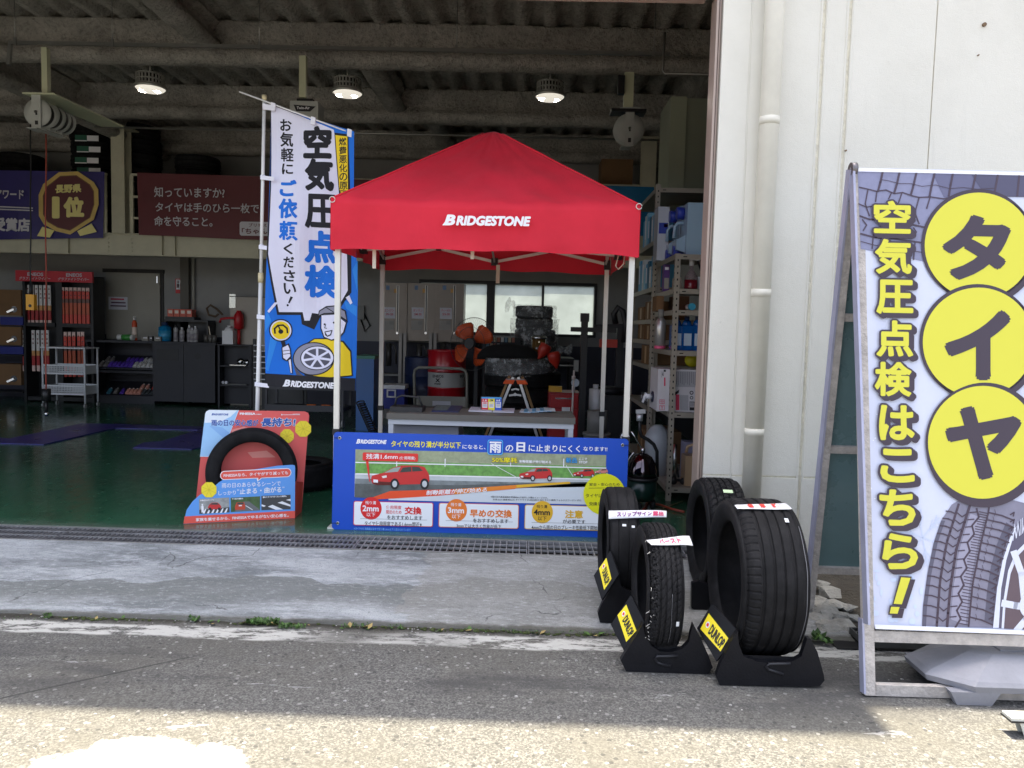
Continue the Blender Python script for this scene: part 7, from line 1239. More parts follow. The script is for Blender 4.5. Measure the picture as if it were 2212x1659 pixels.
# wrapped tyre tower in front of the window
plast = bpy.data.materials.new('clear_wrap'); plast.use_nodes = True; pb = plast.node_tree.nodes['Principled BSDF']; pb.inputs['Base Color'].default_value = (.8, .82, .84, 1); pb.inputs['Roughness'].default_value = .25; pb.inputs['Alpha'].default_value = .22; k = NB(plast); k.L.new(k.ramp(k.noise(7, 6, .75), .40, .70, .08, .55), pb.inputs['Alpha']); k.L.new(k.bump(k.noise(9, 5), .8, .04), pb.inputs['Normal'])
def ty(name_lab, c, R_, W_, rim, ax=(0, 0, 1), grp=None, N=40):
    t = at('tyre', name_lab, 'tyre', (c[0], c[1], c[2]-(W_/2 if abs(ax[2]) > .5 else R_)), grp); b = B(); tyre_bm(b, c, ax, R_, W_, rim, N=N, M_=10, grooves=[(-.4, .02), (.4, .02)], gd=.006); b.done('tyre_body', None, t); return t
YS = 11.6; g1 = 'plastic-wrapped tyres in front of the window'
for i, (py, px, w_) in enumerate(((674, 1154, 84), (699, 1154, 84), (724, 1156, 92), (745, 1156, 98))):
    R_ = w_/2*YS/1650; c = P(px, py, YS+R_); ty(('topmost plastic-wrapped tyre of the tower by the window', 'second plastic-wrapped tyre from the top of the tower', 'third plastic-wrapped tyre from the top of the tower', 'lowest plastic-wrapped tyre visible in the tower')[i], (c.x, YS+R_, c.z), R_, .180, R_*.62, grp=g1)
X_ = P(1155, 700, YS).x
for i, (za, zb2, rr, lab) in enumerate(((P(1154, 686, YS).z, P(1154, 658, YS).z, .335, 'clear plastic bag knotted round the top tyre of the tower'), (P(1154, 762, YS).z, P(1154, 688, YS).z, .375, 'crumpled clear plastic wrap round the lower tyres of the tower'))):
    b = B().m(plast); rg = []
    for j in range(9):
        z = za+(zb2-za)*j/8; rg.append([b.bm.verts.new((X_+(rr+.028*nz(k_*.7, j*.8, i, 1)+.012*nz(k_*2.1, j*1.7, i+3, 1))*math.cos(k_*PI/20), YS+.3+(rr+.03*nz(k_*.7, j*.8, i, 1))*math.sin(k_*PI/20), z)) for k_ in range(40)])
    b.skin(rg)
    kx = -.315 if i == 0 else .36; kz = za+.06 if i else zb2-.02
    rg = []
    for j in range(6): rr2 = (.05, .07, .03, .07, .09, .03)[j]; cc_ = Vector((X_+kx+(-.028 if i == 0 else .045)*j, YS+.1, kz+(.02*j if j < 3 else .06-.07*(j-3))*(1 if i == 0 else -.4))); rg.append([b.bm.verts.new(cc_+Vector((.3*rr2*math.sin(k_), rr2*math.cos(k_*PI/5), rr2*math.sin(k_*PI/5)))) for k_ in range(10)])
    b.skin(rg); tag(b.done('plastic_wrap', None, None, base=(X_, YS+.3, za)), lab, 'plastic wrap')
# parcel shelf the tower stands on
zsh = P(1155, 772, YS).z; b = B().m(blk); b.box(P(1040, 770, YS).x, YS-.05, zsh-.06, P(1240, 770, YS).x, YB-.07, zsh); 
for px in (1043, 1232): x = P(px, 770, YS).x; b.box(x, YS, .002, x+.05, YS+.05, zsh-.061); b.box(x, YB-.2, .002, x+.05, YB-.15, zsh-.061)
tag(b.done('work_bench', None, None, base=(P(1140, 770, YS).x, YS, 0)), 'black work bench carrying the wrapped tyre tower', 'bench')
# goods box, jar, black bundle, funnels on the bench
ye = 11.55; p, q = P(1048, 731, ye), P(1100, 771, ye); t = at('goods_box', 'dark framed display of small packs on the bench beside the fan', 'display box', (p.x, ye, zsh)); b = B().m(blk); b.box(p.x-.01, ye, zsh+.001, q.x+.16, ye+.2, p.z+.02); b.done('box_case', None, t, bevel=.005); b = B()
for i in range(8):
    for j in range(3): b.m(M('small_pack_%d' % ((i*3+j) % 4), ((170, 160, 130), (90, 130, 150), (190, 190, 186), (150, 90, 70))[(i*3+j) % 4], .4)); x = p.x+.02+i*.055; z = zsh+.03+j*.095; b.box(x, ye-.008, z, x+.042, ye-.0008, z+.07)
b.done('small_packs', None, t)
yj = 10.2; p, q = P(1147, 727, yj), P(1180, 778, yj); X_ = (p.x+q.x)/2; t = at('glass_jar', 'tall jar of brown liquid with steel lid in front of the tower', 'jar', (X_, yj, q.z)); b = B().m(M('brown_liquid', (96, 70, 34), .12, spec=.8)); b.cyl((X_, yj, q.z), (X_, yj, p.z-.03), .095, n=24); b.done('jar_body', None, t); b = B().m(chm); b.lathe((X_, yj, p.z-.03), [(.10, 0), (.105, .01), (.105, .03), (.08, .045), (.02, .05)], 24); b.done('lid', None, t)
# big black tyres stacked below, wrapped one on top
YQ = 9.6; g2 = 'black tyres piled behind the step ladder'
for i, (py, lab) in enumerate(((822, 'topmost bare black tyre in the pile behind the step ladder'), (858, 'second bare black tyre down in the pile behind the step ladder'), (893, 'third bare black tyre down in the pile behind the step ladder'), (928, 'lowest bare black tyre in the pile behind the step ladder'))):
    c = P(1128, py, YQ+.1); ty(lab, (c.x+.02*i*(1 if i % 2 else -1), YQ+.45, max(.13, P(1128, py, YQ).z)), .51, .215, .30, grp=g2)
c = P(1128, 795, YQ); o = ty('plastic-wrapped tyre lying across the top of the bare black pile', (c.x-.02, YQ+.42, c.z-.005), .46, .17, .27)
b = B().m(plast); rg = []
for j in range(7): z = c.z-.11+.22*j/6; rg.append([b.bm.verts.new((c.x-.02+(.475+.03*nz(k_*.6, j*.8, 9, 1))*math.cos(k_*PI/20), YQ+.42+(.475+.03*nz(k_*.6, j, 9, 1))*math.sin(k_*PI/20), z)) for k_ in range(40)])
b.skin(rg); tag(b.done('plastic_wrap', None, None, base=(c.x, YQ+.42, c.z)), 'clear plastic film round the tyre on top of the bare pile', 'plastic wrap')
c = P(1100, 770, YQ+.2); b = B().m(M('black_cloth', (10, 10, 12), .9)); rg = []
for j in range(6): rr, z = ((.42, 0), (.41, .06), (.36, .12), (.28, .17), (.16, .20), (.01, .215))[j]; rg.append([b.bm.verts.new((c.x-.02+rr*(1+.08*nz(k_, j, 1, .5))*math.cos(k_*PI/14), YQ+.40+.3*rr*math.sin(k_*PI/14), P(1128, 795, YQ).z+.082+z)) for k_ in range(28)])
b.skin(rg); tag(b.done('dust_cover', None, None, base=c), 'black cloth bundle on top of the wrapped tyre pile', 'cloth')
p, q = P(1032, 880, YQ-.1), P(1044, 915, YQ-.1); b = B().m(WH); b.box(p.x, YQ-.055, P(1038, 914, YQ-.1).z, q.x, YQ-.052, P(1038, 880, YQ-.1).z); b.m(BKI)
for k_ in range(5): zz_ = P(1038, 884+k_*6, YQ-.1).z; b.box(p.x+.012, YQ-.0565, zz_-.008, q.x-.012, YQ-.0555, zz_)
tag(b.done('tyre_label', None, None, base=p), 'white barcode label on the edge of the bare tyre pile', 'label')
yf = 9.3; fr2 = M('funnel_red', (176, 44, 30), .4)
for (px, py, r_, tl, lab) in ((1174, 757, .075, .5, 'red plastic funnel leaning towards the jar'), (1198, 775, .08, -.25, 'red plastic funnel standing by the tool chest')):
    c = P(px, py, yf); d = Vector((math.sin(tl), 0, math.cos(tl))); b = B().m(fr2); b.lathe(c-d*.10, [(r_*.2, -.02), (r_*.25, 0), (r_*.9, .08), (r_, .13), (r_*.96, .17), (r_*.7, .185)], 18, d); tag(b.done('funnel', None, None, base=c-d*.13), lab, 'funnel', 'red funnels by the tyre pile')
# red tool chest with bits
yw = 9.2; t = at('tool_chest', 'red metal tool chest beyond the black tyre pile', 'tool chest', (P(1222, 900, yw).x, yw, 0)); p, q = P(1186, 848, yw), P(1252, 880, yw); b = B().m(M('chest_red', (150, 24, 30), .4, var=.1, vs=6)); b.box(p.x, yw+.05, .002, q.x, yw+.5, p.z); b.done('chest_body', None, t, bevel=.008)
for j in range(3): b = B().m(M('chest_red_front', (168, 30, 34), .35)); z0 = .05+j*.18; b.box(p.x+.02, yw+.035, z0, q.x-.02, yw+.049, z0+.15); dr_ = b.done('drawer', None, t); b = B().m(chm); b.box(p.x+.08, yw+.022, z0+.10, q.x-.08, yw+.034, z0+.115); b.done('handle', None, dr_)
b = B().m(WH); b.box(P(1214, 883, yw).x, yw+.030, P(1214, 896, yw).z, P(1232, 883, yw).x, yw+.033, P(1214, 880, yw).z); b.done('paper_tag', None, t)
c = P(1222, 838, yw); b = B().m(M('tool_yellow', (210, 160, 40), .4)); b.box(c.x-.2, yw+.1, p.z+.002, c.x-.04, yw+.2, p.z+.07); b.m(M('pale_disc', (196, 206, 216), .4)); b.cyl((c.x+.12, yw+.1, p.z+.12), (c.x+.12, yw+.12, p.z+.12), .05, n=16); b.m(WH); b.cyl((c.x+.1, yw+.11, p.z+.002), (c.x+.1, yw+.11, p.z+.08), .02, n=8); tag(b.done('chest_tools', None, None, base=(c.x, yw+.1, p.z)), 'yellow tool and pale disc lying on the red chest', 'tools')
# black lift column and pale rod
yl_ = 8.2; t = at('lift_column', 'black lift column with a cross arm under the canopy', 'lift', (P(1258, 900, yl_).x, yl_, 0)); p0, p1 = P(1249, 945, yl_), P(1263, 695, yl_); X_ = p1.x; b = B().m(blk); b.box(X_-.035, yl_-.035, .02, X_+.035, yl_+.035, p1.z); b.box(X_-.3, yl_-.3, .002, X_+.3, yl_+.3, .019); b.box(X_-.045, yl_-.045, p1.z, X_+.045, yl_+.045, p1.z+.09); b.done('column', None, t, bevel=.006); b = B().m(blk); z = P(1263, 712, yl_).z; b.box(P(1232, 712, yl_).x, yl_-.07, z-.025, P(1330, 712, yl_).x, yl_-.036, z+.025); b.done('cross_arm', None, t, bevel=.006); b = B().m(gry); g_ = P(1249, 790, yl_); b.box(g_.x-.05, yl_-.06, g_.z-.06, g_.x-.0, yl_-.0355, g_.z+.06); b.cyl((g_.x-.2, yl_-.05, g_.z), (g_.x-.05, yl_-.05, g_.z), .008, n=8); b.done('bracket', None, t)
b = B().m(M('pale_rod', (206, 196, 190), .4)); p, q = P(1240, 800, 7.9), P(1234, 935, 7.9); b.cyl(Vector((q.x-(p.x-q.x)*.25, 7.9, .002)), p, .010, n=8); b.cyl(P(1239, 820, 7.9), P(1239, 812, 7.9), .02, n=8); tag(b.done('pale_rod', None, None, base=q), 'thin pale rod standing beside the black lift column', 'rod')
# tyre changer beyond the rear tent leg
yy_ = 8.6; t = at('tyre_changer', 'dark tyre changing machine with curved arm between tent leg and shelves', 'machine', (P(1320, 900, yy_).x, yy_, 0)); mk = M('machine_dark', (34, 34, 38), .45, var=.2, vs=9); b = B().m(mk); xa, xb = P(1285, 900, yy_).x, P(1352, 900, yy_).x; b.box(xa, yy_, .002, xb, yy_+.5, .62); b.done('cabinet', None, t, bevel=.02); b = B().m(mk); b.cyl((xa+.18, yy_+.25, .621), (xa+.18, yy_+.25, .70), .17, n=24); b.done('turntable', None, t)
b = B().m(mk); xs_ = P(1348, 760, yy_).x; b.box(xs_-.05, yy_+.3, .621, xs_+.03, yy_+.38, P(1345, 700, yy_).z); b.tube([P(x, y, yy_+.3) for x, y in ((1348, 740), (1352, 700), (1346, 672), (1335, 664), (1326, 678), (1330, 700))], .035, 8); b.bar(P(1285, 706, yy_+.3), P(1345, 704, yy_+.3), .05); b.done('arm', None, t)
b = B().m(M('tool_red_box', (200, 60, 44), .4)); p, q = P(1300, 733, yy_), P(1338, 752, yy_); b.box(p.x, yy_+.2, q.z, q.x, yy_+.285, p.z); b.done('red_lubricator', None, t, bevel=.005)
b = B().m(gry); c = P(1290, 900, 7.6); b.cyl((c.x, 7.6, .002), (c.x, 7.6, .30), .13, n=20); b.cyl((c.x, 7.6, .30), (c.x, 7.6, .33), .14, n=20); b.cyl((c.x, 7.6, .33), (c.x, 7.6, .55), .10, n=20); tag(b.done('oil_bucket', None, None, base=(c.x, 7.6, 0)), 'grey stacked oil buckets in front of the tyre changer', 'bucket')
b = B().m(bott('jug_white', (226, 226, 228))); c = P(1286, 860, 8.3); b.cyl((c.x, 8.3, c.z-.16), (c.x, 8.3, c.z+.10), .07, n=16); b.cyl((c.x, 8.3, c.z+.10), (c.x, 8.3, c.z+.15), .03, n=12); tag(b.done('white_canister', None, None, base=(c.x, 8.3, c.z-.16)), 'white plastic canister hung by the lift column', 'canister')
# orange-topped step ladder
YL = 6.75; ZL = (1440, 880, 3.0724); t = at('step_ladder', 'aluminium step ladder with an orange cap behind the table', 'step ladder', (P(1115, 900, YL).x, YL, 0)); lad = M('ladder_alu', (196, 196, 194), .35, .5); olv = M('ladder_tan', (150, 120, 80), .5)
a0, a1 = P(*zq(600, 1045, *ZL), YL), P(*zq(650, 1045, *ZL), YL); b0, b1 = P(*zq(380, 1560, *ZL), YL), P(*zq(825, 1560, *ZL), YL)
def toz(a, b_, z): d = b_-a; return a+d*((z-a.z)/d.z)
f0, f1 = toz(a0, b0, .02), toz(a1, b1, .02); zt_l = a0.z
for s_, (top, ft) in enumerate(((a0, f0), (a1, f1))):
    for k_, yo in ((0, 0), (1, .30)):
        b = B().m(lad if k_ == 0 else olv); off = Vector((0, yo, 0)); sx = (-1 if s_ == 0 else 1)*.035*k_; b.bar(ft+off+Vector((sx, 0, 0)), top+off*.25+Vector((sx, 0, .05)), .022, .055, up=(0, 1, 0)); lg = b.done('leg', None, t, bevel=.003); b = B().m(blk); p = ft+off+Vector((sx, 0, 0)); b.box(p.x-.022, p.y-.034, .001, p.x+.022, p.y+.034, .045); b.done('foot_cap', None, lg)
for f in (.38, .72): 
    l_, r_ = a0.lerp(f0, f), a1.lerp(f1, f)
    for ya, yb2 in ((0, .3*f),): b = B().m(lad); b.box(l_.x-.04, l_.y+.03, l_.z-.012, l_.x-.012, l_.y+.30*f, l_.z+.012); b.box(r_.x+.012, r_.y+.03, r_.z-.012, r_.x+.04, r_.y+.30*f, r_.z+.012); b.done('tread', None, t)
b = B().m(lad); c0, c1 = P(*zq(560, 1170, *ZL), YL+.02), P(*zq(680, 1170, *ZL), YL+.02); m0 = (c0+c1)/2; b.bar(c0, m0+Vector((0, 0, .008)), .008, .016); b.bar(m0+Vector((0, .012, .008)), c1+Vector((0, .012, 0)), .008, .016); b.bar(c0+Vector((.02, 0, .05)), m0+Vector((0, 0, .06)), .008, .014); b.bar(m0+Vector((0, .012, .06)), c1+Vector((-.02, .012, .05)), .008, .014); b.cyl(m0+Vector((0, -.006, .01)), m0+Vector((0, .02, .01)), .014, n=10); b.done('hinge_stay', None, t)
b = B().m(M('cap_orange', (226, 92, 46), .45)); c0, c1 = P(*zq(528, 1015, *ZL), YL-.02), P(*zq(718, 1060, *ZL), YL-.02); mz = (c0.x+c1.x)/2; b.hexa([(mz-.11, YL-.03, c1.z), (mz-.02, YL-.03, c1.z), (mz-.02, YL+.12, c1.z), (mz-.11, YL+.12, c1.z), (c0.x, YL-.04, c0.z), (mz-.006, YL-.04, c0.z), (mz-.006, YL+.14, c0.z), (c0.x, YL+.14, c0.z)]); b.hexa([(mz+.02, YL-.03, c1.z), (mz+.11, YL-.03, c1.z), (mz+.11, YL+.12, c1.z), (mz+.02, YL+.12, c1.z), (mz+.006, YL-.04, c0.z), (c1.x, YL-.04, c0.z), (c1.x, YL+.14, c0.z), (mz+.006, YL+.14, c0.z)]); b.m(gry); b.box(c0.x+.005, YL-.035, c0.z-.002, c1.x-.005, YL+.13, c0.z+.008); b.done('cap', None, t, bevel=.008)
# table under the tent with papers
zT = .72; ta, tb2 = G(835, 892, zT), G(1243, 903, zT); y0_, y1_ = ta.y, G(850, 878, zT).y; t = at('folding_table', 'grey-topped table with white steel frame inside the tent', 'table', ((ta.x+tb2.x)/2, (y0_+y1_)/2, 0)); b = B().m(M('table_grey', (104, 100, 92), .5, var=.05, vs=4)); b.box(ta.x, y0_, zT-.044, tb2.x, y1_, zT); b.done('tabletop', None, t, bevel=.006)
tw_ = M('table_white', (206, 208, 212), .35, .2)
b = B().m(tw_); e = .036; b.box(ta.x+.01, y0_+.012, zT-.045-e, tb2.x-.01, y0_+.012+e, zT-.045); b.box(ta.x+.01, y1_-.012-e, zT-.045-e, tb2.x-.01, y1_-.012, zT-.045); b.box(ta.x+.01, y0_+.012+e, zT-.045-e, ta.x+.01+e, y1_-.012-e, zT-.045); b.box(tb2.x-.01-e, y0_+.012+e, zT-.045-e, tb2.x-.01, y1_-.012-e, zT-.045); b.done('frame', None, t)
for x in (ta.x+.012, tb2.x-.012-e):
    for y in (y0_+.014, y1_-.014-e): b = B().m(tw_); b.box(x, y, .002, x+e, y+e, zT-.046-e); b.done('leg', None, t, bevel=.003)
def tp(px, py): return G(px, py-6, zT)
def sheet(pts, z0, z1, mat, b): b.m(mat); b.prism([Vector((p.x, p.y, z0)) for p in (tp(*q) for q in pts)], (0, 0, z1-z0))
nvy = M('flyer_navy', (40, 48, 96), .3); b = B(); sheet([(932, 896), (990, 897), (1000, 884), (942, 882)], zT+.001, zT+.006, nvy, b); b.m(M('flyer_photo', (110, 124, 120), .3, var=.4, vs=60)); sheet([(936, 893), (966, 894), (974, 884), (944, 883)], zT+.0062, zT+.007, M('flyer_photo', (110, 124, 120), .3, var=.4, vs=60), b); tag(b.done('flyer_pile', None, None, base=tp(965, 890)), 'navy brochure pile with a photo cover on the table', 'brochures')
b = B(); sheet([(1012, 895), (1062, 897), (1064, 889), (1018, 887)], zT+.001, zT+.009, ppr, b); sheet([(1064, 897), (1110, 898), (1112, 890), (1066, 889)], zT+.001, zT+.007, ppr, b); tag(b.done('paper_pile', None, None, base=tp(1060, 893)), 'white printed sheets piled behind the colour guide card', 'papers')
b = B()
for i in range(7): sheet([(1122+i*9, 897), (1146+i*9, 898.5), (1150+i*8, 892), (1126+i*8, 890)], zT+.001+i*.002, zT+.0025+i*.002, M('flyer_cyan', (90, 160, 196), .3, var=.5, vs=70) if i % 2 else M('flyer_white', (214, 224, 230), .3), b)
tag(b.done('flyer_fan', None, None, base=tp(1160, 894)), 'fanned pale blue leaflets on the table', 'leaflets')
cy = tp(1060, 893).y-.02; b = B().m(BKI); t = at('guide_card', 'red, yellow and blue tread guide card standing on the table', 'card stand', tuple(tp(1062, 892))); p, q = P(1038, 857, cy), P(1085, 893, cy); b.hexa([(p.x, cy, zT+.001), (q.x, cy, zT+.001), (q.x, cy+.07, zT+.001), (p.x, cy+.07, zT+.001), (p.x, cy+.028, p.z), (q.x, cy+.028, p.z), (q.x, cy+.032, p.z), (p.x, cy+.032, p.z)]); b.done('card_stand', None, t)
A_ = Art((0, cy+.0, zT), (0, -1, .09*1.6)); A_ = Art((0, cy-.0008, zT), (0, -(p.z-zT), .028)); ZG = ZL
A_.map(*ZG); A_.poly([(292, 1184), (488, 1188), (487, 1204), (292, 1200)], M('print_sky', (60, 160, 226), .45), 1)
for i, (x0, mt, tx) in enumerate(((293, red, '1.6'), (357, yel, '3'), (424, blue, '6-8'))): A_.poly([(x0, 1200), (x0+64, 1201), (x0+62, 1318), (x0, 1312)], mt, 1); A_.poly([(x0+6, 1232), (x0+56, 1233), (x0+55, 1290), (x0+6, 1288)], WH, 2); A_.text(tx, x0+12, 1208, x0+50, 1226, WH if i != 1 else BKI, 2, .03); A_.quad(x0+12, 1238, x0+50, 1250, mt, 3); [A_.quad(x0+12, 1256+k_*9, x0+50, 1260+k_*9, MATS['print_grey'], 3) for k_ in range(3)]
A_.done('guide_print', t)
b = B().m(M('tray_black', (40, 40, 42), .5)); p0, p1 = tp(842, 895), tp(912, 897); b.box(p0.x, p0.y, zT+.001, p1.x, p0.y+.18, zT+.035); b.tube([(p0.x+.02, p0.y+.1, zT+.03), (p0.x+.03, p0.y+.1, zT+.09), (p0.x+.07, p0.y+.1, zT+.11), (p1.x-.04, p0.y+.1, zT+.10), (p1.x-.012, p0.y+.1, zT+.03)], .009, 8); tag(b.done('tool_basket', None, None, bevel=.004, base=p0), 'black tool basket with a hoop handle on the end of the table', 'basket')
b = B().m(M('crate_grey', (150, 150, 158), .5, var=.1, vs=6)); yq2 = y0_+.12; p, q = P(850, 918, yq2), P(990, 946, yq2); b.box(p.x, yq2, .002, q.x, yq2+.4, p.z-.0); b.m(ppr); b.obox((p.x+.2, yq2+.2, p.z+.012), (.16, 0, .01), (0, .11, 0), (0, 0, .003)); b.m(M('pinkish_paper', (190, 150, 150), .6)); b.obox((p.x+.17, yq2+.15, p.z+.024), (.12, .02, .006), (-.01, .08, 0), (0, 0, .003)); tag(b.done('storage_box', None, None, base=(p.x, yq2, 0)), 'grey storage box with papers on it under the table', 'box')
# ---------------------------------------------------------------- slotted steel shelves on the wall side
sh = M('shelf_steel', (160, 152, 138), .45, .2, var=.08, vs=8); hole = M('slot_hole', (30, 28, 26), .8); ZB8 = (1980, 550, 3.6875); ZB9 = (1980, 950, 2.2125)
def shelving(label, x0, x1, y0, y1, zt, levels):
    t = at('steel_shelf', label, 'shelf', ((x0+x1)/2, y0, 0), 'slotted steel shelves along the wall')
    for x, sx in ((x0, 1), (x1, -1)):
        for y, sy in ((y0, 1), (y1, -1)):
            b = B().m(sh); b.box(min(x, x+sx*.04), min(y, y+sy*.003), .002, max(x, x+sx*.04), max(y, y+sy*.003), zt); b.box(min(x, x+sx*.003), min(y+sy*.0031, y+sy*.04), .002, max(x, x+sx*.003), max(y+sy*.0031, y+sy*.04), zt)
            b.m(hole)
            if sy > 0:
                z = .05
                while z < zt-.02: b.box(min(x+sx*.016, x+sx*.026), y-.0008, z, max(x+sx*.016, x+sx*.026), y-.0003, z+.016); z += .05
            if sx > 0:
                z = .05
                while z < zt-.02: b.box(x-.0008, min(y+sy*.016, y+sy*.026), z, x-.0003, max(y+sy*.016, y+sy*.026), z+.016); z += .05
            b.done('upright', None, t)
    for z in levels:
        b = B().m(sh); b.box(x0+.0045, y0+.0045, z-.005, x1-.0045, y1-.0045, z); b.box(x0+.041, y0-.0015, z-.04, x1-.041, y0+.0035, z-.0001); b.box(x0-.0015, y0+.041, z-.04, x0+.0035, y1-.041, z-.0001); b.m(hole); b.box(x0+.06, y0-.0025, z-.024, x0+.09, y0-.0018, z-.016); b.done('board', None, t)
    return t
yB, xB = 6.03, 1.152; LB = [P(1480, py, yB).z for py in (549, 624, 670, 758, 892, 1054)]
shelving('lower slotted steel shelf nearest the bay opening', xB, 1.98, yB, 6.90, LB[0]+.004, LB)
yA, xA_ = 6.98, 1.135; LA = [P(1412, py, yA).z for py in (405, 519, 620, 690, 735, 790, 880)]
shelving('tall slotted steel shelf behind the lower shelf', xA_, 1.98, yA, 8.35, LA[0]+.03, LA[:1]+LA[1:]+[.12])
# jugs on the low shelf's top board
def jug(x0, x1, y0, y1, yy, label):
    p = P(*zq(x0, (y0+y1)/2, *ZB8), yy); q = P(*zq(x1, (y0+y1)/2, *ZB8), yy); z0, z1 = LB[0]+.002, P(*zq((x0+x1)/2, y0, *ZB8), yy).z; t = at('water_jug', label, 'jug', (p.x, yy, z0), 'pale blue jugs on the steel shelf'); h_ = z1-z0
    b = B().m(M('jug_pale_blue', (168, 196, 214), .25, spec=.6, trans=.15)); b.box(p.x+.10, yy, z0, q.x+.15, yy+.28, z1); b.hexa([(p.x+.03, yy+.05, z0+h_*.12), (p.x+.099, yy+.05, z0+h_*.06), (p.x+.099, yy+.23, z0+h_*.06), (p.x+.03, yy+.23, z0+h_*.12), (p.x+.03, yy+.05, z0+h_*.30), (p.x+.099, yy+.05, z0+h_*.40), (p.x+.099, yy+.23, z0+h_*.40), (p.x+.03, yy+.23, z0+h_*.30)]); b.done('jug_body', None, t, bevel=.022, seg=3)
    b = B().m(MATS['jug_pale_blue']); b.tube([(p.x+.11, yy+.14, z0+h_*.66), (p.x+.05, yy+.14, z0+h_*.65), (p.x+.03, yy+.14, z0+h_*.58), (p.x+.025, yy+.14, z0+h_*.36)], .013, 8); b.done('grip', None, t)
    b = B().m(M('cap_royal', (40, 60, 160), .4)); b.cyl((p.x+.04, yy+.14, z0+h_*.84), (p.x+.098, yy+.14, z0+h_*.84), .05, n=18); b.cyl((p.x+.02, yy+.14, z0+.045), (p.x+.098, yy+.14, z0+.045), .042, n=18); b.done('cap', None, t)
jug(625, 1010, 352, 945, 6.12, 'pale blue water jug nearest the shutter guide on the low shelf top'); jug(540, 900, 392, 975, 6.44, 'pale blue water jug standing behind the first one')
def cart(label, mat, x0, y0, x1, y1, yy, dep, mp, z0=None, marks=(), name='carton', cat='carton', grp=None):
    b = B().m(mat); p = P(*zq(x0, (y0+y1)/2, *mp), yy); q = P(*zq(x1, (y0+y1)/2, *mp), yy); zt = P(*zq((x0+x1)/2, y0, *mp), yy).z; zb = P(*zq((x0+x1)/2, y1, *mp), yy).z if z0 is None else z0+.002
    b.box(p.x, yy, zb, q.x, yy+dep, zt); w_, h_ = q.x-p.x, zt-zb
    for (u0, v0, u1, v1, mt) in marks: b.m(mt); b.box(p.x+w_*u0, yy-.0015, zt-h_*v1, p.x+w_*u1, yy-.0006, zt-h_*v0)
    return tag(b.done(name, None, None, base=(p.x, yy, zb)), label, cat, grp)
cart('white and blue carton behind the jug caps on the low shelf top', M('carton_white', (196, 200, 206), .5), 430, 400, 560, 950, 6.62, .2, ZB8, LB[0], [(.1, .3, .9, .5, M('cap_royal', (40, 60, 160), .4)), (.55, .32, .9, .38, M('notice_red', (190, 40, 70), .6))])
bkb = [M('binder_blue', (84, 160, 204), .5), M('binder_pale', (140, 196, 220), .5), M('binder_white', (196, 204, 206), .5), M('binder_teal', (20, 96, 130), .5)]
def binders(level, n_, ya, yb2, hmin, hmax, lab, grp):
    for i in range(n_):
        y = ya+(yb2-ya)*i/n_; th = (yb2-ya)/n_*.9; h_ = rnd.uniform(hmin, hmax); b = B().m(bkb[(i*5+1) % 4 if i % 3 else 0]); b.box(xA_+.012, y, level+.002, xA_+.26, y+th, level+h_)
        if i % 2: b.m(WH); b.box(xA_+.0108, y+th*.25, level+h_*.25, xA_+.0118, y+th*.75, level+h_*.85)
        tag(b.done('binder', None, None, base=(xA_+.1, y, level)), lab, 'binder', grp)
binders(LA[1], 7, 7.05, 7.75, .24, .32, 'blue or white binder on the upper binder row of the tall shelf', 'binders, upper row'); binders(LA[2], 8, 7.05, 7.95, .20, .31, 'blue or white binder on the lower binder row of the tall shelf', 'binders, lower row')
for lv, y, dep, h_, lab in ((3, 7.08, .35, .17, 'brown carton on the board under the lower binder row'), (3, 7.5, .4, .13, 'flatter brown carton deeper on the board under the lower binder row'), (4, 7.06, .3, .14, 'brown carton second board below the binders'), (4, 7.45, .4, .15, 'brown carton deeper on the second board below the binders'), (5, 7.06, .5, .18, 'dark brown carton on the third board below the binders'), (6, 7.1, .5, .3, 'brown carton near the foot of the tall shelf')):
    b = B().m(MATS['cardboard']); b.box(xA_+.012, y, LA[lv]+.002 if lv < 6 else .123, xA_+.34, y+dep, (LA[lv] if lv < 6 else .12)+h_); b.m(MATS['tape']); b.box(xA_+.0108, y+dep*.4, (LA[lv] if lv < 6 else .12)+.01, xA_+.0118, y+dep*.6, (LA[lv] if lv < 6 else .12)+h_-.01); tag(b.done('brown_carton', None, None, bevel=.003, base=(xA_+.1, y, LA[lv] if lv < 6 else .12)), lab, 'carton')
for i in range(4): b = B().m(M('small_dark_box', (60, 60, 62), .5)); b.box(xA_+.012, 7.05+i*.12, LA[6]+.002, xA_+.2, 7.14+i*.12, LA[6]+.10); b.m(WH); b.box(xA_+.0108, 7.07+i*.12, LA[6]+.04, xA_+.0118, 7.12+i*.12, LA[6]+.075); tag(b.done('dark_box', None, None, base=(xA_+.1, 7.1+i*.12, LA[6])), 'small dark box with white label low on the tall shelf', 'box', 'small dark boxes on the tall shelf')
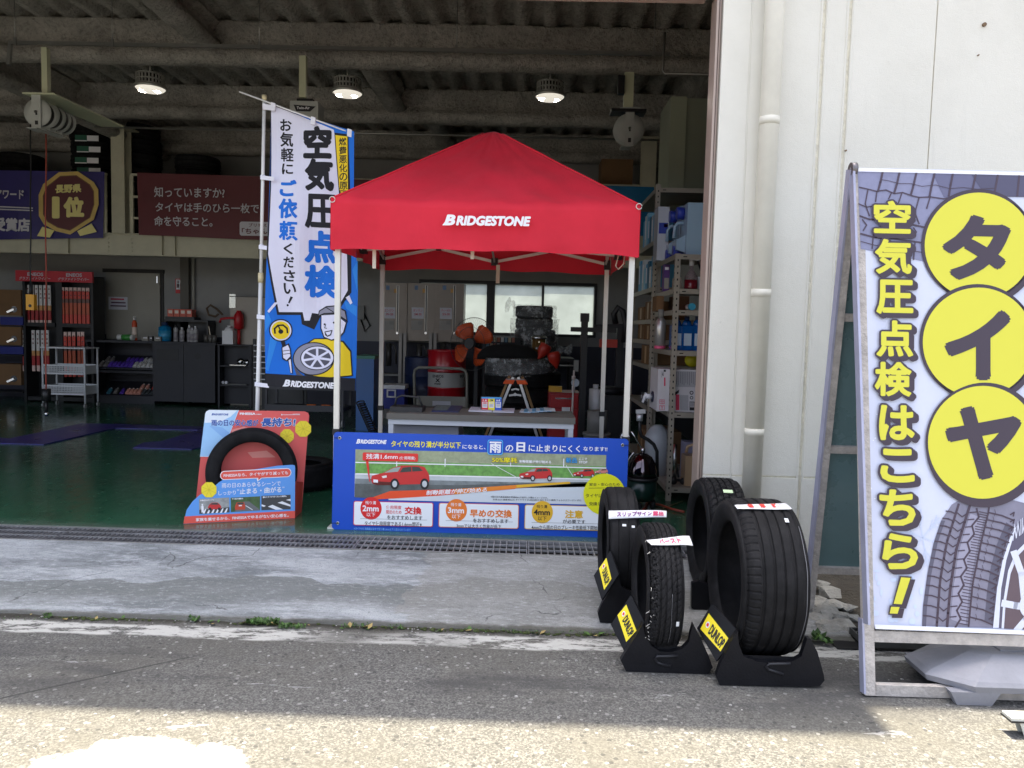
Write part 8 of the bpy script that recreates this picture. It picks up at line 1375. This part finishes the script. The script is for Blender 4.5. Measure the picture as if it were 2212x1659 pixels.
# second board: spray bottle, tubs; third: carton, can; fourth: washer fluid; fifth: white carton with tap; bottom: pump, canister
yb3 = 6.14; X_ = P(*zq(820, 1300, *ZB8), yb3).x; t = at('spray_bottle', 'clear spray bottle of dark red fluid with white trigger on the low shelf', 'spray bottle', (X_, yb3, LB[1])); b = B().m(M('red_fluid', (110, 20, 34), .12, spec=.7)); b.lathe((X_, yb3, LB[1]+.002), [(.05, 0), (.055, .01), (.055, .075)], 18); b.m(M('clear_plastic', (150, 130, 134), .15, spec=.7, alpha=.5)); b.lathe((X_, yb3, LB[1]+.0775), [(.055, 0), (.05, .03), (.018, .075), (.014, .11)], 18); b.done('bottle_body', None, t); b = B().m(WH); z = LB[1]+.19; b.cyl((X_, yb3, z), (X_, yb3, z+.04), .02, n=12); b.box(X_-.02, yb3-.018, z+.041, X_+.06, yb3+.018, z+.08); b.m(blk); b.box(X_-.04, yb3-.012, z+.05, X_-.021, yb3+.012, z+.075); b.bar((X_+.045, yb3, z+.04), (X_+.075, yb3, z-.035), .014); b.done('trigger', None, t)
cart('white tub beside the spray bottle on the low shelf', bott('jug_white', (226, 226, 228)), 898, 1225, 975, 1352, 6.16, .1, ZB8, LB[1], name='white_tub', cat='tub'); cart('pale box behind the front upright beside the spray bottle', M('pale_box', (150, 146, 136), .6), 640, 1232, 715, 1352, 6.2, .14, ZB8, LB[1]); cart('purple and white pack behind the front upright on the low shelf', M('pack_purple', (86, 48, 120), .5), 500, 1080, 570, 1372, 6.5, .08, ZB8, LB[1], [(.1, .5, .9, .9, M('pale_box', (150, 146, 136), .6)), (.15, .1, .8, .2, WH)])
cart('brown carton on the third board of the low shelf', MATS['cardboard'], 415, 1450, 500, 1605, 6.5, .2, ZB8, LB[2]); cart('dark brown carton deep on the third board of the low shelf', M('cardboard_dark', (92, 62, 44), .85), 640, 1450, 800, 1600, 6.4, .3, ZB8, LB[2])
c = P(*zq(828, 1585, *ZB8), 6.1); b = B().m(M('cyan_cap', (60, 160, 190), .4)); b.cyl((c.x, 6.08, LB[2]+.030), (c.x, 6.12, LB[2]+.030), .028, n=16); b.m(WH); b.cyl((c.x, 6.121, LB[2]+.030), (c.x, 6.24, LB[2]+.030), .024, n=16); tag(b.done('small_tube', None, None, base=(c.x, 6.1, LB[2])), 'white tube with a cyan cap lying on the third board', 'tube')
wf_ = M('washer_blue', (16, 96, 176), .12, spec=.7, trans=.25)
for i, (x, yy, lab) in enumerate(((398, 6.14, 'blue washer fluid bottle next to the front upright of the low shelf'), (470, 6.12, 'blue washer fluid bottle in the middle of the row on the low shelf'), (545, 6.12, 'blue washer fluid bottle by the shutter guide on the low shelf'))):
    X_ = P(*zq(x, 260, *ZB9), yy).x; zt = P(*zq(x, 128, *ZB9), yy).z; h_ = zt-LB[3]; t = at('washer_fluid', lab, 'bottle', (X_, yy, LB[3]), 'blue washer fluid bottles'); b = B().m(wf_); b.box(X_-.045, yy, LB[3]+.002, X_+.045, yy+.11, LB[3]+h_*.72); b.lathe((X_, yy+.055, LB[3]+h_*.70), [(.045, 0), (.03, h_*.16), (.016, h_*.2)], 12); b.done('bottle_body', None, t, bevel=.012, seg=2); b = B().m(M('label_pale', (190, 206, 220), .4)); b.box(X_-.03, yy-.0012, LB[3]+.04, X_+.03, yy-.0004, LB[3]+h_*.5); b.done('label', None, t); b = B().m(M('cap_navy', (24, 40, 80), .4)); b.cyl((X_, yy+.055, LB[3]+h_*.9), (X_, yy+.055, LB[3]+h_), .02, n=12); b.done('cap', None, t)
X_ = P(*zq(275, 270, *ZB9), 6.4).x; t = at('spray_can', 'silver spray can with pink foot behind the front upright', 'spray can', (X_, 6.4, LB[3])); b = B().m(M('can_silver', (190, 188, 186), .3, .6)); b.lathe((X_, 6.4, LB[3]+.002), [(.045, 0), (.045, .22), (.03, .25), (.02, .26)], 16); b.done('can_body', None, t); b = B().m(gry); b.cyl((X_, 6.4, LB[3]+.262), (X_, 6.4, LB[3]+.33), .024, n=12); b.done('cap', None, t); b = B().m(M('pink_band', (214, 90, 130), .4)); b.cyl((X_, 6.4, LB[3]+.004), (X_, 6.4, LB[3]+.03), .0462, n=16); b.done('pink_band', None, t)
wc_ = M('carton_white2', (206, 202, 204), .55, var=.05, vs=6); rdp = M('print_pink', (206, 60, 90), .5); yw2 = 6.10
t = at('fluid_carton', 'big white printed carton with a white tap on the low shelf', 'carton', (P(*zq(400, 800, *ZB9), yw2).x, yw2, LB[4])); p = P(*zq(262, 500, *ZB9), yw2); q = P(*zq(536, 800, *ZB9), yw2); b = B().m(wc_); b.box(p.x, yw2, LB[4]+.002, q.x, yw2+.36, p.z); b.done('carton_body', None, t, bevel=.004)
A_ = Art((0, yw2-.001, 0), (0, -1, 0), slope=.02).map(*ZB9); A_.quad(300, 505, 315, 520, BKI, 1); A_.text('J-66', 284, 518, 300, 560, BKI, 1, .02); A_.quad(372, 515, 530, 626, M('print_pale2', (170, 168, 172), .5), 1)
for k_ in range(12): A_.quad(376+k_*13, 520, 380+k_*13, 600+(k_ % 3)*8, M('print_grey', (120, 120, 124), .5), 2)
A_.quad(385, 680, 410, 790, rdp, 1); A_.quad(414, 684, 474, 792, M('print_pale2', (170, 168, 172), .5), 1); A_.poly([(356, 680), (410, 645), (406, 668), (364, 698)], BKI, 1); A_.ell(496, 668, 14, 14, BKI, 1, 16); A_.ell(496, 668, 8, 8, wc_, 2, 12); A_.ell(496, 703, 12, 12, BKI, 1, 16); A_.ell(496, 703, 7, 7, wc_, 2, 12); A_.quad(482, 730, 518, 792, BKI, 1); A_.quad(485, 735, 515, 770, wc_, 2)
for k_ in range(6): A_.quad(488+k_*4.5, 737, 490+k_*4.5, 766, BKI, 3)
A_.quad(270, 715, 306, 746, rdp, 1); A_.quad(273, 718, 286, 743, wc_, 2); A_.quad(290, 718, 303, 743, wc_, 2); A_.quad(270, 755, 306, 790, rdp, 1); A_.quad(273, 758, 303, 787, wc_, 2); A_.text('Y', 278, 760, 298, 786, rdp, 3, .02); A_.text('↑', 275, 721, 285, 741, rdp, 3, .02); A_.text('↑', 292, 721, 302, 741, rdp, 3, .02); A_.quad(302, 560, 312, 620, rdp, 1); A_.done('artwork_print', t)
b = B().m(WH); c = Vector((p.x, yw2+.20, LB[4]+.10)); b.m(M('tap_navy', (30, 34, 60), .4)); b.cyl(c, c-Vector((.012, 0, 0)), .045, n=16); b.m(bott('jug_white', (226, 226, 228))); b.cyl(c-Vector((.013, 0, 0)), c-Vector((.06, 0, 0)), .022, n=12); b.bar(c-Vector((.06, 0, -.03)), c-Vector((.085, 0, .05)), .016); b.done('tap', None, t)
c = P(*zq(510, 475, *ZB9), 6.45); b = B().m(M('yellow_mesh', (200, 190, 30), .5)); b.ball((c.x, 6.5, p.z+.062), .06, 14, (1.1, 1, 1)); tag(b.done('yellow_ball', None, None, base=(c.x, 6.5, p.z)), 'yellow rolled hose on top of the white carton', 'hose')
zb5 = LB[5]; t = at('grease_gun', 'black and steel pump tool standing on the bottom board of the low shelf', 'pump', (P(*zq(390, 1300, *ZB9), 6.15).x, 6.15, zb5)); X_ = P(*zq(380, 1200, *ZB9), 6.15).x; b = B().m(chm); b.cyl((X_, 6.15, zb5+.05), (X_-.01, 6.15, zb5+.33), .016, n=12); b.done('barrel', None, t); b = B().m(blk); b.ball((X_-.01, 6.15, zb5+.035), .034, 12); b.ball((X_+.07, 6.15, zb5+.03), .029, 12); b.bar((X_-.01, 6.15, zb5+.04), (X_+.07, 6.15, zb5+.035), .02); b.bar((X_, 6.15, zb5+.2), (X_+.03, 6.15, zb5+.06), .016); b.done('pump_foot', None, t)
t = at('brown_canister', 'beige plastic canister on the bottom board by the shutter guide', 'canister', (P(*zq(490, 1290, *ZB9), 6.1).x, 6.1, zb5)); p = P(*zq(455, 1100, *ZB9), 6.1); b = B().m(M('canister_beige', (180, 150, 116), .4)); b.box(p.x, 6.1, zb5+.002, p.x+.2, 6.26, P(*zq(455, 1115, *ZB9), 6.1).z); b.tube([(p.x+.02, 6.18, zb5+.26), (p.x+.03, 6.18, zb5+.31), (p.x+.08, 6.18, zb5+.33), (p.x+.12, 6.18, zb5+.30)], .014, 8); b.done('canister_body', None, t, bevel=.02, seg=3)
cart('lilac carton behind the beige canister', M('carton_lilac', (150, 146, 170), .5), 442, 1018, 530, 1290, 6.4, .15, ZB9, zb5); X_ = P(*zq(255, 1050, *ZB9), 6.6).x; b = B().m(M('drum_clear', (190, 196, 200), .3, alpha=.8)); b.lathe((X_, 6.6, zb5+.002), [(.11, 0), (.11, .33), (.07, .40), (.03, .43)], 20); tag(b.done('plastic_drum', None, None, base=(X_, 6.6, zb5)), 'translucent plastic drum behind the front upright', 'drum')
# waste oil drainer
yo = 5.72; c0 = P(1385, 1095, yo); X_ = P(1386, 1040, yo).x; t = at('oil_drainer', 'round black and green oil drainer with a mirror-bright dome and gauge beside the tent', 'oil drainer', (X_, yo, 0)); R_ = 33/1650*yo*.98; zd = P(1386, 1030, yo).z; ztop = P(1386, 982, yo).z
b = B().m(M('drainer_green', (14, 42, 36), .3, spec=.6)); b.lathe((X_, yo, 0), [(R_*.80, .08), (R_, .12), (R_, zd-.02)], 30); b.done('tank', None, t); b = B().m(M('mirror_dome', (96, 88, 92), .06, 1)); b.lathe((X_, yo, zd), [(R_*1.0, 0), (R_*.98, .05), (R_*.86, .11), (R_*.62, .155), (R_*.3, .178), (.004, .185)], 36); b.done('dome', None, t); b = B().m(blk); b.lathe((X_, yo, zd-.02), [(R_*1.0, 0), (R_*1.10, .004), (R_*1.10, .02), (R_*1.0, .024)], 32); b.done('rim_band', None, t)
b = B().m(chm); b.cyl((X_, yo, zd+.185), (X_, yo, zd+.22), .018, n=12); b.tube([(X_, yo, zd+.2), P(1384, 965, yo), P(1372, 945, yo), P(1364, 932, yo)], .007, 8); b.tube([(X_-.05, yo-.02, zd+.17), P(1368, 978, yo-.02), P(1358, 992, yo-.02), P(1356, 1010, yo-.02)], .006, 8); b.done('steel_pipe', None, t)
b = B().m(blk); b.tube([P(x, y, yo+.05) for x, y in ((1382, 905), (1382, 930), (1386, 942), (1400, 950), (1412, 960), (1419, 975), (1420, 1030))], .014, 8); b.done('hose_arm', None, t); b = B().m(M('fitting_grey', (190, 192, 194), .35, .4)); g_ = P(1382, 895, yo+.05); b.cyl(g_-Vector((0, 0, .05)), g_, .024, n=12); b.bar(g_+Vector((-.03, 0, .02)), g_+Vector((.04, 0, .025)), .03); b.done('fitting', None, t)
g_ = P(1350, 944, yo-.1); b = B().m(blk); b.cyl(g_+Vector((0, .004, 0)), g_+Vector((0, .03, 0)), .036, n=20); b.m(WH); b.cyl(g_, g_+Vector((0, .0038, 0)), .032, n=20); b.m(BKI); b.bar(g_+Vector((0, -.001, 0)), g_+Vector((.014, -.001, .016)), .0025); b.m(chm); b.cyl(g_+Vector((0, .015, -.036)), g_+Vector((.01, .015, -.12)), .008, n=8); b.done('gauge', None, t)
for a in (0, 2.1, 4.2): b = B().m(blk); e = Vector((math.cos(a), math.sin(a), 0)); b.cyl(Vector((X_, yo, .04))+e*R_*.8-e*.015, Vector((X_, yo, .04))+e*R_*.8+e*.015, .039, n=12); b.done('wheel', None, t)
b = B().m(M('orange_hose', (206, 84, 52), .5)); b.tube([G(x, y, .012) for x, y in ((1402, 1040), (1398, 1062), (1402, 1082), (1412, 1088), (1430, 1092), (1452, 1100), (1478, 1106))], .010, 8); b.tube([G(1402, 1075, .012), G(1394, 1096, .012), G(1386, 1108, .012)], .010, 8); tag(b.done('air_hose', None, None, base=G(1402, 1082, 0)), 'orange air hose lying on the green floor by the oil drainer', 'hose')
b = B().m(M('dry_stick', (120, 100, 70), .8)); b.cyl(G(1432, 1098, .006), G(1475, 1082, .006), .004, n=6); tag(b.done('dry_stick', None, None, base=G(1450, 1090, 0)), 'thin dry stick on the floor behind the display tyres', 'stick')
# faded notice pasted on the shutter guide
xg_ = P(1545, 700, YW+.013); A_ = Art((0, YW+.0155, 0), (0, -1, 0), slope=.02); n0 = P(1543, 560, YW+.0155)
t = at('guide_notice', 'faded upright notice sheet pasted on the beige shutter guide', 'notice', tuple(P(1538, 720, YW))); b = B().m(M('faded_paper', (150, 140, 132), .5)); p, q = P(1537, 560, YW+.014), P(1549, 722, YW+.014); b.box(p.x, YW+.0135, q.z, p.x+.040, YW+.0157, p.z); b.done('notice_sheet', None, t)
A_ = Art((0, YW+.0135, 0), (0, -1, 0)); 
for k_, ch in enumerate('自動扉注意手を触れないで下さい'): A_.text(ch, 1539-k_*.32, 572+k_*9.6, 1546-k_*.32, 580+k_*9.6, M('print_grey', (120, 120, 124), .5), 1, .02)
A_.done('faded_lettering', t)
# lower wall clutter: blue drum behind the tanks
c = XA(520, 1130, 11.6); b = B().m(M('drum_navy', (30, 42, 76), .4)); b.lathe((c.x, 11.75, 0), [(.28, .002), (.28, .3), (.29, .31), (.28, .32), (.28, .58), (.29, .59), (.28, .60), (.28, .86), (.27, .88)], 28); tag(b.done('navy_drum', None, None, base=(c.x, 11.75, 0)), 'dark navy drum half hidden behind the red drum', 'drum')
bpy.data.objects.remove(_fo); bpy.data.curves.remove(_fc)
